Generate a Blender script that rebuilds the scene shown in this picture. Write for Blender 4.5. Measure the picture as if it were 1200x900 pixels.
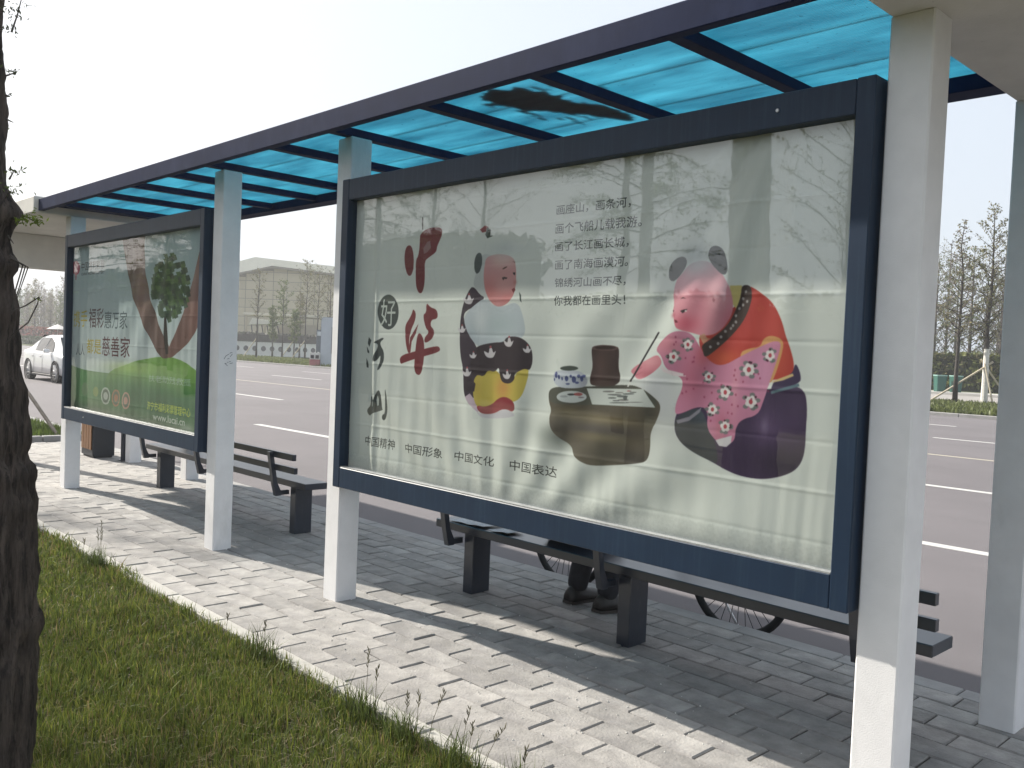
import bpy, bmesh, math, random
import numpy as np
from mathutils import Vector, Matrix
PI = math.pi
for o_ in list(bpy.data.objects):
    bpy.data.objects.remove(o_)
scene = bpy.context.scene
C = scene.collection

# ---------------------------------------------------------------- camera
FPX, YAW, PITCH, ROLL = 1.0496, -0.8064, -0.0348, 0.0416
def cam_axes():
    cy, sy, cp, sp = math.cos(YAW), math.sin(YAW), math.cos(PITCH), math.sin(PITCH)
    f = Vector((sy*cp, cy*cp, sp)); r = Vector((cy, -sy, 0)); u = r.cross(f)
    cr, sr = math.cos(ROLL), math.sin(ROLL)
    return r*cr + u*sr, r*(-sr) + u*cr, f
CR, CU, CF = cam_axes()
cam = bpy.data.cameras.new('camera')
cam.sensor_width = 36; cam.lens = 36*FPX*1000/1200; cam.clip_start = 0.05; cam.clip_end = 4000
camo = bpy.data.objects.new('camera', cam); C.objects.link(camo)
m = Matrix.Identity(4)
for i in range(3):
    m[i][0] = CR[i]; m[i][1] = CU[i]; m[i][2] = -CF[i]
m[0][3], m[1][3], m[2][3] = 0, 0, 1.5
camo.matrix_world = m
scene.camera = camo

def px(p):      # photo pixel of a point (used only to pick which repeats are in view)
    d = Vector(p) - Vector((0, 0, 1.5)); z = d.dot(CF)
    if z <= .05: return None
    return 600 + 1049.6*d.dot(CR)/z, 450 - 1049.6*d.dot(CU)/z, z

# ---------------------------------------------------------------- light
SUNV = Vector((-1.325, -0.335, 1.0)).normalized()
world = bpy.data.worlds.new('World'); scene.world = world; world.use_nodes = True
nt = world.node_tree; bg = nt.nodes['Background']
sky = nt.nodes.new('ShaderNodeTexSky'); sky.sky_type = 'NISHITA'; sky.sun_disc = False
sky.sun_elevation = math.asin(SUNV.z); sky.sun_rotation = math.atan2(SUNV.x, SUNV.y)
sky.air_density = 1.0; sky.dust_density = 6.0; sky.ozone_density = 1.0; sky.altitude = 50
mixw = nt.nodes.new('ShaderNodeMix'); mixw.data_type = 'RGBA'; mixw.inputs[0].default_value = 0.55
nt.links.new(sky.outputs[0], mixw.inputs[6]); mixw.inputs[7].default_value = (12.0, 13.1, 14.4, 1)   # thin bright overcast veil
nt.links.new(mixw.outputs[2], bg.inputs[0]); bg.inputs[1].default_value = 0.056
sun = bpy.data.lights.new('sun', 'SUN'); sun.energy = 5.0; sun.angle = math.radians(0.8); sun.color = (1.0, 0.94, 0.84)
suno = bpy.data.objects.new('sun', sun); C.objects.link(suno)
suno.rotation_euler = SUNV.to_track_quat('Z', 'Y').to_euler(); suno.location = (-20, -5, 20)
scene.view_settings.view_transform = 'Standard'; scene.view_settings.look = 'None'
scene.view_settings.gamma = 1; scene.view_settings.use_curve_mapping = False
scene.view_settings.exposure = 0.88
scene.render.engine = 'CYCLES'
scene.cycles.max_bounces = 8; scene.cycles.transparent_max_bounces = 16
scene.cycles.caustics_reflective = False; scene.cycles.caustics_refractive = False

# ---------------------------------------------------------------- materials
def s2l(c):
    return tuple(((x/255)/12.92 if x/255 <= .04045 else ((x/255+.055)/1.055)**2.4) for x in c)
def N(nt, t, **kw):
    n = nt.nodes.new(t)
    for k, v in kw.items(): setattr(n, k, v)
    return n
def mat(name, col, rough=.6, var=.12, scale=8, bump=0, bscale=60, metal=0, spec=.5, rnd=0, stretch=None,
        col2=None, thr=(.35, .65), coat=0, detail=6):
    M = bpy.data.materials.new(name); M.use_nodes = True; t = M.node_tree; b = t.nodes['Principled BSDF']; L = t.links.new
    b.inputs['Roughness'].default_value = rough; b.inputs['Metallic'].default_value = metal
    b.inputs['Specular IOR Level'].default_value = spec
    b.inputs['Coat Weight'].default_value = coat
    tc = N(t, 'ShaderNodeTexCoord'); src = tc.outputs['Object']
    mp = N(t, 'ShaderNodeMapping'); L(src, mp.inputs[0])
    if stretch: mp.inputs['Scale'].default_value = stretch
    oi = N(t, 'ShaderNodeObjectInfo')
    if rnd:
        ad = N(t, 'ShaderNodeVectorMath', operation='ADD'); mu = N(t, 'ShaderNodeMath', operation='MULTIPLY')
        L(oi.outputs['Random'], mu.inputs[0]); mu.inputs[1].default_value = 37
        L(mp.outputs[0], ad.inputs[0]); L(mu.outputs[0], ad.inputs[1]); vec = ad.outputs[0]
    else: vec = mp.outputs[0]
    n1 = N(t, 'ShaderNodeTexNoise'); n1.inputs['Scale'].default_value = scale; n1.inputs['Detail'].default_value = detail; n1.inputs['Roughness'].default_value = .65
    L(vec, n1.inputs['Vector'])
    r = N(t, 'ShaderNodeValToRGB'); L(n1.outputs[0], r.inputs[0])
    e = r.color_ramp.elements; e[0].position, e[1].position = thr
    lo = tuple(max(0, x*(1-var)) for x in col); hi = tuple(min(1, x*(1+var)) for x in col)
    if col2: lo, hi = col, col2
    e[0].color = (*lo, 1); e[1].color = (*hi, 1)
    out = r.outputs[0]
    if rnd:
        mr = N(t, 'ShaderNodeMapRange'); L(oi.outputs['Random'], mr.inputs[0]); mr.inputs[3].default_value = 1-rnd; mr.inputs[4].default_value = 1+rnd
        vm = N(t, 'ShaderNodeVectorMath', operation='SCALE'); L(out, vm.inputs[0]); L(mr.outputs[0], vm.inputs['Scale']); out = vm.outputs[0]
    L(out, b.inputs['Base Color'])
    if bump:
        n2 = N(t, 'ShaderNodeTexNoise'); n2.inputs['Scale'].default_value = bscale; n2.inputs['Detail'].default_value = 5
        L(vec, n2.inputs['Vector'])
        bp = N(t, 'ShaderNodeBump'); bp.inputs['Strength'].default_value = bump; bp.inputs['Distance'].default_value = .01
        L(n2.outputs[0], bp.inputs['Height']); L(bp.outputs[0], b.inputs['Normal'])
    M['_out'] = 1
    return M
def overlay(M, col, scale, thr, vec_scale=(1, 1, 1), amount=1.0, space='Object', detail=8):
    """a layer of stains / dirt with a shape of their own on the base colour"""
    t = M.node_tree; b = t.nodes['Principled BSDF']; L = t.links.new
    src = b.inputs['Base Color'].links[0].from_socket
    tc = N(t, 'ShaderNodeTexCoord'); mp = N(t, 'ShaderNodeMapping'); mp.inputs['Scale'].default_value = vec_scale
    L(tc.outputs[space], mp.inputs[0])
    n = N(t, 'ShaderNodeTexNoise'); n.inputs['Scale'].default_value = scale; n.inputs['Detail'].default_value = detail; n.inputs['Roughness'].default_value = .7
    L(mp.outputs[0], n.inputs['Vector'])
    r = N(t, 'ShaderNodeMapRange'); L(n.outputs[0], r.inputs[0]); r.inputs[1].default_value = thr[0]; r.inputs[2].default_value = thr[1]
    r.inputs[3].default_value = 0; r.inputs[4].default_value = amount
    mx = N(t, 'ShaderNodeMix', data_type='RGBA'); L(r.outputs[0], mx.inputs[0]); L(src, mx.inputs[6]); mx.inputs[7].default_value = (*col, 1)
    L(mx.outputs[2], b.inputs['Base Color'])
    return M
def attr_mat(name, rough=.6, trans=0, spec=.3):
    """leaf / blade material: colour from the per-face colour of each leaf"""
    M = bpy.data.materials.new(name); M.use_nodes = True; t = M.node_tree; b = t.nodes['Principled BSDF']; L = t.links.new
    a = N(t, 'ShaderNodeAttribute', attribute_name='leafcol')
    n = N(t, 'ShaderNodeTexNoise'); n.inputs['Scale'].default_value = 3; tc = N(t, 'ShaderNodeTexCoord'); L(tc.outputs['Object'], n.inputs['Vector'])
    mr = N(t, 'ShaderNodeMapRange'); L(n.outputs[0], mr.inputs[0]); mr.inputs[3].default_value = .75; mr.inputs[4].default_value = 1.25
    vm = N(t, 'ShaderNodeVectorMath', operation='SCALE'); L(a.outputs['Color'], vm.inputs[0]); L(mr.outputs[0], vm.inputs['Scale'])
    L(vm.outputs[0], b.inputs['Base Color']); b.inputs['Roughness'].default_value = rough; b.inputs['Specular IOR Level'].default_value = spec
    if trans:
        tr = N(t, 'ShaderNodeBsdfTranslucent'); L(vm.outputs[0], tr.inputs[0]); mx = N(t, 'ShaderNodeMixShader'); mx.inputs[0].default_value = trans
        L(b.outputs[0], mx.inputs[1]); L(tr.outputs[0], mx.inputs[2]); L(mx.outputs[0], t.nodes['Material Output'].inputs['Surface'])
    return M

# ---------------------------------------------------------------- mesh helpers
class MB:
    def __init__(s): s.v = []; s.f = []; s.mi = []; s.cur = 0
    def add(s, vs, fs):
        n = len(s.v); s.v += [tuple(p) for p in vs]; s.f += [tuple(i+n for i in f) for f in fs]; s.mi += [s.cur]*len(fs); return s
    def box(s, x0, x1, y0, y1, z0, z1, c=0):
        if c <= 0:
            return s.add([(x0,y0,z0),(x1,y0,z0),(x1,y1,z0),(x0,y1,z0),(x0,y0,z1),(x1,y0,z1),(x1,y1,z1),(x0,y1,z1)],
                  [(3,2,1,0),(4,5,6,7),(0,1,5,4),(1,2,6,5),(2,3,7,6),(3,0,4,7)])
        # chamfered box: 24 verts
        X = (x0, x1); Y = (y0, y1); Z = (z0, z1); vs = []; idx = {}
        for i in (0, 1):
            for j in (0, 1):
                for k in (0, 1):
                    sx, sy, sz = (1, -1)[i]*c, (1, -1)[j]*c, (1, -1)[k]*c
                    idx[(i,j,k,0)] = len(vs); vs.append((X[i], Y[j]+sy, Z[k]+sz))
                    idx[(i,j,k,1)] = len(vs); vs.append((X[i]+sx, Y[j], Z[k]+sz))
                    idx[(i,j,k,2)] = len(vs); vs.append((X[i]+sx, Y[j]+sy, Z[k]))
        fs = []
        for i in (0, 1): fs.append([idx[(i,a,b,0)] for a, b in ((0,0),(1,0),(1,1),(0,1))][::(1 if i else -1)])
        for j in (0, 1): fs.append([idx[(a,j,b,1)] for a, b in ((0,0),(1,0),(1,1),(0,1))][::(-1 if j else 1)])
        for k in (0, 1): fs.append([idx[(a,b,k,2)] for a, b in ((0,0),(1,0),(1,1),(0,1))][::(1 if k else -1)])
        for a in (0, 1):
            for b in (0, 1):
                fs.append([idx[(a,b,0,0)], idx[(a,b,1,0)], idx[(a,b,1,1)], idx[(a,b,0,1)]])
                fs.append([idx[(a,0,b,0)], idx[(a,1,b,0)], idx[(a,1,b,2)], idx[(a,0,b,2)]])
                fs.append([idx[(0,a,b,1)], idx[(1,a,b,1)], idx[(1,a,b,2)], idx[(0,a,b,2)]])
        for k_ in [(i,j,k) for i in (0,1) for j in (0,1) for k in (0,1)]:
            fs.append([idx[(*k_,0)], idx[(*k_,1)], idx[(*k_,2)]])
        return s.add(vs, fs)
    def prism(s, pts, y0, y1):          # polygon in x,z extruded along y
        n = len(pts)
        vs = [(x, y0, z) for x, z in pts] + [(x, y1, z) for x, z in pts]
        fs = [tuple(range(n-1, -1, -1)), tuple(range(n, 2*n))] + [(i, (i+1) % n, n+(i+1) % n, n+i) for i in range(n)]
        return s.add(vs, fs)
    def tube(s, pts, rad, n=8, caps=True, squash=None):
        pts = [Vector(p) for p in pts]; k = len(pts)
        if not hasattr(rad, '__len__'): rad = [rad]*k
        ref = None; base = len(s.v); vs = []; fs = []
        for i, p in enumerate(pts):
            d = (pts[min(i+1, k-1)] - pts[max(i-1, 0)])
            d = d.normalized() if d.length > 1e-9 else Vector((0, 0, 1))
            if ref is None:
                ref = d.orthogonal().normalized()
            a = (ref - d*ref.dot(d)); a = a.normalized() if a.length > 1e-6 else d.orthogonal().normalized(); ref = a
            b = d.cross(a)
            for j in range(n):
                t = 2*PI*j/n
                vs.append(p + (a*math.cos(t) + b*math.sin(t))*rad[i])
        for i in range(k-1):
            for j in range(n):
                fs.append((i*n+j, i*n+(j+1) % n, (i+1)*n+(j+1) % n, (i+1)*n+j))
        if caps: fs += [tuple(range(n-1, -1, -1)), tuple(range((k-1)*n, k*n))]
        return s.add(vs, fs)
    def bar(s, a, b, w, h, c=0):         # square bar from a to b
        a, b = Vector(a), Vector(b); d = (b-a).normalized()
        up = Vector((0, 0, 1)) if abs(d.z) < .9 else Vector((0, 1, 0))
        x = d.cross(up).normalized(); y = x.cross(d)
        vs = [p + x*sx*w/2 + y*sy*h/2 for p in (a, b) for sx, sy in ((-1,-1),(1,-1),(1,1),(-1,1))]
        return s.add(vs, [(0,1,2,3),(7,6,5,4),(0,4,5,1),(1,5,6,2),(2,6,7,3),(3,7,4,0)])
    def lathe(s, prof, n=24, o=(0,0,0), axis='z'):
        vs = []; k = len(prof)
        for r, z in prof:
            for j in range(n):
                t = 2*PI*j/n
                p = (r*math.cos(t), r*math.sin(t), z) if axis == 'z' else (r*math.cos(t), z, r*math.sin(t))
                vs.append((p[0]+o[0], p[1]+o[1], p[2]+o[2]))
        fs = [(i*n+j, i*n+(j+1) % n, (i+1)*n+(j+1) % n, (i+1)*n+j) for i in range(k-1) for j in range(n)]
        return s.add(vs, fs)
def mesh_of(name, mb, mats, smooth=False):
    me = bpy.data.meshes.new(name); me.from_pydata(mb.v, [], mb.f); me.validate(verbose=False)
    for mm in (mats if isinstance(mats, (list, tuple)) else [mats]): me.materials.append(mm)
    if any(mb.mi) and len(mb.mi) == len(me.polygons): me.polygons.foreach_set('material_index', mb.mi)
    bm = bmesh.new(); bm.from_mesh(me); bmesh.ops.recalc_face_normals(bm, faces=bm.faces); bm.to_mesh(me); bm.free()
    if smooth: me.polygons.foreach_set('use_smooth', [True]*len(me.polygons))
    return me
def obj(name, mb, mats, parent=None, world=True, smooth=False, label=None, loc=None):
    me = mb if isinstance(mb, bpy.types.Mesh) else mesh_of(name, mb, mats, smooth)
    o = bpy.data.objects.new(name, me); C.objects.link(o)
    if parent:
        o.parent = parent
        r = parent
        while r.parent: r = r.parent
        if world and parent is r: o.location = -r.location
    if loc: o.location = loc
    if label: o['label'] = label
    return o
def tag(o, label=None, cat=None, group=None, kind=None):
    if label: o['label'] = label
    if cat: o['category'] = cat
    if group: o['group'] = group
    if kind: o['kind'] = kind
    return o
def thing(name, label, cat, loc=(0,0,0), rz=0, group=None, kind=None):
    o = bpy.data.objects.new(name, None); o.empty_display_size = .2; C.objects.link(o)
    o.location = loc; o.rotation_euler = (0, 0, rz)
    return tag(o, label, cat, group, kind)
def struct(name, mb, mats, **k): return tag(obj(name, mb, mats, **k), kind='structure')
def copy_tree(o, parent=None):
    c = o.copy(); C.objects.link(c); c.parent = parent
    for ch in o.children: copy_tree(ch, c)
    return c
def soup(name, V, F, mats, cols=None, smooth=False):
    """fast mesh from numpy arrays: F is (n,k) with k = 3 or 4"""
    me = bpy.data.meshes.new(name); n, k = F.shape
    me.vertices.add(len(V)); me.vertices.foreach_set('co', np.asarray(V, dtype=np.float32).ravel())
    me.loops.add(n*k); me.loops.foreach_set('vertex_index', F.astype(np.int32).ravel())
    me.polygons.add(n); me.polygons.foreach_set('loop_start', np.arange(0, n*k, k, dtype=np.int32))
    me.polygons.foreach_set('loop_total', np.full(n, k, dtype=np.int32))
    me.update(calc_edges=True)
    if cols is not None:
        a = me.attributes.new('leafcol', 'FLOAT_COLOR', 'POINT')
        a.data.foreach_set('color', np.concatenate([cols, np.ones((len(cols), 1))], 1).astype(np.float32).ravel())
    for mm in (mats if isinstance(mats, (list, tuple)) else [mats]): me.materials.append(mm)
    if smooth: me.polygons.foreach_set('use_smooth', [True]*n)
    return me
ART2=[
('S',(120,128,122),0.75,(-2.715,1.14),0.125,0.05),
('S',(150,152,158),0.5,(-2.132,1.289),0.211,0.123),
('S',(215,215,222),0.8,(-2.179,1.377),0.097,0.102),
('P',(98,88,74),1.0,0,[(-2.785,1.329),(-2.767,1.348),(-2.718,1.358),(-2.556,1.367),(-2.328,1.39),(-2.252,1.378),(-2.194,1.346),(-2.158,1.316),(-2.173,1.263),(-2.209,1.202),(-2.202,1.137),(-2.211,1.091),(-2.243,1.074),(-2.359,1.053),(-2.509,1.03),(-2.574,1.042),(-2.618,1.065),(-2.635,1.105),(-2.714,1.133),(-2.761,1.172),(-2.769,1.222),(-2.756,1.252),(-2.778,1.286)]),
('B',(135,118,82),0.7,(-2.44,1.235),0.187,0.021),
('B',(70,62,66),0.75,(-2.518,1.187),0.226,0.021),
('B',(125,112,80),0.7,(-2.489,1.155),0.157,0.019),
('B',(62,58,56),0.6,(-2.31,1.086),0.186,0.033),
('B',(80,70,66),0.6,(-2.697,1.17),0.077,0.049),
('B',(138,122,88),0.6,(-2.663,1.252),0.066,0.025),
('B',(70,68,60),0.5,(-2.214,1.279),0.04,0.058),
('P',(88,88,78),1.0,0,[(-2.785,1.329),(-2.767,1.348),(-2.718,1.358),(-2.556,1.367),(-2.328,1.39),(-2.252,1.378),(-2.194,1.346),(-2.172,1.315),(-2.207,1.305),(-2.552,1.288),(-2.743,1.281),(-2.778,1.293)]),
('B',(60,60,56),0.7,(-2.466,1.372),0.139,0.013),
('P',(78,56,54),1.0,0,[(-2.539,1.534),(-2.521,1.545),(-2.459,1.55),(-2.397,1.541),(-2.39,1.528),(-2.392,1.454),(-2.377,1.421),(-2.38,1.394),(-2.422,1.375),(-2.529,1.372),(-2.546,1.385),(-2.541,1.42),(-2.53,1.455),(-2.537,1.503)]),
('B',(104,78,74),0.6,(-2.489,1.463),0.031,0.075),
('B',(55,40,40),0.6,(-2.4,1.453),0.026,0.087),
('P',(104,78,76),1.0,0,[(-2.395,1.538),(-2.398,1.534),(-2.408,1.53),(-2.423,1.527),(-2.442,1.525),(-2.464,1.524),(-2.486,1.524),(-2.506,1.525),(-2.523,1.527),(-2.533,1.53),(-2.537,1.534),(-2.534,1.538),(-2.523,1.542),(-2.508,1.545),(-2.488,1.547),(-2.466,1.548),(-2.444,1.548),(-2.424,1.547),(-2.409,1.544),(-2.398,1.541)]),
('P',(62,44,44),1.0,0,[(-2.409,1.539),(-2.411,1.536),(-2.419,1.534),(-2.431,1.532),(-2.447,1.531),(-2.465,1.53),(-2.482,1.53),(-2.498,1.53),(-2.511,1.532),(-2.52,1.534),(-2.522,1.536),(-2.52,1.538),(-2.512,1.54),(-2.499,1.542),(-2.483,1.544),(-2.465,1.545),(-2.448,1.545),(-2.432,1.544),(-2.42,1.543),(-2.412,1.541)]),
('P',(196,202,216),1.0,0,[(-2.756,1.417),(-2.742,1.429),(-2.607,1.438),(-2.559,1.409),(-2.557,1.378),(-2.584,1.359),(-2.698,1.352),(-2.743,1.368),(-2.757,1.388)]),
('B',(150,150,165),0.6,(-2.576,1.384),0.037,0.028),
('P',(72,82,76),1.0,0,[(-2.608,1.444),(-2.61,1.441),(-2.617,1.438),(-2.629,1.435),(-2.644,1.433),(-2.661,1.431),(-2.678,1.431),(-2.693,1.432),(-2.706,1.434),(-2.714,1.437),(-2.717,1.44),(-2.714,1.443),(-2.706,1.446),(-2.694,1.449),(-2.679,1.451),(-2.662,1.453),(-2.645,1.453),(-2.63,1.452),(-2.618,1.45),(-2.61,1.447)]),
('P',(62,72,135),0.9,0,[(-2.729,1.41),(-2.731,1.399),(-2.738,1.394),(-2.745,1.398),(-2.748,1.409),(-2.746,1.42),(-2.739,1.425),(-2.732,1.421)]),
('P',(62,72,135),0.9,0,[(-2.712,1.401),(-2.714,1.393),(-2.72,1.39),(-2.725,1.393),(-2.728,1.401),(-2.726,1.409),(-2.721,1.412),(-2.715,1.409)]),
('P',(62,72,135),0.9,0,[(-2.695,1.395),(-2.696,1.389),(-2.7,1.386),(-2.704,1.389),(-2.706,1.395),(-2.705,1.401),(-2.701,1.403),(-2.697,1.401)]),
('P',(62,72,135),0.9,0,[(-2.662,1.397),(-2.665,1.388),(-2.673,1.383),(-2.681,1.387),(-2.685,1.396),(-2.682,1.405),(-2.674,1.409),(-2.666,1.406)]),
('P',(62,72,135),0.9,0,[(-2.641,1.408),(-2.642,1.403),(-2.648,1.401),(-2.653,1.403),(-2.656,1.408),(-2.654,1.413),(-2.649,1.415),(-2.643,1.413)]),
('P',(62,72,135),0.9,0,[(-2.618,1.395),(-2.621,1.384),(-2.63,1.379),(-2.64,1.383),(-2.644,1.394),(-2.641,1.405),(-2.632,1.41),(-2.622,1.406)]),
('P',(62,72,135),0.9,0,[(-2.594,1.411),(-2.597,1.405),(-2.603,1.402),(-2.61,1.404),(-2.613,1.41),(-2.611,1.416),(-2.604,1.418),(-2.597,1.416)]),
('P',(62,72,135),0.9,0,[(-2.579,1.401),(-2.581,1.391),(-2.587,1.387),(-2.594,1.39),(-2.597,1.4),(-2.595,1.41),(-2.589,1.414),(-2.582,1.411)]),
('P',(62,72,135),0.9,0,[(-2.565,1.412),(-2.568,1.407),(-2.575,1.405),(-2.583,1.406),(-2.587,1.411),(-2.584,1.416),(-2.576,1.418),(-2.568,1.417)]),
('P',(62,72,135),0.9,0,[(-2.652,1.374),(-2.656,1.371),(-2.665,1.369),(-2.675,1.37),(-2.679,1.373),(-2.675,1.376),(-2.665,1.377),(-2.656,1.377)]),
('P',(62,72,135),0.9,0,[(-2.602,1.382),(-2.605,1.378),(-2.613,1.376),(-2.621,1.377),(-2.625,1.381),(-2.622,1.385),(-2.614,1.387),(-2.606,1.386)]),
('P',(62,72,135),0.9,0,[(-2.744,1.389),(-2.745,1.384),(-2.749,1.382),(-2.752,1.384),(-2.754,1.389),(-2.753,1.394),(-2.75,1.396),(-2.746,1.394)]),
('P',(198,204,206),1.0,0,[(-2.559,1.323),(-2.566,1.311),(-2.589,1.301),(-2.622,1.293),(-2.66,1.291),(-2.695,1.293),(-2.72,1.301),(-2.73,1.312),(-2.722,1.325),(-2.698,1.336),(-2.663,1.343),(-2.625,1.345),(-2.591,1.342),(-2.567,1.334)]),
('P',(60,62,66),1.0,0,[(-2.621,1.33),(-2.622,1.329),(-2.625,1.327),(-2.63,1.326),(-2.636,1.325),(-2.643,1.324),(-2.65,1.324),(-2.657,1.324),(-2.662,1.325),(-2.665,1.326),(-2.666,1.327),(-2.665,1.329),(-2.662,1.33),(-2.657,1.331),(-2.651,1.332),(-2.644,1.333),(-2.637,1.333),(-2.63,1.333),(-2.625,1.332),(-2.622,1.331)]),
('P',(170,60,60),0.8,0,[(-2.581,1.333),(-2.582,1.331),(-2.586,1.329),(-2.591,1.327),(-2.598,1.325),(-2.605,1.325),(-2.613,1.325),(-2.62,1.325),(-2.625,1.326),(-2.629,1.328),(-2.63,1.33),(-2.629,1.332),(-2.626,1.335),(-2.62,1.336),(-2.614,1.338),(-2.606,1.339),(-2.599,1.339),(-2.592,1.338),(-2.586,1.337),(-2.583,1.335)]),
('P',(150,155,160),0.7,0,[(-2.663,1.319),(-2.664,1.317),(-2.667,1.316),(-2.672,1.314),(-2.679,1.313),(-2.686,1.312),(-2.693,1.312),(-2.699,1.312),(-2.705,1.313),(-2.708,1.314),(-2.709,1.316),(-2.708,1.317),(-2.705,1.319),(-2.7,1.321),(-2.693,1.322),(-2.686,1.322),(-2.679,1.323),(-2.673,1.322),(-2.668,1.321),(-2.664,1.32)]),
('P',(120,100,110),0.7,0,[(-2.572,1.32),(-2.573,1.319),(-2.575,1.318),(-2.579,1.317),(-2.584,1.316),(-2.589,1.315),(-2.594,1.315),(-2.599,1.315),(-2.602,1.316),(-2.605,1.317),(-2.606,1.318),(-2.605,1.319),(-2.603,1.32),(-2.599,1.321),(-2.594,1.322),(-2.589,1.322),(-2.584,1.322),(-2.579,1.322),(-2.576,1.322),(-2.573,1.321)]),
('P',(204,210,206),1.0,0,[(-2.561,1.36),(-2.248,1.375),(-2.187,1.304),(-2.529,1.293)]),
('P',(110,105,105),0.8,0,[(-2.403,1.356),(-2.411,1.353),(-2.432,1.35),(-2.456,1.349),(-2.471,1.35),(-2.472,1.353),(-2.456,1.356),(-2.432,1.358),(-2.412,1.358)]),
('P',(78,82,84),0.8,0,[(-2.359,1.345),(-2.369,1.342),(-2.395,1.339),(-2.424,1.338),(-2.444,1.339),(-2.444,1.341),(-2.424,1.344),(-2.395,1.346),(-2.37,1.346)]),
('P',(78,82,84),0.8,0,[(-2.325,1.34),(-2.333,1.337),(-2.353,1.334),(-2.376,1.333),(-2.391,1.335),(-2.391,1.338),(-2.376,1.341),(-2.353,1.343),(-2.333,1.343)]),
('P',(110,105,105),0.8,0,[(-2.351,1.354),(-2.357,1.352),(-2.372,1.35),(-2.39,1.349),(-2.401,1.35),(-2.401,1.352),(-2.39,1.354),(-2.373,1.355),(-2.358,1.355)]),
('P',(78,82,84),0.8,0,[(-2.292,1.352),(-2.3,1.35),(-2.32,1.348),(-2.342,1.346),(-2.358,1.347),(-2.358,1.35),(-2.343,1.352),(-2.32,1.354),(-2.3,1.354)]),
('P',(78,82,84),0.8,0,[(-2.389,1.33),(-2.395,1.327),(-2.41,1.325),(-2.428,1.324),(-2.439,1.325),(-2.44,1.328),(-2.428,1.33),(-2.41,1.332),(-2.395,1.331)]),
('P',(110,105,105),0.8,0,[(-2.32,1.326),(-2.328,1.322),(-2.348,1.32),(-2.371,1.319),(-2.386,1.32),(-2.386,1.322),(-2.371,1.326),(-2.348,1.328),(-2.328,1.328)]),
('P',(78,82,84),0.8,0,[(-2.315,1.315),(-2.329,1.312),(-2.364,1.309),(-2.405,1.306),(-2.432,1.306),(-2.432,1.307),(-2.405,1.311),(-2.364,1.314),(-2.329,1.315)]),
('P',(78,82,84),0.8,0,[(-2.28,1.36),(-2.285,1.358),(-2.297,1.356),(-2.311,1.356),(-2.321,1.356),(-2.321,1.358),(-2.312,1.36),(-2.297,1.361),(-2.285,1.361)]),
('P',(110,105,105),0.8,0,[(-2.241,1.322),(-2.252,1.32),(-2.281,1.317),(-2.315,1.315),(-2.337,1.314),(-2.338,1.316),(-2.315,1.318),(-2.282,1.321),(-2.252,1.322)]),
('P',(78,82,84),0.8,0,[(-2.33,1.334),(-2.332,1.327),(-2.339,1.324),(-2.347,1.324),(-2.353,1.329),(-2.353,1.335),(-2.348,1.34),(-2.34,1.342),(-2.333,1.339)]),
('P',(78,82,84),0.8,0,[(-2.371,1.319),(-2.376,1.317),(-2.388,1.316),(-2.403,1.315),(-2.413,1.316),(-2.413,1.318),(-2.403,1.32),(-2.389,1.321),(-2.376,1.321)]),
('P',(110,105,105),0.8,0,[(-2.31,1.363),(-2.313,1.361),(-2.32,1.36),(-2.328,1.36),(-2.333,1.361),(-2.333,1.363),(-2.328,1.364),(-2.32,1.365),(-2.313,1.365)]),
('P',(190,90,90),0.7,0,[(-2.316,1.363),(-2.317,1.362),(-2.318,1.361),(-2.32,1.361),(-2.323,1.36),(-2.326,1.36),(-2.329,1.36),(-2.332,1.36),(-2.335,1.36),(-2.336,1.361),(-2.337,1.362),(-2.336,1.363),(-2.335,1.363),(-2.332,1.364),(-2.33,1.365),(-2.327,1.365),(-2.323,1.365),(-2.321,1.365),(-2.318,1.364),(-2.317,1.364)]),
('P',(196,200,200),1.0,0,[(-3.258,1.985),(-3.298,1.918),(-3.315,1.861),(-3.327,1.821),(-3.272,1.779),(-3.183,1.721),(-3.122,1.821),(-3.145,1.934)]),
('P',(62,48,64),1.0,0,[(-3.327,1.821),(-3.36,1.792),(-3.393,1.734),(-3.41,1.652),(-3.41,1.57),(-3.399,1.476),(-3.369,1.406),(-3.364,1.312),(-3.35,1.272),(-3.318,1.239),(-3.26,1.295),(-3.254,1.48),(-3.292,1.531),(-3.359,1.617),(-3.389,1.664),(-3.373,1.699),(-3.269,1.727),(-3.236,1.761),(-3.271,1.773)]),
('P',(192,202,212),1.0,0,[(-3.233,1.765),(-3.338,1.71),(-3.389,1.664),(-3.357,1.594),(-3.292,1.531),(-3.238,1.515),(-3.041,1.548),(-2.939,1.577),(-2.96,1.664),(-3.004,1.741),(-3.099,1.714),(-3.183,1.721)]),
('B',(150,165,178),0.5,(-3.312,1.571),0.07,0.069),
('B',(165,185,190),0.5,(-3.127,1.63),0.145,0.067),
('B',(222,226,230),0.6,(-3.264,1.652),0.052,0.08),
('P',(200,175,195),1.0,0,[(-3.35,1.272),(-3.312,1.292),(-3.257,1.249),(-3.245,1.201),(-3.318,1.239)]),
('P',(214,190,72),1.0,0,[(-3.291,1.375),(-3.231,1.395),(-3.148,1.421),(-3.096,1.384),(-3.014,1.371),(-2.97,1.428),(-2.908,1.434),(-2.926,1.359),(-2.954,1.292),(-3.008,1.266),(-3.09,1.283),(-3.154,1.239),(-3.237,1.21),(-3.29,1.27)]),
('B',(222,140,70),0.7,(-3.084,1.328),0.056,0.055),
('B',(180,150,50),0.5,(-3.261,1.318),0.034,0.08),
('P',(158,46,56),1.0,0,[(-3.269,1.239),(-3.187,1.231),(-3.091,1.297),(-2.995,1.278),(-2.989,1.221),(-3.07,1.233),(-3.151,1.202),(-3.233,1.198)]),
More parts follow.
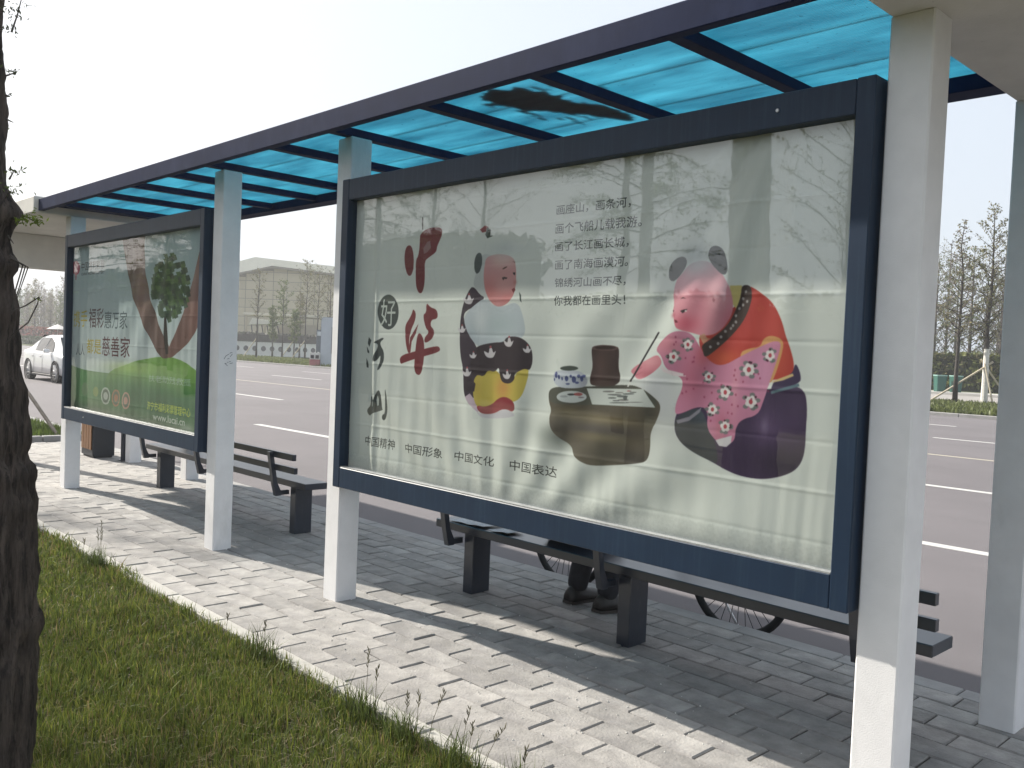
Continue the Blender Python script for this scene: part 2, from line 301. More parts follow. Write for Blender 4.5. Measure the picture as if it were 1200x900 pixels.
('P',(204,200,210),1.0,0,[(-3.258,1.207),(-3.228,1.198),(-3.151,1.202),(-3.067,1.238),(-2.989,1.221),(-2.992,1.199),(-3.184,1.177),(-3.236,1.184)]),
('P',(56,42,52),1.0,0,[(-3.282,1.525),(-3.172,1.545),(-3.089,1.547),(-3.071,1.575),(-2.975,1.576),(-2.906,1.534),(-2.89,1.47),(-2.907,1.421),(-2.938,1.43),(-2.969,1.418),(-3.004,1.399),(-2.998,1.378),(-3.029,1.354),(-3.086,1.356),(-3.109,1.383),(-3.119,1.434),(-3.147,1.402),(-3.198,1.413),(-3.222,1.378),(-3.265,1.387),(-3.296,1.374),(-3.324,1.431),(-3.31,1.49)]),
('P',(56,42,52),1.0,0,[(-3.362,1.371),(-3.317,1.373),(-3.275,1.341),(-3.281,1.303),(-3.339,1.3),(-3.36,1.313)]),
('P',(212,205,212),1.0,0,[(-3.234,1.504),(-3.215,1.474),(-3.184,1.469),(-3.161,1.474),(-3.143,1.511),(-3.166,1.492),(-3.177,1.521),(-3.194,1.518),(-3.196,1.491),(-3.217,1.499)]),
('P',(170,70,80),1.0,0,[(-3.178,1.523),(-3.18,1.518),(-3.187,1.516),(-3.193,1.52),(-3.194,1.526),(-3.188,1.53),(-3.181,1.529)]),
('P',(212,205,212),1.0,0,[(-3.095,1.557),(-3.079,1.531),(-3.052,1.525),(-3.032,1.53),(-3.017,1.562),(-3.036,1.546),(-3.046,1.572),(-3.061,1.569),(-3.062,1.545),(-3.08,1.553)]),
('P',(170,70,80),1.0,0,[(-3.046,1.574),(-3.049,1.569),(-3.055,1.568),(-3.06,1.571),(-3.06,1.576),(-3.055,1.579),(-3.049,1.578)]),
('P',(212,205,212),1.0,0,[(-2.959,1.524),(-2.947,1.505),(-2.927,1.501),(-2.912,1.504),(-2.901,1.529),(-2.915,1.516),(-2.923,1.536),(-2.933,1.534),(-2.935,1.516),(-2.948,1.521)]),
('P',(170,70,80),1.0,0,[(-2.923,1.537),(-2.925,1.534),(-2.929,1.533),(-2.933,1.535),(-2.933,1.539),(-2.93,1.542),(-2.925,1.541)]),
('P',(212,205,212),1.0,0,[(-3.093,1.401),(-3.078,1.378),(-3.054,1.374),(-3.036,1.379),(-3.023,1.408),(-3.04,1.393),(-3.049,1.415),(-3.062,1.413),(-3.063,1.392),(-3.079,1.398)]),
('P',(170,70,80),1.0,0,[(-3.049,1.417),(-3.051,1.413),(-3.057,1.412),(-3.061,1.414),(-3.062,1.419),(-3.057,1.422),(-3.052,1.421)]),
('P',(212,205,212),1.0,0,[(-3.399,1.763),(-3.381,1.735),(-3.351,1.728),(-3.329,1.732),(-3.312,1.765),(-3.333,1.749),(-3.345,1.776),(-3.36,1.775),(-3.362,1.749),(-3.382,1.758)]),
('P',(170,70,80),1.0,0,[(-3.345,1.778),(-3.347,1.774),(-3.354,1.773),(-3.36,1.776),(-3.36,1.781),(-3.355,1.785),(-3.348,1.783)]),
('P',(212,205,212),1.0,0,[(-3.38,1.401),(-3.365,1.377),(-3.339,1.373),(-3.319,1.377),(-3.304,1.408),(-3.323,1.392),(-3.333,1.416),(-3.347,1.414),(-3.348,1.391),(-3.366,1.398)]),
('P',(170,70,80),1.0,0,[(-3.333,1.418),(-3.335,1.413),(-3.341,1.412),(-3.346,1.415),(-3.346,1.42),(-3.342,1.423),(-3.336,1.422)]),
('P',(212,205,212),1.0,0,[(-3.43,1.613),(-3.416,1.592),(-3.393,1.587),(-3.375,1.591),(-3.362,1.617),(-3.379,1.604),(-3.388,1.625),(-3.4,1.623),(-3.402,1.603),(-3.417,1.61)]),
('P',(170,70,80),1.0,0,[(-3.388,1.627),(-3.39,1.623),(-3.395,1.622),(-3.4,1.624),(-3.4,1.629),(-3.396,1.631),(-3.39,1.63)]),
('P',(212,205,212),1.0,0,[(-3.332,1.485),(-3.321,1.467),(-3.301,1.463),(-3.287,1.467),(-3.276,1.489),(-3.29,1.478),(-3.297,1.495),(-3.308,1.494),(-3.309,1.477),(-3.322,1.482)]),
('P',(170,70,80),1.0,0,[(-3.297,1.497),(-3.299,1.493),(-3.303,1.493),(-3.307,1.495),(-3.307,1.498),(-3.304,1.501),(-3.299,1.5)]),
('P',(214,146,148),1.0,0,[(-3.239,1.95),(-3.206,1.962),(-3.131,1.967),(-3.048,1.946),(-3.025,1.906),(-3.02,1.818),(-3.034,1.764),(-3.08,1.725),(-3.145,1.712),(-3.197,1.738),(-3.238,1.79),(-3.254,1.859),(-3.249,1.916)]),
('B',(226,112,112),0.6,(-3.204,1.789),0.084,0.068),
('B',(232,195,190),0.8,(-3.112,1.932),0.097,0.033),
('B',(222,110,115),0.6,(-3.082,1.753),0.064,0.033),
('B',(230,170,165),0.4,(-3.122,1.821),0.065,0.045),
('P',(72,82,84),1.0,0,[(-3.325,1.936),(-3.31,1.976),(-3.275,1.98),(-3.264,1.939),(-3.278,1.888),(-3.304,1.874),(-3.321,1.896)]),
('S',(205,212,214),0.9,(-3.116,1.988),0.129,0.035),
('P',(150,52,60),1.0,0,[(-3.291,2.09),(-3.257,2.108),(-3.231,2.099),(-3.238,2.08),(-3.272,2.075)]),
('P',(60,75,72),1.0,0,[(-3.239,2.098),(-3.211,2.084),(-3.217,2.056),(-3.194,2.055),(-3.236,2.045),(-3.251,2.064)]),
('P',(92,60,58),1.0,0,[(-3.123,1.893),(-3.107,1.901),(-3.085,1.905),(-3.091,1.899),(-3.11,1.892)]),
('P',(92,60,58),1.0,0,[(-3.054,1.928),(-3.034,1.922),(-3.034,1.919)]),
('P',(58,44,48),1.0,0,[(-3.121,1.852),(-3.105,1.856),(-3.081,1.851),(-3.088,1.845),(-3.104,1.847),(-3.11,1.839)]),
('P',(58,44,48),1.0,0,[(-3.047,1.874),(-3.028,1.874),(-3.03,1.86),(-3.04,1.865)]),
('P',(140,45,55),1.0,0,[(-3.049,1.795),(-3.03,1.803),(-3.023,1.792),(-3.035,1.779)]),
('S',(198,95,95),0.5,(-3.028,1.827),0.012,0.011),
('P',(66,80,78),1.0,0,[(-2.997,1.783),(-2.984,1.768),(-2.978,1.732),(-2.989,1.743)]),
('P',(66,48,82),1.0,0,[(-1.675,1.406),(-1.598,1.426),(-1.548,1.414),(-1.534,1.355),(-1.535,1.276),(-1.535,1.186),(-1.559,1.134),(-1.612,1.102),(-1.69,1.08),(-1.772,1.078),(-1.846,1.093),(-1.91,1.118),(-2.002,1.145),(-2.071,1.188),(-2.093,1.236),(-2.084,1.293),(-2.04,1.341),(-1.827,1.398)]),
('B',(104,78,124),0.6,(-1.678,1.263),0.078,0.082),
('B',(45,36,55),0.6,(-1.604,1.148),0.128,0.06),
('B',(88,66,104),0.5,(-1.571,1.333),0.043,0.12),
('B',(130,112,150),0.6,(-1.696,1.272),0.016,0.031),
('P',(54,58,70),1.0,0,[(-2.093,1.248),(-2.076,1.283),(-1.973,1.326),(-1.937,1.25),(-1.895,1.184),(-1.884,1.113),(-1.91,1.118),(-2.002,1.145),(-2.071,1.188)]),
('B',(78,92,104),0.7,(-1.965,1.291),0.051,0.043),
('P',(158,150,166),0.8,0,[(-2.082,1.262),(-2.023,1.281),(-1.97,1.322),(-1.977,1.301),(-2.022,1.265),(-2.075,1.249)]),
('P',(70,54,92),1.0,0,[(-1.675,1.415),(-1.665,1.438),(-1.595,1.471),(-1.587,1.51),(-1.563,1.463),(-1.566,1.433),(-1.674,1.394)]),
('P',(98,128,142),1.0,0,[(-1.677,1.4),(-1.571,1.434),(-1.567,1.424),(-1.674,1.39)]),
('P',(202,58,50),1.0,0,[(-1.801,1.776),(-1.783,1.779),(-1.729,1.748),(-1.681,1.71),(-1.646,1.651),(-1.63,1.601),(-1.607,1.551),(-1.591,1.501),(-1.595,1.466),(-1.665,1.438),(-1.711,1.446),(-1.892,1.469),(-1.957,1.493),(-1.974,1.52),(-1.999,1.595),(-1.94,1.639),(-1.833,1.714)]),
('B',(226,88,62),0.7,(-1.67,1.519),0.067,0.092),
('B',(170,42,44),0.5,(-1.807,1.682),0.047,0.073),
('B',(216,72,66),0.6,(-1.699,1.63),0.056,0.061),
('B',(228,96,50),0.6,(-1.883,1.512),0.074,0.032),
('P',(226,158,92),1.0,0,[(-1.82,1.533),(-1.776,1.552),(-1.729,1.558),(-1.72,1.589),(-1.686,1.602),(-1.636,1.586),(-1.638,1.54),(-1.668,1.44),(-1.687,1.426),(-1.793,1.441)]),
('P',(230,196,130),1.0,0,[(-1.67,1.437),(-1.595,1.468),(-1.591,1.459),(-1.632,1.441),(-1.674,1.431)]),
('P',(206,122,158),1.0,0,[(-1.804,1.525),(-1.718,1.564),(-1.674,1.582),(-1.644,1.576),(-1.653,1.53),(-1.679,1.447),(-1.704,1.364),(-1.724,1.31),(-1.794,1.289),(-1.816,1.25),(-1.814,1.214),(-1.839,1.19),(-1.883,1.191),(-1.922,1.219),(-1.943,1.25),(-1.94,1.304),(-1.973,1.329),(-2.076,1.283),(-2.093,1.292),(-2.086,1.338),(-2.062,1.384),(-2.058,1.428),(-2.141,1.458),(-2.165,1.514),(-2.202,1.535),(-2.149,1.593),(-2.096,1.614),(-2.029,1.606),(-1.993,1.563),(-1.951,1.501),(-1.893,1.479)]),
('B',(186,82,110),0.6,(-2.018,1.43),0.077,0.098),
('B',(222,150,190),0.6,(-1.713,1.466),0.068,0.092),
('B',(216,120,130),0.6,(-2.147,1.559),0.081,0.045),
('B',(190,88,118),0.6,(-1.88,1.255),0.037,0.064),
('B',(224,150,170),0.5,(-1.827,1.398),0.019,0.106),
('B',(206,80,92),0.6,(-1.971,1.52),0.038,0.044),
('P',(228,208,214),1.0,0,[(-2.17,1.471),(-2.142,1.46),(-2.052,1.445),(-2.045,1.436),(-2.099,1.435),(-2.152,1.449)]),
('P',(214,208,214),1.0,0,[(-1.9,1.202),(-1.878,1.21),(-1.829,1.226),(-1.832,1.198),(-1.851,1.181),(-1.883,1.182)]),
('P',(98,118,112),0.8,0,[(-1.729,1.469),(-1.733,1.462),(-1.744,1.46),(-1.753,1.464),(-1.753,1.472),(-1.745,1.478),(-1.734,1.476)]),
('P',(98,118,112),0.8,0,[(-1.745,1.451),(-1.749,1.443),(-1.76,1.441),(-1.769,1.445),(-1.769,1.453),(-1.761,1.459),(-1.75,1.458)]),
('P',(98,118,112),0.8,0,[(-1.782,1.457),(-1.786,1.45),(-1.797,1.447),(-1.806,1.452),(-1.807,1.46),(-1.798,1.466),(-1.787,1.464)]),
('P',(98,118,112),0.8,0,[(-1.789,1.477),(-1.793,1.47),(-1.804,1.468),(-1.813,1.472),(-1.814,1.48),(-1.805,1.486),(-1.794,1.485)]),
('P',(98,118,112),0.8,0,[(-1.773,1.498),(-1.777,1.491),(-1.788,1.488),(-1.797,1.493),(-1.798,1.501),(-1.789,1.506),(-1.778,1.505)]),
('P',(98,118,112),0.8,0,[(-1.735,1.491),(-1.74,1.484),(-1.75,1.481),(-1.759,1.486),(-1.76,1.494),(-1.751,1.499),(-1.74,1.498)]),
('P',(228,222,222),0.95,0,[(-1.765,1.488),(-1.768,1.48),(-1.776,1.476),(-1.784,1.479),(-1.788,1.487),(-1.785,1.495),(-1.777,1.499),(-1.769,1.496)]),
('P',(228,222,222),0.95,0,[(-1.748,1.483),(-1.751,1.475),(-1.759,1.471),(-1.767,1.474),(-1.771,1.482),(-1.768,1.49),(-1.76,1.494),(-1.752,1.491)]),
('P',(228,222,222),0.95,0,[(-1.747,1.466),(-1.75,1.458),(-1.758,1.454),(-1.767,1.457),(-1.771,1.465),(-1.768,1.473),(-1.76,1.477),(-1.751,1.474)]),
('P',(228,222,222),0.95,0,[(-1.764,1.461),(-1.767,1.452),(-1.775,1.449),(-1.784,1.452),(-1.788,1.46),(-1.785,1.468),(-1.776,1.471),(-1.768,1.468)]),
('P',(228,222,222),0.95,0,[(-1.775,1.474),(-1.778,1.466),(-1.786,1.462),(-1.794,1.465),(-1.798,1.473),(-1.795,1.481),(-1.787,1.485),(-1.779,1.482)]),
('P',(196,62,78),1.0,0,[(-1.762,1.474),(-1.764,1.467),(-1.771,1.464),(-1.778,1.466),(-1.781,1.473),(-1.778,1.481),(-1.772,1.484),(-1.765,1.481)]),
('P',(74,34,50),0.9,0,[(-1.742,1.488),(-1.745,1.483),(-1.75,1.483),(-1.753,1.487),(-1.751,1.492),(-1.745,1.492)]),
('P',(74,34,50),0.9,0,[(-1.758,1.5),(-1.761,1.495),(-1.766,1.495),(-1.77,1.499),(-1.767,1.504),(-1.761,1.504)]),
('P',(74,34,50),0.9,0,[(-1.764,1.501),(-1.767,1.496),(-1.773,1.496),(-1.776,1.5),(-1.773,1.505),(-1.767,1.505)]),
('P',(98,118,112),0.8,0,[(-1.83,1.382),(-1.834,1.375),(-1.844,1.373),(-1.852,1.377),(-1.853,1.384),(-1.845,1.389),(-1.835,1.388)]),
('P',(98,118,112),0.8,0,[(-1.856,1.361),(-1.86,1.355),(-1.87,1.352),(-1.878,1.356),(-1.879,1.364),(-1.871,1.368),(-1.861,1.368)]),
('P',(98,118,112),0.8,0,[(-1.876,1.367),(-1.88,1.361),(-1.89,1.358),(-1.898,1.362),(-1.899,1.37),(-1.891,1.375),(-1.881,1.374)]),
('P',(98,118,112),0.8,0,[(-1.885,1.388),(-1.889,1.381),(-1.899,1.379),(-1.907,1.383),(-1.907,1.39),(-1.9,1.395),(-1.89,1.394)]),
('P',(98,118,112),0.8,0,[(-1.869,1.406),(-1.874,1.4),(-1.883,1.397),(-1.892,1.401),(-1.892,1.409),(-1.884,1.414),(-1.874,1.412)]),
('P',(98,118,112),0.8,0,[(-1.84,1.404),(-1.844,1.397),(-1.853,1.395),(-1.861,1.399),(-1.862,1.406),(-1.854,1.411),(-1.844,1.41)]),
('P',(228,222,222),0.95,0,[(-1.852,1.374),(-1.854,1.367),(-1.862,1.363),(-1.869,1.366),(-1.873,1.373),(-1.87,1.38),(-1.863,1.383),(-1.855,1.381)]),
('P',(228,222,222),0.95,0,[(-1.868,1.376),(-1.87,1.368),(-1.878,1.365),(-1.885,1.367),(-1.889,1.374),(-1.886,1.382),(-1.879,1.385),(-1.871,1.382)]),
('P',(228,222,222),0.95,0,[(-1.871,1.39),(-1.874,1.383),(-1.881,1.38),(-1.889,1.382),(-1.892,1.389),(-1.89,1.396),(-1.882,1.4),(-1.874,1.397)]),
('P',(228,222,222),0.95,0,[(-1.857,1.398),(-1.859,1.391),(-1.867,1.387),(-1.874,1.39),(-1.878,1.397),(-1.875,1.404),(-1.868,1.407),(-1.86,1.405)]),
('P',(228,222,222),0.95,0,[(-1.845,1.388),(-1.848,1.38),(-1.855,1.377),(-1.863,1.379),(-1.866,1.386),(-1.863,1.394),(-1.856,1.397),(-1.848,1.395)]),
('P',(196,62,78),1.0,0,[(-1.861,1.385),(-1.863,1.378),(-1.868,1.375),(-1.875,1.378),(-1.877,1.384),(-1.875,1.391),(-1.87,1.394),(-1.863,1.391)]),
('P',(74,34,50),0.9,0,[(-1.841,1.396),(-1.844,1.392),(-1.849,1.392),(-1.852,1.396),(-1.85,1.4),(-1.844,1.4)]),
('P',(74,34,50),0.9,0,[(-1.853,1.406),(-1.855,1.402),(-1.86,1.402),(-1.863,1.406),(-1.861,1.41),(-1.855,1.41)]),
('P',(74,34,50),0.9,0,[(-1.856,1.407),(-1.858,1.403),(-1.864,1.403),(-1.866,1.407),(-1.864,1.411),(-1.859,1.411)]),
('P',(98,118,112),0.8,0,[(-1.723,1.341),(-1.727,1.334),(-1.738,1.331),(-1.746,1.335),(-1.746,1.343),(-1.739,1.348),(-1.728,1.347)]),
('P',(98,118,112),0.8,0,[(-1.734,1.334),(-1.738,1.327),(-1.748,1.325),(-1.756,1.329),(-1.757,1.336),(-1.749,1.342),(-1.739,1.341)]),
('P',(98,118,112),0.8,0,[(-1.765,1.339),(-1.769,1.332),(-1.779,1.329),(-1.788,1.334),(-1.788,1.341),(-1.78,1.347),(-1.77,1.346)]),
('P',(98,118,112),0.8,0,[(-1.768,1.371),(-1.773,1.364),(-1.783,1.362),(-1.792,1.366),(-1.792,1.374),(-1.784,1.379),(-1.773,1.378)]),
('P',(98,118,112),0.8,0,[(-1.739,1.383),(-1.744,1.376),(-1.754,1.373),(-1.762,1.378),(-1.763,1.385),(-1.755,1.391),(-1.744,1.39)]),
('P',(98,118,112),0.8,0,[(-1.716,1.364),(-1.721,1.357),(-1.731,1.355),(-1.739,1.359),(-1.74,1.366),(-1.732,1.372),(-1.721,1.371)]),
('P',(228,222,222),0.95,0,[(-1.74,1.371),(-1.743,1.363),(-1.75,1.359),(-1.759,1.362),(-1.762,1.369),(-1.759,1.377),(-1.752,1.381),(-1.744,1.378)]),
('P',(228,222,222),0.95,0,[(-1.731,1.357),(-1.734,1.349),(-1.741,1.346),(-1.749,1.348),(-1.753,1.356),(-1.75,1.363),(-1.743,1.367),(-1.735,1.364)]),
('P',(228,222,222),0.95,0,[(-1.742,1.344),(-1.745,1.337),(-1.752,1.333),(-1.76,1.335),(-1.764,1.343),(-1.761,1.351),(-1.753,1.354),(-1.745,1.352)]),
('P',(228,222,222),0.95,0,[(-1.758,1.35),(-1.76,1.342),(-1.768,1.339),(-1.776,1.341),(-1.78,1.349),(-1.777,1.357),(-1.769,1.36),(-1.761,1.358)]),
('P',(228,222,222),0.95,0,[(-1.756,1.366),(-1.759,1.359),(-1.767,1.355),(-1.775,1.357),(-1.779,1.365),(-1.776,1.373),(-1.768,1.376),(-1.76,1.374)]),
('P',(196,62,78),1.0,0,[(-1.748,1.358),(-1.75,1.35),(-1.756,1.347),(-1.762,1.35),(-1.765,1.356),(-1.763,1.363),(-1.757,1.367),(-1.751,1.364)]),
('P',(74,34,50),0.9,0,[(-1.732,1.376),(-1.735,1.371),(-1.74,1.371),(-1.743,1.375),(-1.741,1.379),(-1.735,1.38)]),
('P',(74,34,50),0.9,0,[(-1.727,1.346),(-1.73,1.341),(-1.735,1.341),(-1.738,1.345),(-1.736,1.349),(-1.73,1.35)]),
('P',(74,34,50),0.9,0,[(-1.773,1.372),(-1.775,1.367),(-1.781,1.367),(-1.784,1.371),(-1.781,1.376),(-1.776,1.376)]),
('P',(98,118,112),0.8,0,[(-1.917,1.429),(-1.92,1.423),(-1.928,1.422),(-1.935,1.425),(-1.935,1.431),(-1.929,1.435),(-1.921,1.434)]),
('P',(98,118,112),0.8,0,[(-1.934,1.421),(-1.937,1.415),(-1.945,1.413),(-1.952,1.417),(-1.952,1.423),(-1.946,1.427),(-1.938,1.426)]),
('P',(98,118,112),0.8,0,[(-1.949,1.424),(-1.953,1.419),(-1.961,1.417),(-1.968,1.421),(-1.968,1.426),(-1.962,1.43),(-1.953,1.429)]),
('P',(98,118,112),0.8,0,[(-1.956,1.448),(-1.959,1.442),(-1.968,1.441),(-1.974,1.444),(-1.975,1.45),(-1.968,1.454),(-1.96,1.453)]),
('P',(98,118,112),0.8,0,[(-1.946,1.457),(-1.949,1.452),(-1.957,1.45),(-1.964,1.453),(-1.964,1.459),(-1.958,1.463),(-1.95,1.462)]),
('P',(98,118,112),0.8,0,[(-1.913,1.443),(-1.916,1.437),(-1.924,1.436),(-1.931,1.439),(-1.931,1.445),(-1.925,1.449),(-1.917,1.448)]),
('P',(228,222,222),0.95,0,[(-1.926,1.444),(-1.928,1.438),(-1.934,1.435),(-1.94,1.437),(-1.943,1.443),(-1.941,1.449),(-1.935,1.452),(-1.929,1.449)]),
('P',(228,222,222),0.95,0,[(-1.929,1.432),(-1.931,1.426),(-1.937,1.423),(-1.943,1.425),(-1.946,1.431),(-1.944,1.437),(-1.938,1.44),(-1.932,1.438)]),
('P',(228,222,222),0.95,0,[(-1.942,1.431),(-1.944,1.425),(-1.951,1.422),(-1.957,1.424),(-1.96,1.43),(-1.958,1.436),(-1.951,1.439),(-1.945,1.437)]),
('P',(228,222,222),0.95,0,[(-1.947,1.442),(-1.95,1.436),(-1.956,1.434),(-1.962,1.436),(-1.965,1.441),(-1.963,1.447),(-1.957,1.45),(-1.95,1.448)]),
('P',(228,222,222),0.95,0,[(-1.937,1.45),(-1.939,1.444),(-1.945,1.442),(-1.952,1.444),(-1.955,1.449),(-1.952,1.455),(-1.946,1.458),(-1.94,1.456)]),
('P',(196,62,78),1.0,0,[(-1.938,1.44),(-1.94,1.434),(-1.945,1.432),(-1.95,1.434),(-1.952,1.439),(-1.95,1.444),(-1.945,1.447),(-1.94,1.445)]),
('P',(74,34,50),0.9,0,[(-1.927,1.454),(-1.929,1.451),(-1.934,1.451),(-1.936,1.454),(-1.934,1.457),(-1.93,1.458)]),
('P',(74,34,50),0.9,0,[(-1.961,1.445),(-1.963,1.441),(-1.967,1.441),(-1.97,1.444),(-1.968,1.447),(-1.963,1.448)]),
('P',(74,34,50),0.9,0,[(-1.946,1.421),(-1.948,1.418),(-1.953,1.417),(-1.955,1.42),(-1.953,1.424),(-1.949,1.424)]),
('P',(98,118,112),0.8,0,[(-2.015,1.544),(-2.018,1.538),(-2.027,1.536),(-2.035,1.54),(-2.035,1.546),(-2.028,1.55),(-2.019,1.549)]),
('P',(98,118,112),0.8,0,[(-2.031,1.539),(-2.035,1.533),(-2.044,1.531),(-2.051,1.535),(-2.052,1.541),(-2.045,1.546),(-2.035,1.544)]),
('P',(98,118,112),0.8,0,[(-2.056,1.556),(-2.059,1.55),(-2.068,1.548),(-2.076,1.552),(-2.076,1.559),(-2.069,1.563),(-2.06,1.561)]),
('P',(98,118,112),0.8,0,[(-2.048,1.575),(-2.052,1.569),(-2.061,1.568),(-2.069,1.572),(-2.069,1.578),(-2.062,1.582),(-2.053,1.581)]),
('P',(98,118,112),0.8,0,[(-2.032,1.581),(-2.036,1.575),(-2.045,1.573),(-2.052,1.577),(-2.053,1.583),(-2.046,1.587),(-2.037,1.586)]),
('P',(98,118,112),0.8,0,[(-2.011,1.572),(-2.015,1.566),(-2.024,1.565),(-2.031,1.569),(-2.032,1.575),(-2.025,1.579),(-2.016,1.578)]),
('P',(228,222,222),0.95,0,[(-2.02,1.562),(-2.022,1.556),(-2.029,1.553),(-2.036,1.556),(-2.039,1.562),(-2.037,1.568),(-2.03,1.571),(-2.023,1.569)]),
('P',(228,222,222),0.95,0,[(-2.025,1.55),(-2.027,1.544),(-2.034,1.541),(-2.041,1.544),(-2.044,1.55),(-2.042,1.556),(-2.035,1.559),(-2.028,1.556)]),
('P',(228,222,222),0.95,0,[(-2.04,1.551),(-2.042,1.545),(-2.049,1.542),(-2.056,1.544),(-2.059,1.551),(-2.057,1.557),(-2.05,1.56),(-2.043,1.557)]),
('P',(228,222,222),0.95,0,[(-2.044,1.564),(-2.046,1.558),(-2.053,1.555),(-2.06,1.557),(-2.063,1.563),(-2.061,1.57),(-2.054,1.573),(-2.047,1.57)]),
('P',(228,222,222),0.95,0,[(-2.031,1.571),(-2.034,1.565),(-2.041,1.562),(-2.048,1.564),(-2.051,1.571),(-2.048,1.577),(-2.042,1.58),(-2.035,1.577)]),
('P',(196,62,78),1.0,0,[(-2.034,1.56),(-2.036,1.554),(-2.041,1.551),(-2.047,1.554),(-2.049,1.559),(-2.048,1.565),(-2.042,1.568),(-2.037,1.565)]),
('P',(74,34,50),0.9,0,[(-2.056,1.572),(-2.059,1.568),(-2.063,1.568),(-2.066,1.571),(-2.064,1.575),(-2.059,1.575)]),
('P',(74,34,50),0.9,0,[(-2.058,1.55),(-2.06,1.547),(-2.065,1.547),(-2.067,1.55),(-2.065,1.554),(-2.06,1.554)]),
('P',(74,34,50),0.9,0,[(-2.024,1.542),(-2.026,1.539),(-2.031,1.538),(-2.033,1.542),(-2.031,1.545),(-2.026,1.546)]),
('P',(98,118,112),0.8,0,[(-2.068,1.504),(-2.072,1.498),(-2.082,1.496),(-2.09,1.5),(-2.09,1.507),(-2.083,1.512),(-2.073,1.51)]),
('P',(98,118,112),0.8,0,[(-2.101,1.489),(-2.105,1.482),(-2.115,1.48),(-2.123,1.484),(-2.123,1.491),(-2.116,1.496),(-2.106,1.495)]),
('P',(98,118,112),0.8,0,[(-2.108,1.491),(-2.112,1.485),(-2.122,1.483),(-2.13,1.487),(-2.13,1.494),(-2.123,1.498),(-2.113,1.497)]),
('P',(98,118,112),0.8,0,[(-2.122,1.511),(-2.126,1.504),(-2.136,1.503),(-2.144,1.507),(-2.144,1.513),(-2.137,1.518),(-2.127,1.517)]),
('P',(98,118,112),0.8,0,[(-2.093,1.533),(-2.097,1.527),(-2.106,1.525),(-2.114,1.529),(-2.115,1.535),(-2.107,1.54),(-2.097,1.539)]),
('P',(98,118,112),0.8,0,[(-2.076,1.526),(-2.079,1.52),(-2.089,1.518),(-2.097,1.522),(-2.098,1.529),(-2.09,1.533),(-2.08,1.532)]),
('P',(228,222,222),0.95,0,[(-2.082,1.51),(-2.085,1.504),(-2.092,1.501),(-2.099,1.503),(-2.103,1.51),(-2.1,1.516),(-2.093,1.519),(-2.085,1.517)]),
('P',(228,222,222),0.95,0,[(-2.091,1.499),(-2.094,1.492),(-2.101,1.489),(-2.109,1.491),(-2.112,1.498),(-2.109,1.505),(-2.102,1.508),(-2.095,1.505)]),
('P',(228,222,222),0.95,0,[(-2.106,1.503),(-2.109,1.496),(-2.116,1.493),(-2.124,1.496),(-2.128,1.503),(-2.125,1.509),(-2.118,1.512),(-2.11,1.51)]),
('P',(228,222,222),0.95,0,[(-2.107,1.518),(-2.109,1.511),(-2.117,1.508),(-2.124,1.51),(-2.128,1.517),(-2.125,1.524),(-2.118,1.527),(-2.11,1.524)]),
('P',(228,222,222),0.95,0,[(-2.091,1.522),(-2.094,1.515),(-2.101,1.512),(-2.109,1.514),(-2.112,1.521),(-2.11,1.528),(-2.102,1.531),(-2.095,1.528)]),
('P',(196,62,78),1.0,0,[(-2.098,1.51),(-2.1,1.504),(-2.105,1.501),(-2.112,1.504),(-2.114,1.51),(-2.112,1.516),(-2.106,1.519),(-2.1,1.516)]),
('P',(74,34,50),0.9,0,[(-2.126,1.514),(-2.128,1.511),(-2.133,1.51),(-2.136,1.514),(-2.134,1.518),(-2.129,1.518)]),
('P',(74,34,50),0.9,0,[(-2.125,1.505),(-2.128,1.502),(-2.133,1.501),(-2.136,1.505),(-2.134,1.509),(-2.128,1.509)]),
('P',(74,34,50),0.9,0,[(-2.114,1.491),(-2.116,1.487),(-2.121,1.487),(-2.124,1.491),(-2.122,1.494),(-2.117,1.495)]),
('P',(98,118,112),0.8,0,[(-1.663,1.511),(-1.667,1.505),(-1.675,1.503),(-1.682,1.507),(-1.683,1.514),(-1.676,1.518),(-1.667,1.517)]),
('P',(98,118,112),0.8,0,[(-1.669,1.509),(-1.672,1.503),(-1.68,1.501),(-1.688,1.505),(-1.688,1.511),(-1.681,1.515),(-1.673,1.514)]),
('P',(98,118,112),0.8,0,[(-1.696,1.515),(-1.7,1.509),(-1.708,1.508),(-1.715,1.512),(-1.716,1.518),(-1.709,1.522),(-1.7,1.521)]),
('P',(98,118,112),0.8,0,[(-1.701,1.533),(-1.705,1.527),(-1.713,1.525),(-1.721,1.529),(-1.721,1.535),(-1.714,1.54),(-1.705,1.538)]),
('P',(98,118,112),0.8,0,[(-1.676,1.55),(-1.679,1.544),(-1.688,1.543),(-1.695,1.547),(-1.695,1.553),(-1.689,1.557),(-1.68,1.556)]),
('P',(98,118,112),0.8,0,[(-1.661,1.544),(-1.664,1.538),(-1.673,1.537),(-1.68,1.54),(-1.68,1.547),(-1.674,1.551),(-1.665,1.55)]),
('P',(228,222,222),0.95,0,[(-1.686,1.538),(-1.689,1.531),(-1.695,1.528),(-1.702,1.531),(-1.705,1.537),(-1.703,1.544),(-1.696,1.547),(-1.689,1.544)]),
('P',(228,222,222),0.95,0,[(-1.672,1.539),(-1.675,1.532),(-1.681,1.529),(-1.688,1.532),(-1.691,1.538),(-1.688,1.545),(-1.682,1.548),(-1.675,1.545)]),
('P',(228,222,222),0.95,0,[(-1.667,1.526),(-1.669,1.52),(-1.675,1.517),(-1.682,1.519),(-1.685,1.526),(-1.683,1.532),(-1.676,1.535),(-1.67,1.532)]),
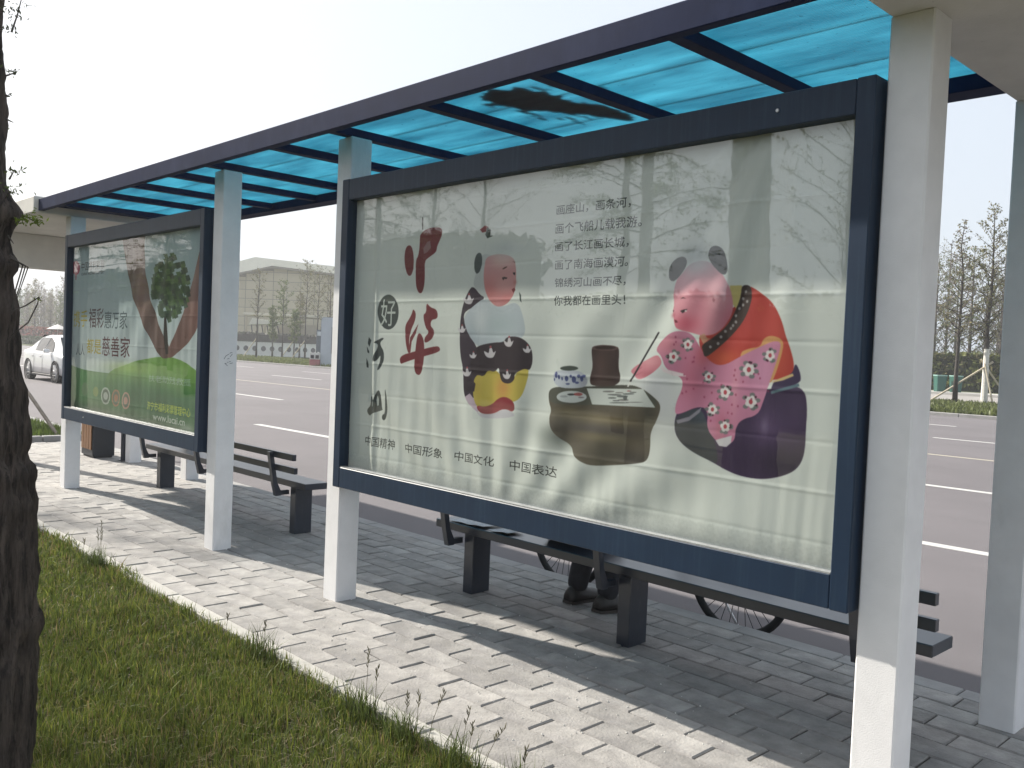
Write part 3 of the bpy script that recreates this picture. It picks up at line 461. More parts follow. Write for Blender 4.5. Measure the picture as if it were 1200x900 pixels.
('P',(228,222,222),0.95,0,[(-1.677,1.517),(-1.679,1.511),(-1.686,1.508),(-1.692,1.51),(-1.696,1.517),(-1.693,1.523),(-1.687,1.526),(-1.68,1.524)]),
('P',(228,222,222),0.95,0,[(-1.689,1.524),(-1.692,1.518),(-1.698,1.515),(-1.705,1.517),(-1.708,1.524),(-1.706,1.53),(-1.699,1.533),(-1.692,1.531)]),
('P',(196,62,78),1.0,0,[(-1.68,1.529),(-1.682,1.523),(-1.687,1.52),(-1.692,1.522),(-1.695,1.528),(-1.693,1.534),(-1.688,1.537),(-1.683,1.535)]),
('P',(74,34,50),0.9,0,[(-1.696,1.511),(-1.698,1.508),(-1.703,1.507),(-1.705,1.511),(-1.703,1.515),(-1.698,1.515)]),
('P',(74,34,50),0.9,0,[(-1.684,1.55),(-1.686,1.547),(-1.691,1.547),(-1.694,1.55),(-1.691,1.554),(-1.687,1.554)]),
('P',(74,34,50),0.9,0,[(-1.691,1.509),(-1.694,1.505),(-1.698,1.505),(-1.701,1.508),(-1.699,1.512),(-1.694,1.512)]),
('P',(98,118,112),0.8,0,[(-1.889,1.307),(-1.892,1.301),(-1.901,1.299),(-1.909,1.303),(-1.909,1.309),(-1.902,1.314),(-1.893,1.313)]),
('P',(98,118,112),0.8,0,[(-1.919,1.297),(-1.923,1.29),(-1.932,1.288),(-1.939,1.292),(-1.94,1.298),(-1.933,1.303),(-1.923,1.302)]),
('P',(98,118,112),0.8,0,[(-1.925,1.299),(-1.928,1.292),(-1.937,1.29),(-1.945,1.294),(-1.945,1.3),(-1.938,1.305),(-1.929,1.304)]),
('P',(98,118,112),0.8,0,[(-1.936,1.317),(-1.94,1.311),(-1.949,1.309),(-1.957,1.312),(-1.957,1.319),(-1.95,1.323),(-1.941,1.322)]),
('P',(98,118,112),0.8,0,[(-1.919,1.338),(-1.923,1.331),(-1.932,1.329),(-1.939,1.333),(-1.94,1.339),(-1.933,1.344),(-1.923,1.343)]),
('P',(98,118,112),0.8,0,[(-1.887,1.325),(-1.89,1.319),(-1.899,1.317),(-1.907,1.32),(-1.907,1.327),(-1.9,1.331),(-1.891,1.33)]),
('P',(228,222,222),0.95,0,[(-1.899,1.317),(-1.901,1.31),(-1.908,1.307),(-1.915,1.309),(-1.918,1.316),(-1.916,1.322),(-1.909,1.326),(-1.902,1.323)]),
('P',(228,222,222),0.95,0,[(-1.908,1.306),(-1.911,1.299),(-1.917,1.296),(-1.924,1.298),(-1.928,1.305),(-1.925,1.311),(-1.918,1.314),(-1.911,1.312)]),
('P',(228,222,222),0.95,0,[(-1.922,1.31),(-1.925,1.304),(-1.931,1.301),(-1.939,1.303),(-1.942,1.309),(-1.939,1.316),(-1.933,1.319),(-1.925,1.317)]),
('P',(228,222,222),0.95,0,[(-1.922,1.324),(-1.924,1.318),(-1.931,1.314),(-1.938,1.317),(-1.941,1.323),(-1.939,1.33),(-1.932,1.333),(-1.925,1.331)]),
('P',(228,222,222),0.95,0,[(-1.907,1.328),(-1.91,1.322),(-1.916,1.318),(-1.923,1.321),(-1.927,1.327),(-1.924,1.333),(-1.917,1.337),(-1.91,1.334)]),
('P',(196,62,78),1.0,0,[(-1.914,1.317),(-1.916,1.311),(-1.921,1.308),(-1.927,1.31),(-1.929,1.316),(-1.927,1.322),(-1.922,1.325),(-1.916,1.323)]),
('P',(74,34,50),0.9,0,[(-1.935,1.33),(-1.937,1.326),(-1.942,1.326),(-1.945,1.329),(-1.942,1.333),(-1.937,1.334)]),
('P',(74,34,50),0.9,0,[(-1.914,1.295),(-1.916,1.292),(-1.921,1.291),(-1.923,1.295),(-1.921,1.298),(-1.916,1.299)]),
('P',(74,34,50),0.9,0,[(-1.927,1.297),(-1.929,1.293),(-1.934,1.293),(-1.937,1.296),(-1.935,1.3),(-1.93,1.301)]),
('P',(98,118,112),0.8,0,[(-1.824,1.256),(-1.827,1.25),(-1.837,1.248),(-1.844,1.251),(-1.845,1.258),(-1.837,1.263),(-1.828,1.262)]),
('P',(98,118,112),0.8,0,[(-1.846,1.236),(-1.85,1.229),(-1.86,1.227),(-1.867,1.23),(-1.868,1.237),(-1.86,1.242),(-1.851,1.241)]),
('P',(98,118,112),0.8,0,[(-1.862,1.238),(-1.866,1.231),(-1.876,1.229),(-1.883,1.232),(-1.884,1.239),(-1.876,1.244),(-1.867,1.243)]),
('P',(98,118,112),0.8,0,[(-1.87,1.271),(-1.874,1.264),(-1.883,1.262),(-1.891,1.266),(-1.891,1.272),(-1.884,1.277),(-1.875,1.277)]),
('P',(98,118,112),0.8,0,[(-1.841,1.28),(-1.845,1.273),(-1.854,1.271),(-1.862,1.275),(-1.862,1.281),(-1.855,1.286),(-1.845,1.285)]),
('P',(98,118,112),0.8,0,[(-1.824,1.262),(-1.827,1.256),(-1.837,1.253),(-1.844,1.257),(-1.845,1.264),(-1.837,1.268),(-1.828,1.268)]),
('P',(228,222,222),0.95,0,[(-1.856,1.247),(-1.859,1.24),(-1.866,1.236),(-1.873,1.239),(-1.877,1.245),(-1.874,1.252),(-1.867,1.256),(-1.86,1.253)]),
('P',(228,222,222),0.95,0,[(-1.863,1.259),(-1.866,1.252),(-1.873,1.249),(-1.88,1.251),(-1.883,1.258),(-1.881,1.265),(-1.874,1.268),(-1.867,1.266)]),
('P',(228,222,222),0.95,0,[(-1.852,1.27),(-1.855,1.263),(-1.862,1.259),(-1.869,1.262),(-1.872,1.268),(-1.87,1.275),(-1.863,1.279),(-1.856,1.276)]),
('P',(228,222,222),0.95,0,[(-1.839,1.264),(-1.841,1.257),(-1.848,1.253),(-1.855,1.255),(-1.859,1.262),(-1.856,1.269),(-1.849,1.272),(-1.842,1.27)]),
('P',(228,222,222),0.95,0,[(-1.841,1.249),(-1.844,1.242),(-1.851,1.239),(-1.858,1.241),(-1.861,1.248),(-1.859,1.255),(-1.852,1.258),(-1.845,1.256)]),
('P',(196,62,78),1.0,0,[(-1.852,1.258),(-1.854,1.251),(-1.86,1.248),(-1.866,1.25),(-1.868,1.256),(-1.866,1.263),(-1.861,1.266),(-1.855,1.264)]),
('P',(74,34,50),0.9,0,[(-1.859,1.28),(-1.861,1.276),(-1.866,1.275),(-1.869,1.279),(-1.866,1.283),(-1.861,1.283)]),
('P',(74,34,50),0.9,0,[(-1.832,1.265),(-1.835,1.261),(-1.84,1.26),(-1.842,1.264),(-1.84,1.268),(-1.835,1.268)]),
('P',(74,34,50),0.9,0,[(-1.831,1.257),(-1.834,1.253),(-1.839,1.253),(-1.841,1.256),(-1.839,1.26),(-1.834,1.261)]),
('P',(160,50,90),0.75,0,[(-2.095,1.588),(-2.097,1.583),(-2.102,1.583),(-2.105,1.587),(-2.103,1.592),(-2.098,1.592)]),
('P',(160,50,90),0.75,0,[(-1.683,1.4),(-1.685,1.396),(-1.689,1.396),(-1.691,1.399),(-1.689,1.404),(-1.685,1.404)]),
('P',(160,50,90),0.75,0,[(-1.817,1.379),(-1.819,1.374),(-1.823,1.374),(-1.826,1.378),(-1.824,1.382),(-1.82,1.383)]),
('P',(160,50,90),0.75,0,[(-2.035,1.427),(-2.038,1.422),(-2.042,1.422),(-2.045,1.426),(-2.043,1.431),(-2.038,1.431)]),
('P',(160,50,90),0.75,0,[(-1.928,1.429),(-1.93,1.424),(-1.934,1.424),(-1.937,1.428),(-1.935,1.433),(-1.93,1.433)]),
('P',(160,50,90),0.75,0,[(-1.83,1.45),(-1.832,1.445),(-1.836,1.445),(-1.839,1.449),(-1.837,1.453),(-1.832,1.454)]),
('P',(160,50,90),0.75,0,[(-1.83,1.307),(-1.832,1.303),(-1.836,1.303),(-1.838,1.307),(-1.836,1.311),(-1.832,1.311)]),
('P',(160,50,90),0.75,0,[(-1.963,1.417),(-1.965,1.413),(-1.969,1.413),(-1.972,1.417),(-1.97,1.421),(-1.965,1.421)]),
('P',(160,50,90),0.75,0,[(-2.046,1.507),(-2.048,1.503),(-2.053,1.503),(-2.055,1.507),(-2.053,1.511),(-2.048,1.511)]),
('P',(160,50,90),0.75,0,[(-1.897,1.358),(-1.899,1.354),(-1.903,1.353),(-1.906,1.358),(-1.904,1.362),(-1.9,1.362)]),
('P',(160,50,90),0.75,0,[(-1.82,1.434),(-1.822,1.43),(-1.826,1.43),(-1.829,1.434),(-1.827,1.438),(-1.823,1.438)]),
('P',(160,50,90),0.75,0,[(-1.832,1.341),(-1.834,1.336),(-1.838,1.336),(-1.84,1.34),(-1.838,1.344),(-1.834,1.345)]),
('P',(160,50,90),0.75,0,[(-1.727,1.46),(-1.729,1.456),(-1.733,1.456),(-1.735,1.46),(-1.734,1.464),(-1.73,1.464)]),
('P',(160,50,90),0.75,0,[(-2.007,1.495),(-2.009,1.49),(-2.013,1.49),(-2.016,1.494),(-2.014,1.499),(-2.009,1.499)]),
('P',(160,50,90),0.75,0,[(-1.72,1.445),(-1.721,1.441),(-1.725,1.44),(-1.728,1.444),(-1.726,1.448),(-1.722,1.449)]),
('P',(160,50,90),0.75,0,[(-2.037,1.377),(-2.039,1.373),(-2.044,1.373),(-2.047,1.377),(-2.044,1.381),(-2.04,1.381)]),
('P',(160,50,90),0.75,0,[(-2.005,1.511),(-2.008,1.506),(-2.012,1.506),(-2.015,1.51),(-2.013,1.515),(-2.008,1.515)]),
('P',(160,50,90),0.75,0,[(-2.101,1.558),(-2.103,1.554),(-2.108,1.554),(-2.11,1.558),(-2.108,1.563),(-2.104,1.563)]),
('P',(160,50,90),0.75,0,[(-2.013,1.493),(-2.015,1.489),(-2.02,1.488),(-2.022,1.493),(-2.02,1.497),(-2.015,1.497)]),
('P',(160,50,90),0.75,0,[(-1.922,1.273),(-1.924,1.269),(-1.928,1.268),(-1.931,1.273),(-1.929,1.277),(-1.924,1.277)]),
('P',(160,50,90),0.75,0,[(-1.75,1.368),(-1.752,1.363),(-1.756,1.363),(-1.758,1.367),(-1.757,1.371),(-1.753,1.371)]),
('P',(160,50,90),0.75,0,[(-1.827,1.47),(-1.829,1.466),(-1.833,1.465),(-1.836,1.47),(-1.834,1.474),(-1.83,1.474)]),
('P',(160,50,90),0.75,0,[(-1.959,1.471),(-1.961,1.467),(-1.965,1.467),(-1.967,1.471),(-1.965,1.475),(-1.961,1.475)]),
('P',(160,50,90),0.75,0,[(-1.925,1.38),(-1.926,1.376),(-1.931,1.375),(-1.933,1.379),(-1.931,1.384),(-1.927,1.384)]),
('P',(160,50,90),0.75,0,[(-1.848,1.309),(-1.85,1.305),(-1.854,1.305),(-1.856,1.309),(-1.854,1.313),(-1.85,1.313)]),
('P',(160,50,90),0.75,0,[(-2.092,1.569),(-2.094,1.565),(-2.099,1.564),(-2.102,1.569),(-2.1,1.573),(-2.095,1.573)]),
('P',(160,50,90),0.75,0,[(-2.055,1.37),(-2.057,1.365),(-2.062,1.365),(-2.065,1.369),(-2.063,1.374),(-2.058,1.374)]),
('P',(160,50,90),0.75,0,[(-2.049,1.442),(-2.051,1.438),(-2.056,1.438),(-2.059,1.442),(-2.057,1.446),(-2.052,1.446)]),
('P',(160,50,90),0.75,0,[(-1.883,1.412),(-1.885,1.407),(-1.889,1.407),(-1.892,1.411),(-1.89,1.415),(-1.886,1.416)]),
('P',(160,50,90),0.75,0,[(-1.789,1.428),(-1.791,1.424),(-1.795,1.424),(-1.797,1.427),(-1.795,1.432),(-1.791,1.432)]),
('P',(160,50,90),0.75,0,[(-2.004,1.39),(-2.006,1.386),(-2.011,1.386),(-2.013,1.39),(-2.011,1.394),(-2.007,1.394)]),
('P',(160,50,90),0.75,0,[(-1.746,1.459),(-1.748,1.455),(-1.752,1.455),(-1.754,1.459),(-1.752,1.463),(-1.748,1.463)]),
('P',(160,50,90),0.75,0,[(-1.956,1.361),(-1.958,1.357),(-1.963,1.357),(-1.965,1.361),(-1.963,1.365),(-1.959,1.365)]),
('P',(160,50,90),0.75,0,[(-1.805,1.337),(-1.807,1.333),(-1.811,1.332),(-1.813,1.336),(-1.812,1.341),(-1.807,1.341)]),
('P',(222,128,144),1.0,0,[(-2.327,1.443),(-2.299,1.468),(-2.235,1.496),(-2.188,1.517),(-2.167,1.502),(-2.16,1.483),(-2.176,1.463),(-2.215,1.435),(-2.263,1.413),(-2.288,1.415),(-2.305,1.431)]),
('B',(196,92,112),0.6,(-2.223,1.435),0.056,0.016),
('B',(234,160,168),0.6,(-2.226,1.487),0.048,0.016),
('P',(186,86,108),0.7,0,[(-2.304,1.444),(-2.266,1.464),(-2.262,1.462),(-2.299,1.439)]),
('P',(186,86,108),0.6,0,[(-2.297,1.43),(-2.256,1.446),(-2.255,1.444),(-2.293,1.426)]),
('P',(48,42,48),1.0,0,[(-2.194,1.607),(-2.185,1.605),(-2.316,1.401),(-2.326,1.401)]),
('P',(222,222,218),1.0,0,[(-2.324,1.402),(-2.316,1.4),(-2.329,1.379),(-2.337,1.38)]),
('P',(216,196,112),1.0,0,[(-1.867,1.783),(-1.823,1.784),(-1.822,1.734),(-1.844,1.698),(-1.863,1.724)]),
('P',(226,140,158),1.0,0,[(-2.121,1.817),(-2.095,1.838),(-2.07,1.871),(-2.019,1.885),(-1.954,1.874),(-1.899,1.831),(-1.867,1.777),(-1.856,1.735),(-1.855,1.682),(-1.887,1.629),(-1.925,1.599),(-1.976,1.594),(-2.029,1.606),(-2.096,1.618),(-2.111,1.638),(-2.118,1.666),(-2.127,1.689),(-2.123,1.714),(-2.134,1.761)]),
('B',(222,76,104),0.75,(-2.057,1.639),0.066,0.04),
('B',(186,172,182),0.8,(-2.024,1.863),0.103,0.044),
('B',(236,176,186),0.6,(-1.94,1.747),0.05,0.065),
('B',(206,100,124),0.4,(-1.99,1.726),0.064,0.065),
('B',(214,84,110),0.5,(-1.866,1.65),0.037,0.053),
('S',(150,160,166),0.75,(-2.026,1.901),0.075,0.046),
('P',(46,50,54),1.0,0,[(-2.154,1.824),(-2.149,1.868),(-2.119,1.897),(-2.086,1.904),(-2.074,1.882),(-2.089,1.849),(-2.127,1.808),(-2.145,1.809)]),
('B',(80,88,94),0.5,(-2.111,1.872),0.025,0.022),
('P',(46,50,54),1.0,0,[(-1.972,1.91),(-1.963,1.931),(-1.932,1.937),(-1.9,1.916),(-1.879,1.873),(-1.876,1.831),(-1.894,1.821),(-1.933,1.849),(-1.964,1.882)]),
('B',(84,92,98),0.5,(-1.93,1.902),0.025,0.021),
('P',(88,48,56),1.0,0,[(-2.095,1.737),(-2.079,1.744),(-2.06,1.737),(-2.076,1.739)]),
('P',(52,34,42),1.0,0,[(-2.087,1.69),(-2.071,1.695),(-2.05,1.697),(-2.06,1.687),(-2.073,1.681)]),
('P',(235,225,225),1.0,0,[(-2.053,1.689),(-2.053,1.688),(-2.054,1.687),(-2.055,1.687),(-2.057,1.686),(-2.058,1.686),(-2.06,1.686),(-2.062,1.687),(-2.063,1.688),(-2.064,1.688),(-2.064,1.689),(-2.064,1.69),(-2.063,1.691),(-2.062,1.692),(-2.06,1.693),(-2.059,1.693),(-2.057,1.693),(-2.056,1.692),(-2.054,1.691),(-2.054,1.69)]),
('P',(80,40,50),1.0,0,[(-2.128,1.694),(-2.119,1.692),(-2.122,1.685)]),
('P',(126,30,52),1.0,0,[(-2.114,1.656),(-2.101,1.654),(-2.092,1.645),(-2.106,1.643)]),
('S',(196,80,100),0.6,(-2.121,1.672),0.011,0.011),
('P',(170,88,108),0.7,0,[(-1.936,1.742),(-1.925,1.731),(-1.93,1.72),(-1.938,1.728)]),
('P',(68,52,50),1.0,0,[(-1.825,1.782),(-1.801,1.786),(-1.783,1.775),(-1.775,1.734),(-1.8,1.661),(-1.857,1.595),(-1.94,1.524),(-1.965,1.512),(-1.972,1.536),(-1.98,1.558),(-1.943,1.58),(-1.877,1.629),(-1.844,1.693),(-1.825,1.745)]),
('P',(196,190,190),0.75,0,[(-1.8,1.76),(-1.802,1.755),(-1.807,1.754),(-1.811,1.758),(-1.811,1.763),(-1.807,1.766),(-1.802,1.765)]),
('P',(196,190,190),0.75,0,[(-1.81,1.734),(-1.812,1.729),(-1.817,1.728),(-1.821,1.732),(-1.822,1.737),(-1.818,1.741),(-1.813,1.739)]),
('P',(196,190,190),0.75,0,[(-1.792,1.724),(-1.794,1.719),(-1.799,1.718),(-1.803,1.721),(-1.803,1.726),(-1.799,1.73),(-1.794,1.729)]),
('P',(196,190,190),0.75,0,[(-1.824,1.698),(-1.826,1.693),(-1.831,1.692),(-1.835,1.695),(-1.835,1.701),(-1.831,1.704),(-1.826,1.703)]),
('P',(196,190,190),0.75,0,[(-1.809,1.711),(-1.811,1.706),(-1.816,1.705),(-1.82,1.709),(-1.82,1.714),(-1.817,1.717),(-1.811,1.716)]),
('P',(196,190,190),0.75,0,[(-1.837,1.672),(-1.839,1.667),(-1.844,1.665),(-1.848,1.669),(-1.848,1.674),(-1.844,1.678),(-1.839,1.676)]),
('P',(196,190,190),0.75,0,[(-1.855,1.624),(-1.857,1.619),(-1.862,1.618),(-1.866,1.621),(-1.866,1.627),(-1.862,1.63),(-1.857,1.629)]),
('P',(196,190,190),0.75,0,[(-1.847,1.635),(-1.849,1.63),(-1.854,1.628),(-1.858,1.632),(-1.858,1.637),(-1.854,1.641),(-1.849,1.64)]),
('P',(196,190,190),0.75,0,[(-1.876,1.613),(-1.878,1.608),(-1.883,1.607),(-1.888,1.61),(-1.888,1.616),(-1.884,1.619),(-1.879,1.618)]),
('P',(196,190,190),0.75,0,[(-1.904,1.567),(-1.906,1.562),(-1.912,1.56),(-1.916,1.564),(-1.916,1.569),(-1.912,1.573),(-1.907,1.572)]),
('P',(196,190,190),0.75,0,[(-1.935,1.553),(-1.937,1.548),(-1.942,1.547),(-1.947,1.55),(-1.947,1.556),(-1.943,1.559),(-1.938,1.558)]),
('P',(196,190,190),0.75,0,[(-1.835,1.648),(-1.837,1.643),(-1.842,1.642),(-1.847,1.646),(-1.847,1.651),(-1.843,1.655),(-1.838,1.653)]),
('P',(196,190,190),0.75,0,[(-1.893,1.592),(-1.895,1.587),(-1.901,1.585),(-1.905,1.589),(-1.905,1.594),(-1.901,1.598),(-1.896,1.597)]),
('P',(206,158,120),0.8,0,[(-1.991,1.593),(-1.969,1.604),(-1.956,1.587),(-1.943,1.585),(-1.971,1.563)]),
('P',(132,44,52),1.0,0,[(-3.861,2.05),(-3.832,2.04),(-3.811,1.989),(-3.81,1.919),(-3.828,1.885),(-3.856,1.886),(-3.881,1.922),(-3.895,1.983),(-3.887,2.033)]),
('P',(132,44,52),1.0,0,[(-3.765,2.091),(-3.747,2.109),(-3.716,2.122),(-3.653,2.129),(-3.588,2.121),(-3.577,2.093),(-3.599,2.056),(-3.619,2.028),(-3.622,1.999),(-3.691,1.973),(-3.718,1.955),(-3.71,1.876),(-3.714,1.827),(-3.731,1.79),(-3.76,1.793),(-3.783,1.828),(-3.791,1.898),(-3.792,1.968),(-3.772,1.987),(-3.765,2.036)]),
('P',(172,176,176),0.5,0,[(-3.732,2.023),(-3.702,2.056),(-3.677,2.061),(-3.669,2.025),(-3.699,2.001),(-3.727,1.995)]),
('P',(60,50,55),1.0,0,[(-3.753,2.188),(-3.744,2.187),(-3.74,2.122),(-3.749,2.122)]),
('P',(132,44,52),1.0,0,[(-3.8,1.711),(-3.773,1.687),(-3.78,1.644),(-3.81,1.599),(-3.826,1.538),(-3.806,1.48),(-3.825,1.471),(-3.848,1.517),(-3.859,1.578),(-3.861,1.623),(-3.827,1.659),(-3.809,1.684)]),
('P',(132,44,52),1.0,0,[(-3.75,1.631),(-3.769,1.579),(-3.799,1.536),(-3.806,1.48),(-3.822,1.478),(-3.814,1.558)]),
('P',(132,44,52),1.0,0,[(-3.692,1.743),(-3.656,1.716),(-3.606,1.706),(-3.592,1.678),(-3.601,1.657),(-3.646,1.653),(-3.653,1.62),(-3.618,1.599),(-3.628,1.559),(-3.672,1.534),(-3.696,1.535),(-3.694,1.56),(-3.659,1.59),(-3.691,1.61),(-3.717,1.679),(-3.689,1.688)]),
('P',(132,44,52),1.0,0,[(-3.905,1.458),(-3.757,1.487),(-3.593,1.521),(-3.566,1.507),(-3.571,1.489),(-3.723,1.455),(-3.861,1.424),(-3.896,1.412)]),
('P',(132,44,52),1.0,0,[(-3.747,1.591),(-3.7,1.556),(-3.689,1.472),(-3.696,1.392),(-3.72,1.359),(-3.76,1.371),(-3.769,1.419),(-3.76,1.539)]),
('P',(66,74,76),1.0,0,[(-3.925,1.693),(-3.926,1.675),(-3.93,1.657),(-3.937,1.641),(-3.948,1.627),(-3.962,1.615),(-3.978,1.606),(-3.995,1.601),(-4.014,1.598),(-4.033,1.6),(-4.052,1.605),(-4.069,1.614),(-4.085,1.626),(-4.098,1.64),(-4.108,1.657),(-4.115,1.675),(-4.118,1.694),(-4.117,1.713),(-4.113,1.731),(-4.105,1.748),(-4.093,1.762),(-4.079,1.774),(-4.063,1.782),(-4.045,1.787),(-4.026,1.789),(-4.007,1.787),(-3.989,1.781),(-3.972,1.772),(-3.957,1.76),(-3.944,1.746),(-3.934,1.729),(-3.928,1.712)]),
('P',(66,74,76),1.0,0,[(-4.196,1.554),(-4.171,1.536),(-4.186,1.5),(-4.203,1.518)]),
('P',(66,74,76),1.0,0,[(-4.211,1.502),(-4.187,1.475),(-4.185,1.463),(-4.203,1.468)]),
('P',(66,74,76),1.0,0,[(-4.21,1.436),(-4.186,1.405),(-4.188,1.381),(-4.206,1.386)]),
('P',(66,74,76),1.0,0,[(-4.147,1.523),(-4.106,1.54),(-4.066,1.554),(-4.052,1.547),(-4.086,1.53),(-4.081,1.507),(-4.052,1.481),(-4.045,1.446),(-4.051,1.414),(-4.091,1.37),(-4.104,1.376),(-4.079,1.418),(-4.078,1.458),(-4.089,1.444),(-4.119,1.418),(-4.147,1.424),(-4.148,1.444),(-4.11,1.484),(-4.103,1.52)]),
('P',(66,74,76),1.0,0,[(-4.084,1.266),(-4.065,1.249),(-4.052,1.206),(-4.047,1.161),(-4.035,1.157),(-4.15,1.127),(-4.162,1.112),(-4.189,1.128),(-4.192,1.151),(-4.159,1.171),(-4.156,1.226),(-4.137,1.225),(-4.132,1.196),(-4.11,1.238)]),
('P',(190,198,194),1.0,0,[(-4.09,1.233),(-4.078,1.213),(-4.079,1.179),(-4.094,1.174),(-4.099,1.207)]),
('P',(190,198,194),1.0,0,[(-4.143,1.213),(-4.134,1.191),(-4.134,1.166),(-4.146,1.17)]),
('P',(66,74,76),1.0,0,[(-4.023,1.283),(-4.007,1.244),(-3.998,1.209),(-3.99,1.157),(-4.008,1.111),(-4.034,1.096),(-4.053,1.111),(-4.043,1.131),(-4.019,1.135),(-4.014,1.199)]),
]
TXT2=[
('画座山，画条河，',-2.781,-2.361,2.118,2.162,(60,66,70)),
('画个飞船儿载我游。',-2.782,-2.303,2.035,2.08,(60,66,70)),
('画了长江画长城，',-2.78,-2.366,1.956,1.999,(60,66,70)),
('画了南海画漠河。',-2.777,-2.361,1.876,1.919,(60,66,70)),
('锦绣河山画不尽，',-2.775,-2.366,1.797,1.838,(60,66,70)),
('你我都在画里头！',-2.776,-2.366,1.717,1.76,(60,66,70)),
('中国精神',-4.192,-3.926,0.946,1.001,(52,58,60)),
('中国形象',-3.827,-3.519,0.944,0.995,(52,58,60)),
('中国文化',-3.412,-3.128,0.951,0.998,(52,58,60)),
('中国表达',-3.012,-2.713,0.952,1.0,(52,58,60)),
('好',-4.09,-3.955,1.617,1.763,(190,198,194)),
]
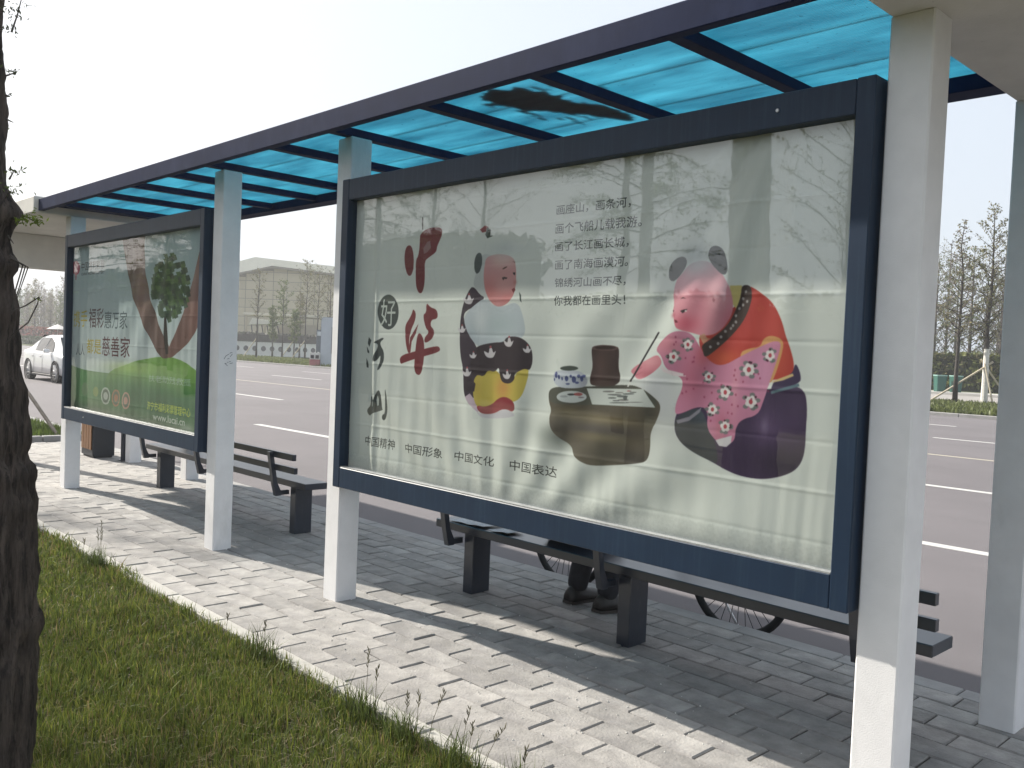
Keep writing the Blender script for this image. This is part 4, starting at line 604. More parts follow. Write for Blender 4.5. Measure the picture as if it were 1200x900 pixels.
ART1=[
('P',(120,158,112),1.0,0,[(-9.743,1.233),(-9.325,1.223),(-8.861,1.176),(-8.306,1.169),(-7.521,1.183),(-6.245,1.243),(-6.135,0.632),(-9.681,0.393)]),
('P',(122,162,84),1.0,0,[(-8.182,1.189),(-7.807,1.257),(-7.44,1.32),(-6.931,1.364),(-6.616,1.335),(-6.36,1.256),(-6.245,1.243),(-6.233,1.057),(-8.293,0.994)]),
('S',(48,108,70),0.95,(-7.51,1.027),1.132,0.141),
('S',(40,92,62),0.9,(-7.069,0.973),0.907,0.135),
('S',(62,78,68),0.95,(-7.487,0.702),1.668,0.155),
('S',(84,96,88),0.85,(-8.944,0.695),0.874,0.161),
('S',(150,185,90),0.6,(-7.71,1.232),0.434,0.044),
('P',(104,80,74),1.0,0,[(-7.97,2.472),(-7.897,2.262),(-7.764,2.003),(-7.638,1.807),(-7.443,1.622),(-7.257,1.471),(-7.114,1.386),(-7.011,1.335),(-6.882,1.352),(-6.887,1.425),(-7.024,1.53),(-7.205,1.712),(-7.357,1.921),(-7.445,2.167),(-7.428,2.431)]),
('B',(150,116,108),0.6,(-7.502,1.96),0.142,0.352),
('B',(96,70,68),0.5,(-7.719,1.894),0.112,0.359),
('P',(118,88,82),1.0,0,[(-6.319,2.348),(-6.393,2.178),(-6.468,2.006),(-6.587,1.805),(-6.712,1.625),(-6.844,1.492),(-6.965,1.383),(-6.897,1.338),(-6.758,1.383),(-6.55,1.472),(-6.424,1.563),(-6.331,1.677),(-6.261,2.109)]),
('B',(196,168,160),0.6,(-6.492,1.931),0.116,0.318),
('B',(112,74,70),0.5,(-6.388,1.677),0.114,0.251),
('P',(62,92,50),0.85,0,[(-7.137,1.889),(-7.055,1.894),(-7.027,1.853),(-7.101,1.841)]),
('P',(34,54,38),0.85,0,[(-6.837,1.732),(-6.759,1.738),(-6.733,1.699),(-6.802,1.686)]),
('P',(44,72,42),0.85,0,[(-7.283,1.93),(-7.197,1.935),(-7.169,1.893),(-7.245,1.881)]),
('P',(44,72,42),0.85,0,[(-7.106,1.708),(-7.023,1.714),(-6.996,1.674),(-7.069,1.66)]),
('P',(84,112,66),0.85,0,[(-6.975,2.004),(-6.895,2.008),(-6.868,1.968),(-6.939,1.957)]),
('P',(62,92,50),0.85,0,[(-6.766,1.957),(-6.69,1.961),(-6.664,1.922),(-6.732,1.91)]),
('P',(50,76,54),0.85,0,[(-6.942,1.85),(-6.862,1.855),(-6.835,1.815),(-6.906,1.803)]),
('P',(44,72,42),0.85,0,[(-6.736,2.089),(-6.66,2.092),(-6.635,2.052),(-6.703,2.042)]),
('P',(44,72,42),0.85,0,[(-6.934,2.057),(-6.854,2.06),(-6.828,2.02),(-6.898,2.009)]),
('P',(62,92,50),0.85,0,[(-6.843,1.961),(-6.765,1.966),(-6.739,1.926),(-6.808,1.915)]),
('P',(44,72,42),0.85,0,[(-6.994,2.068),(-6.914,2.071),(-6.887,2.03),(-6.958,2.02)]),
('P',(84,112,66),0.85,0,[(-6.924,2.152),(-6.845,2.155),(-6.818,2.114),(-6.889,2.104)]),
('P',(62,92,50),0.85,0,[(-6.997,1.699),(-6.916,1.705),(-6.889,1.665),(-6.961,1.652)]),
('P',(84,112,66),0.85,0,[(-6.957,1.928),(-6.878,1.932),(-6.851,1.892),(-6.922,1.88)]),
('P',(84,112,66),0.85,0,[(-6.774,1.866),(-6.697,1.871),(-6.672,1.831),(-6.74,1.82)]),
('P',(44,72,42),0.85,0,[(-6.856,1.834),(-6.778,1.839),(-6.752,1.799),(-6.822,1.787)]),
('P',(50,76,54),0.85,0,[(-6.941,1.919),(-6.862,1.923),(-6.835,1.883),(-6.906,1.872)]),
('P',(34,54,38),0.85,0,[(-6.84,1.699),(-6.762,1.705),(-6.736,1.666),(-6.805,1.653)]),
('P',(50,76,54),0.85,0,[(-6.877,1.912),(-6.798,1.917),(-6.772,1.877),(-6.842,1.865)]),
('P',(50,76,54),0.85,0,[(-6.767,1.993),(-6.69,1.997),(-6.665,1.958),(-6.733,1.947)]),
('P',(84,112,66),0.85,0,[(-7.287,1.921),(-7.202,1.925),(-7.174,1.884),(-7.249,1.872)]),
('P',(44,72,42),0.85,0,[(-6.837,1.875),(-6.759,1.88),(-6.733,1.841),(-6.802,1.829)]),
('P',(50,76,54),0.85,0,[(-6.991,1.994),(-6.91,1.998),(-6.884,1.958),(-6.955,1.946)]),
('P',(34,54,38),0.85,0,[(-6.965,1.954),(-6.885,1.958),(-6.858,1.918),(-6.93,1.907)]),
('P',(62,92,50),0.85,0,[(-7.2,1.989),(-7.116,1.993),(-7.089,1.951),(-7.163,1.94)]),
('P',(50,76,54),0.85,0,[(-6.976,2.129),(-6.896,2.131),(-6.869,2.091),(-6.94,2.08)]),
('P',(84,112,66),0.85,0,[(-6.858,1.916),(-6.78,1.92),(-6.754,1.88),(-6.823,1.869)]),
('P',(50,76,54),0.85,0,[(-6.821,1.946),(-6.743,1.95),(-6.717,1.91),(-6.786,1.899)]),
('P',(50,76,54),0.85,0,[(-7.245,1.931),(-7.16,1.936),(-7.132,1.895),(-7.207,1.883)]),
('P',(44,72,42),0.85,0,[(-7.214,2.044),(-7.13,2.047),(-7.102,2.006),(-7.176,1.995)]),
('P',(50,76,54),0.85,0,[(-6.896,1.965),(-6.817,1.969),(-6.791,1.929),(-6.861,1.918)]),
('P',(62,92,50),0.85,0,[(-7.037,1.845),(-6.956,1.85),(-6.929,1.809),(-7.001,1.797)]),
('P',(44,72,42),0.85,0,[(-6.717,1.927),(-6.641,1.931),(-6.616,1.892),(-6.683,1.88)]),
('P',(44,72,42),0.85,0,[(-7.13,1.79),(-7.047,1.796),(-7.02,1.755),(-7.093,1.742)]),
('P',(84,112,66),0.85,0,[(-7.075,1.879),(-6.993,1.884),(-6.966,1.844),(-7.038,1.831)]),
('P',(34,54,38),0.85,0,[(-6.975,1.695),(-6.895,1.702),(-6.868,1.662),(-6.939,1.648)]),
('P',(44,72,42),0.85,0,[(-7.016,1.966),(-6.935,1.97),(-6.909,1.93),(-6.98,1.918)]),
('P',(84,112,66),0.85,0,[(-6.67,1.876),(-6.595,1.881),(-6.569,1.842),(-6.636,1.83)]),
('P',(62,92,50),0.85,0,[(-7.237,1.921),(-7.153,1.926),(-7.125,1.884),(-7.2,1.872)]),
('P',(62,92,50),0.85,0,[(-7.016,1.939),(-6.935,1.943),(-6.908,1.903),(-6.98,1.891)]),
('P',(50,76,54),0.85,0,[(-6.713,1.792),(-6.637,1.798),(-6.612,1.759),(-6.679,1.747)]),
('P',(34,54,38),0.85,0,[(-7.163,1.754),(-7.08,1.76),(-7.052,1.719),(-7.126,1.706)]),
('P',(34,54,38),0.85,0,[(-6.844,1.823),(-6.766,1.828),(-6.74,1.789),(-6.809,1.777)]),
('P',(62,92,50),0.85,0,[(-6.638,1.866),(-6.564,1.871),(-6.539,1.832),(-6.605,1.82)]),
('P',(44,72,42),0.85,0,[(-6.957,1.832),(-6.877,1.837),(-6.85,1.797),(-6.921,1.785)]),
('P',(44,72,42),0.85,0,[(-6.972,1.929),(-6.892,1.933),(-6.866,1.893),(-6.937,1.881)]),
('P',(34,54,38),0.85,0,[(-7.237,1.855),(-7.152,1.861),(-7.124,1.819),(-7.199,1.807)]),
('P',(34,54,38),0.85,0,[(-7.226,2.088),(-7.141,2.092),(-7.113,2.05),(-7.188,2.039)]),
('P',(34,54,38),0.85,0,[(-6.99,1.758),(-6.91,1.764),(-6.883,1.724),(-6.954,1.711)]),
('P',(50,76,54),0.85,0,[(-6.899,1.872),(-6.82,1.877),(-6.794,1.837),(-6.864,1.825)]),
('P',(84,112,66),0.85,0,[(-6.975,1.85),(-6.895,1.856),(-6.868,1.815),(-6.94,1.803)]),
('P',(84,112,66),0.85,0,[(-7.219,1.861),(-7.134,1.866),(-7.106,1.825),(-7.181,1.812)]),
('P',(34,54,38),0.85,0,[(-7.221,2.044),(-7.137,2.048),(-7.109,2.006),(-7.184,1.995)]),
('P',(84,112,66),0.85,0,[(-6.926,2.148),(-6.847,2.15),(-6.821,2.11),(-6.891,2.1)]),
('P',(34,54,38),0.85,0,[(-7.132,1.722),(-7.049,1.728),(-7.021,1.688),(-7.095,1.674)]),
('P',(44,72,42),0.85,0,[(-7.072,1.936),(-6.991,1.941),(-6.963,1.9),(-7.036,1.888)]),
('P',(44,72,42),0.85,0,[(-6.788,1.729),(-6.711,1.735),(-6.685,1.696),(-6.754,1.683)]),
('P',(50,76,54),0.85,0,[(-6.88,1.762),(-6.801,1.768),(-6.775,1.728),(-6.845,1.715)]),
('P',(62,92,50),0.85,0,[(-7.14,1.975),(-7.057,1.979),(-7.029,1.938),(-7.103,1.927)]),
('P',(34,54,38),0.85,0,[(-7.2,1.981),(-7.116,1.985),(-7.088,1.943),(-7.163,1.932)]),
('P',(44,72,42),0.85,0,[(-7.287,1.982),(-7.202,1.986),(-7.174,1.944),(-7.25,1.932)]),
('P',(84,112,66),0.85,0,[(-7.179,2.014),(-7.096,2.018),(-7.068,1.977),(-7.142,1.966)]),
('P',(50,76,54),0.85,0,[(-7.183,1.971),(-7.1,1.976),(-7.072,1.934),(-7.146,1.923)]),
('P',(50,76,54),0.85,0,[(-7.155,2.097),(-7.072,2.1),(-7.045,2.059),(-7.118,2.048)]),
('P',(62,92,50),0.85,0,[(-7.117,1.954),(-7.035,1.958),(-7.007,1.918),(-7.081,1.906)]),
('P',(84,112,66),0.85,0,[(-6.973,1.982),(-6.893,1.986),(-6.867,1.945),(-6.938,1.934)]),
('P',(44,72,42),0.85,0,[(-7.167,1.874),(-7.083,1.879),(-7.056,1.838),(-7.13,1.826)]),
('P',(62,92,50),0.85,0,[(-6.973,1.945),(-6.892,1.949),(-6.866,1.909),(-6.937,1.898)]),
('P',(50,76,54),0.85,0,[(-6.857,1.987),(-6.779,1.99),(-6.753,1.95),(-6.822,1.939)]),
('P',(44,72,42),0.85,0,[(-7.192,2.092),(-7.108,2.096),(-7.08,2.054),(-7.155,2.043)]),
('P',(44,72,42),0.85,0,[(-7.012,1.959),(-6.931,1.963),(-6.904,1.923),(-6.976,1.911)]),
('P',(44,72,42),0.85,0,[(-7.049,2.054),(-6.968,2.057),(-6.941,2.016),(-7.013,2.005)]),
('P',(62,92,50),0.85,0,[(-6.913,1.9),(-6.834,1.905),(-6.807,1.865),(-6.878,1.853)]),
('P',(50,76,54),0.85,0,[(-6.916,1.901),(-6.837,1.905),(-6.811,1.865),(-6.881,1.854)]),
('P',(44,72,42),0.85,0,[(-7.186,1.89),(-7.102,1.895),(-7.074,1.854),(-7.149,1.842)]),
('P',(44,72,42),0.85,0,[(-6.977,1.969),(-6.897,1.973),(-6.87,1.933),(-6.942,1.922)]),
('P',(84,112,66),0.85,0,[(-6.95,1.931),(-6.87,1.936),(-6.844,1.896),(-6.915,1.884)]),
('P',(84,112,66),0.85,0,[(-7.254,2.063),(-7.169,2.066),(-7.141,2.025),(-7.216,2.014)]),
('P',(34,54,38),0.85,0,[(-6.913,1.973),(-6.834,1.977),(-6.808,1.937),(-6.878,1.926)]),
('P',(62,92,50),0.85,0,[(-7.064,2.06),(-6.982,2.063),(-6.955,2.022),(-7.028,2.011)]),
('P',(44,72,42),0.85,0,[(-6.898,1.821),(-6.819,1.826),(-6.793,1.786),(-6.863,1.774)]),
('P',(44,72,42),0.85,0,[(-6.885,1.898),(-6.806,1.903),(-6.78,1.863),(-6.85,1.851)]),
('P',(84,112,66),0.85,0,[(-7.144,1.767),(-7.061,1.773),(-7.033,1.733),(-7.107,1.719)]),
('P',(44,72,42),0.85,0,[(-7.049,1.989),(-6.968,1.993),(-6.941,1.952),(-7.013,1.941)]),
('P',(50,76,54),0.85,0,[(-6.932,1.806),(-6.853,1.811),(-6.826,1.771),(-6.897,1.759)]),
('P',(34,54,38),0.85,0,[(-6.966,1.937),(-6.886,1.941),(-6.859,1.901),(-6.93,1.889)]),
('P',(44,72,42),0.85,0,[(-6.921,1.925),(-6.842,1.93),(-6.816,1.89),(-6.886,1.878)]),
('P',(34,54,38),0.85,0,[(-7.158,1.941),(-7.075,1.946),(-7.047,1.904),(-7.121,1.893)]),
('P',(62,92,50),0.85,0,[(-7.123,1.902),(-7.04,1.907),(-7.013,1.866),(-7.086,1.854)]),
('P',(62,92,50),0.85,0,[(-7.14,2.079),(-7.058,2.082),(-7.03,2.041),(-7.104,2.03)]),
('P',(34,54,38),0.85,0,[(-7.031,1.707),(-6.95,1.713),(-6.923,1.673),(-6.995,1.66)]),
('P',(44,72,42),0.85,0,[(-6.897,2.146),(-6.818,2.148),(-6.792,2.108),(-6.862,2.098)]),
('P',(44,72,42),0.85,0,[(-6.739,2.076),(-6.662,2.079),(-6.637,2.04),(-6.705,2.029)]),
('P',(84,112,66),0.85,0,[(-6.751,1.884),(-6.675,1.889),(-6.649,1.85),(-6.717,1.838)]),
('P',(34,54,38),0.85,0,[(-7.139,2.024),(-7.057,2.028),(-7.029,1.987),(-7.103,1.976)]),
('P',(84,112,66),0.85,0,[(-6.737,2.069),(-6.66,2.072),(-6.635,2.032),(-6.703,2.022)]),
('P',(84,112,66),0.85,0,[(-6.905,1.803),(-6.826,1.809),(-6.8,1.769),(-6.87,1.757)]),
('P',(84,112,66),0.85,0,[(-7.277,1.874),(-7.192,1.879),(-7.164,1.837),(-7.24,1.825)]),
('P',(84,112,66),0.85,0,[(-7.067,1.886),(-6.986,1.891),(-6.958,1.85),(-7.031,1.838)]),
('P',(34,54,38),0.85,0,[(-6.876,1.894),(-6.798,1.898),(-6.772,1.858),(-6.842,1.847)]),
('P',(34,54,38),0.85,0,[(-7.076,1.946),(-6.995,1.95),(-6.967,1.91),(-7.04,1.898)]),
('P',(44,72,42),0.85,0,[(-7.014,1.984),(-6.933,1.988),(-6.906,1.947),(-6.978,1.936)]),
('P',(50,76,54),0.85,0,[(-7.055,1.786),(-6.973,1.791),(-6.946,1.751),(-7.019,1.738)]),
('P',(84,112,66),0.85,0,[(-7.236,2.071),(-7.152,2.075),(-7.124,2.033),(-7.199,2.022)]),
('P',(34,54,38),0.85,0,[(-6.885,1.747),(-6.806,1.753),(-6.78,1.713),(-6.85,1.7)]),
('P',(84,112,66),0.85,0,[(-6.715,1.822),(-6.639,1.827),(-6.614,1.788),(-6.681,1.776)]),
('P',(34,54,38),0.85,0,[(-7.267,1.881),(-7.182,1.886),(-7.153,1.845),(-7.229,1.833)]),
('P',(50,76,54),0.85,0,[(-6.942,2.137),(-6.863,2.139),(-6.836,2.099),(-6.907,2.089)]),
('P',(34,54,38),0.85,0,[(-6.724,1.793),(-6.648,1.799),(-6.622,1.76),(-6.69,1.747)]),
('P',(62,92,50),0.85,0,[(-6.843,1.962),(-6.765,1.966),(-6.739,1.926),(-6.809,1.915)]),
('P',(44,72,42),0.85,0,[(-6.639,1.893),(-6.565,1.898),(-6.54,1.859),(-6.606,1.848)]),
('P',(44,72,42),0.85,0,[(-6.804,1.844),(-6.727,1.849),(-6.701,1.81),(-6.77,1.798)]),
('P',(84,112,66),0.85,0,[(-7.258,1.939),(-7.173,1.943),(-7.145,1.902),(-7.22,1.89)]),
('P',(50,76,54),0.85,0,[(-7.078,2.039),(-6.996,2.042),(-6.969,2.001),(-7.042,1.99)]),
('P',(34,54,38),0.85,0,[(-7.056,1.923),(-6.975,1.927),(-6.948,1.887),(-7.02,1.875)]),
('P',(34,54,38),0.85,0,[(-7.046,1.829),(-6.964,1.835),(-6.937,1.794),(-7.01,1.782)]),
('P',(50,76,54),0.85,0,[(-6.755,2.002),(-6.679,2.006),(-6.653,1.966),(-6.721,1.955)]),
('P',(62,92,50),0.85,0,[(-6.939,2.005),(-6.859,2.009),(-6.833,1.969),(-6.903,1.958)]),
('P',(44,72,42),0.85,0,[(-6.689,1.899),(-6.614,1.903),(-6.589,1.864),(-6.656,1.853)]),
('P',(84,112,66),0.85,0,[(-6.983,1.749),(-6.902,1.755),(-6.876,1.715),(-6.947,1.702)]),
('P',(34,54,38),0.85,0,[(-6.726,2.025),(-6.65,2.029),(-6.624,1.989),(-6.692,1.979)]),
('P',(84,112,66),0.85,0,[(-6.992,1.751),(-6.911,1.757),(-6.884,1.717),(-6.956,1.704)]),
('P',(34,54,38),0.85,0,[(-7.02,2.015),(-6.939,2.019),(-6.913,1.978),(-6.984,1.967)]),
('P',(50,76,54),0.85,0,[(-6.782,1.756),(-6.705,1.762),(-6.679,1.723),(-6.748,1.71)]),
('P',(34,54,38),0.85,0,[(-6.803,1.877),(-6.725,1.882),(-6.7,1.842),(-6.768,1.831)]),
('P',(44,72,42),0.85,0,[(-6.831,1.899),(-6.753,1.904),(-6.727,1.864),(-6.797,1.852)]),
('P',(50,76,54),0.85,0,[(-7.124,1.883),(-7.041,1.888),(-7.014,1.847),(-7.087,1.835)]),
('P',(50,76,54),0.85,0,[(-6.813,1.802),(-6.735,1.808),(-6.709,1.768),(-6.778,1.756)]),
('P',(84,112,66),0.85,0,[(-6.861,1.724),(-6.783,1.73),(-6.757,1.69),(-6.827,1.677)]),
('P',(44,72,42),0.85,0,[(-6.72,1.9),(-6.644,1.905),(-6.618,1.866),(-6.686,1.854)]),
('P',(84,112,66),0.85,0,[(-6.709,1.99),(-6.633,1.994),(-6.608,1.954),(-6.675,1.943)]),
('P',(84,112,66),0.85,0,[(-7.078,1.818),(-6.996,1.824),(-6.969,1.783),(-7.042,1.771)]),
('P',(62,92,50),0.85,0,[(-6.806,2.012),(-6.728,2.016),(-6.702,1.976),(-6.771,1.966)]),
('P',(50,76,54),0.85,0,[(-7.272,2.011),(-7.187,2.015),(-7.158,1.973),(-7.234,1.962)]),
('P',(62,92,50),0.85,0,[(-6.794,1.845),(-6.716,1.85),(-6.691,1.811),(-6.759,1.799)]),
('P',(62,92,50),0.85,0,[(-6.934,2.163),(-6.854,2.165),(-6.828,2.124),(-6.898,2.115)]),
('P',(50,76,54),0.85,0,[(-6.953,1.935),(-6.873,1.939),(-6.846,1.899),(-6.917,1.888)]),
('P',(62,92,50),0.85,0,[(-7.018,1.83),(-6.937,1.835),(-6.91,1.795),(-6.982,1.783)]),
('P',(50,76,54),0.85,0,[(-6.684,1.875),(-6.609,1.88),(-6.584,1.841),(-6.651,1.829)]),
('P',(34,54,38),0.85,0,[(-7.071,1.968),(-6.989,1.972),(-6.962,1.931),(-7.034,1.92)]),
('P',(34,54,38),0.85,0,[(-6.969,1.845),(-6.889,1.85),(-6.862,1.81),(-6.933,1.798)]),
('P',(62,92,50),0.85,0,[(-7.009,1.886),(-6.928,1.89),(-6.901,1.85),(-6.973,1.838)]),
('P',(44,72,42),0.85,0,[(-7.278,1.853),(-7.192,1.858),(-7.164,1.817),(-7.24,1.804)]),
('P',(50,76,54),0.85,0,[(-7.06,1.708),(-6.979,1.715),(-6.952,1.674),(-7.024,1.661)]),
('P',(50,76,54),0.85,0,[(-7.029,2.108),(-6.948,2.111),(-6.921,2.07),(-6.993,2.059)]),
('P',(50,76,54),0.85,0,[(-6.791,1.977),(-6.713,1.981),(-6.688,1.941),(-6.756,1.93)]),
('P',(84,112,66),0.85,0,[(-6.837,1.8),(-6.759,1.806),(-6.733,1.766),(-6.802,1.754)]),
('P',(62,92,50),0.85,0,[(-6.819,1.8),(-6.741,1.806),(-6.715,1.766),(-6.784,1.754)]),
('P',(50,76,54),0.85,0,[(-6.829,2.082),(-6.752,2.085),(-6.726,2.045),(-6.795,2.034)]),
('P',(50,76,54),0.85,0,[(-6.676,1.775),(-6.6,1.781),(-6.575,1.742),(-6.642,1.73)]),
('P',(34,54,38),0.85,0,[(-6.956,1.777),(-6.877,1.783),(-6.85,1.743),(-6.921,1.73)]),
('P',(44,72,42),0.85,0,[(-7.299,1.986),(-7.214,1.99),(-7.185,1.949),(-7.261,1.937)]),
('P',(44,72,42),0.85,0,[(-7.093,2.05),(-7.011,2.053),(-6.984,2.012),(-7.057,2.001)]),
('P',(84,112,66),0.85,0,[(-6.944,1.897),(-6.865,1.902),(-6.838,1.862),(-6.909,1.85)]),
('P',(34,54,38),0.85,0,[(-6.988,2.028),(-6.908,2.032),(-6.881,1.991),(-6.952,1.98)]),
('P',(84,112,66),0.85,0,[(-6.928,1.828),(-6.849,1.833),(-6.823,1.793),(-6.893,1.781)]),
('P',(34,54,38),0.85,0,[(-6.787,1.966),(-6.71,1.97),(-6.684,1.931),(-6.753,1.92)]),
('P',(50,76,54),0.85,0,[(-7.083,1.703),(-7.001,1.709),(-6.974,1.669),(-7.047,1.655)]),
('P',(62,92,50),0.85,0,[(-7.001,1.987),(-6.92,1.991),(-6.893,1.951),(-6.965,1.939)]),
('P',(34,54,38),0.85,0,[(-6.838,1.862),(-6.76,1.867),(-6.734,1.827),(-6.803,1.816)]),
('P',(34,54,38),0.85,0,[(-6.818,2.085),(-6.741,2.088),(-6.715,2.048),(-6.784,2.038)]),
('P',(44,72,42),0.85,0,[(-7.12,1.746),(-7.037,1.752),(-7.01,1.711),(-7.083,1.698)]),
('P',(84,112,66),0.85,0,[(-6.785,1.832),(-6.708,1.837),(-6.682,1.798),(-6.751,1.786)]),
('P',(50,76,54),0.85,0,[(-6.896,1.932),(-6.817,1.936),(-6.791,1.896),(-6.861,1.885)]),
('P',(84,112,66),0.85,0,[(-6.808,1.766),(-6.731,1.771),(-6.705,1.732),(-6.774,1.719)]),
('P',(34,54,38),0.85,0,[(-7.12,1.77),(-7.038,1.776),(-7.01,1.735),(-7.084,1.722)]),
('P',(84,112,66),0.85,0,[(-7.003,2.087),(-6.923,2.09),(-6.896,2.049),(-6.967,2.039)]),
('P',(34,54,38),0.85,0,[(-6.633,1.858),(-6.559,1.863),(-6.534,1.824),(-6.6,1.812)]),
('P',(84,112,66),0.85,0,[(-6.972,1.799),(-6.892,1.804),(-6.865,1.764),(-6.936,1.752)]),
('P',(44,72,42),0.85,0,[(-6.896,2.08),(-6.817,2.083),(-6.791,2.043),(-6.861,2.033)]),
('P',(62,92,50),0.85,0,[(-6.781,1.866),(-6.704,1.871),(-6.678,1.831),(-6.746,1.819)]),
('P',(34,54,38),0.85,0,[(-7.109,1.848),(-7.027,1.853),(-6.999,1.813),(-7.073,1.8)]),
('P',(84,112,66),0.85,0,[(-6.653,1.815),(-6.578,1.82),(-6.553,1.781),(-6.619,1.769)]),
('P',(44,72,42),0.85,0,[(-7.243,1.936),(-7.159,1.941),(-7.13,1.899),(-7.206,1.887)]),
('P',(34,54,38),0.85,0,[(-7.146,2.103),(-7.063,2.106),(-7.036,2.064),(-7.109,2.054)]),
('P',(84,112,66),0.85,0,[(-6.98,1.907),(-6.9,1.912),(-6.873,1.871),(-6.945,1.86)]),
('P',(62,92,50),0.85,0,[(-6.818,1.861),(-6.741,1.866),(-6.715,1.827),(-6.784,1.815)]),
('P',(84,112,66),0.85,0,[(-6.64,1.949),(-6.565,1.953),(-6.54,1.914),(-6.606,1.903)]),
('P',(34,54,38),0.85,0,[(-6.931,1.89),(-6.852,1.895),(-6.825,1.855),(-6.896,1.843)]),
('P',(50,76,54),0.85,0,[(-7.021,2.085),(-6.94,2.088),(-6.914,2.048),(-6.985,2.037)]),
('P',(50,76,54),0.85,0,[(-7.072,1.966),(-6.991,1.97),(-6.963,1.929),(-7.036,1.918)]),
('P',(62,92,50),0.85,0,[(-6.769,1.814),(-6.692,1.819),(-6.666,1.78),(-6.734,1.768)]),
('P',(50,76,54),0.85,0,[(-6.884,1.925),(-6.805,1.929),(-6.779,1.889),(-6.849,1.878)]),
('P',(84,112,66),0.85,0,[(-7.013,1.987),(-6.932,1.991),(-6.906,1.95),(-6.977,1.939)]),
('P',(84,112,66),0.85,0,[(-6.859,1.975),(-6.781,1.979),(-6.755,1.94),(-6.824,1.928)]),
('P',(50,76,54),0.85,0,[(-6.999,1.713),(-6.919,1.719),(-6.892,1.679),(-6.963,1.666)]),
('P',(50,76,54),0.85,0,[(-7.066,2.021),(-6.984,2.024),(-6.957,1.983),(-7.029,1.972)]),
('P',(50,76,54),0.85,0,[(-6.933,2.074),(-6.853,2.077),(-6.827,2.037),(-6.898,2.026)]),
('P',(44,72,42),0.85,0,[(-7.235,1.966),(-7.15,1.97),(-7.122,1.929),(-7.197,1.917)]),
('P',(34,54,38),0.85,0,[(-6.702,1.809),(-6.626,1.814),(-6.601,1.775),(-6.669,1.763)]),
('P',(50,76,54),0.85,0,[(-6.757,1.841),(-6.68,1.846),(-6.655,1.806),(-6.723,1.794)]),
('P',(84,112,66),0.85,0,[(-6.721,1.965),(-6.645,1.969),(-6.62,1.93),(-6.687,1.919)]),
('P',(44,72,42),0.85,0,[(-7.041,2.085),(-6.96,2.088),(-6.933,2.048),(-7.005,2.037)]),
('P',(34,54,38),0.85,0,[(-6.975,1.926),(-6.895,1.931),(-6.868,1.89),(-6.939,1.879)]),
('P',(50,76,54),0.85,0,[(-7.181,1.852),(-7.097,1.857),(-7.07,1.816),(-7.144,1.804)]),
('P',(62,92,50),0.85,0,[(-7.059,2.126),(-6.978,2.129),(-6.951,2.088),(-7.023,2.078)]),
('P',(34,54,38),0.85,0,[(-6.987,1.692),(-6.906,1.698),(-6.88,1.658),(-6.951,1.645)]),
('P',(50,76,54),0.85,0,[(-7.166,1.934),(-7.083,1.938),(-7.055,1.897),(-7.129,1.885)]),
('P',(34,54,38),0.85,0,[(-6.643,1.98),(-6.568,1.984),(-6.544,1.945),(-6.61,1.934)]),
('P',(34,54,38),0.85,0,[(-6.942,2.001),(-6.863,2.005),(-6.836,1.964),(-6.907,1.953)]),
('P',(84,112,66),0.85,0,[(-7.019,2.04),(-6.938,2.043),(-6.911,2.002),(-6.983,1.992)]),
('P',(34,54,38),0.85,0,[(-6.697,1.806),(-6.621,1.811),(-6.596,1.772),(-6.663,1.76)]),
('P',(34,54,38),0.85,0,[(-6.69,2.04),(-6.615,2.043),(-6.59,2.004),(-6.657,1.994)]),
('P',(84,112,66),0.85,0,[(-6.97,1.873),(-6.889,1.878),(-6.863,1.838),(-6.934,1.826)]),
('P',(84,112,66),0.85,0,[(-6.932,1.964),(-6.852,1.968),(-6.826,1.928),(-6.896,1.917)]),
('P',(84,112,66),0.85,0,[(-6.927,1.796),(-6.848,1.802),(-6.821,1.762),(-6.892,1.749)]),
('P',(62,92,50),0.85,0,[(-7.001,1.907),(-6.92,1.912),(-6.894,1.871),(-6.965,1.86)]),
('P',(44,72,42),0.85,0,[(-6.804,1.743),(-6.727,1.749),(-6.701,1.709),(-6.77,1.697)]),
('P',(34,54,38),0.85,0,[(-7.022,1.944),(-6.941,1.948),(-6.914,1.908),(-6.986,1.896)]),
('P',(44,72,42),0.85,0,[(-6.646,1.897),(-6.571,1.901),(-6.546,1.862),(-6.612,1.851)]),
('P',(44,72,42),0.85,0,[(-7.064,1.891),(-6.982,1.896),(-6.955,1.855),(-7.027,1.843)]),
('P',(44,72,42),0.85,0,[(-6.97,1.668),(-6.89,1.674),(-6.863,1.634),(-6.935,1.621)]),
('P',(34,54,38),0.85,0,[(-6.95,2.14),(-6.87,2.143),(-6.844,2.102),(-6.915,2.092)]),
('P',(62,92,50),0.85,0,[(-7.064,2.003),(-6.982,2.007),(-6.955,1.966),(-7.028,1.955)]),
('P',(62,92,50),0.85,0,[(-7.057,2.163),(-6.976,2.165),(-6.949,2.124),(-7.021,2.114)]),
('P',(84,112,66),0.85,0,[(-7.192,1.916),(-7.108,1.92),(-7.081,1.879),(-7.155,1.867)]),
('P',(84,112,66),0.85,0,[(-6.702,1.951),(-6.627,1.956),(-6.601,1.916),(-6.669,1.905)]),
('P',(34,54,38),0.85,0,[(-6.931,1.713),(-6.852,1.72),(-6.825,1.68),(-6.896,1.667)]),
('P',(62,92,50),0.85,0,[(-6.959,1.836),(-6.879,1.841),(-6.852,1.801),(-6.923,1.789)]),
('P',(84,112,66),0.85,0,[(-6.963,2.105),(-6.883,2.108),(-6.857,2.067),(-6.928,2.057)]),
('P',(50,76,54),0.85,0,[(-6.798,1.791),(-6.72,1.796),(-6.694,1.757),(-6.763,1.744)]),
('P',(84,112,66),0.85,0,[(-6.749,1.798),(-6.673,1.803),(-6.647,1.764),(-6.715,1.752)]),
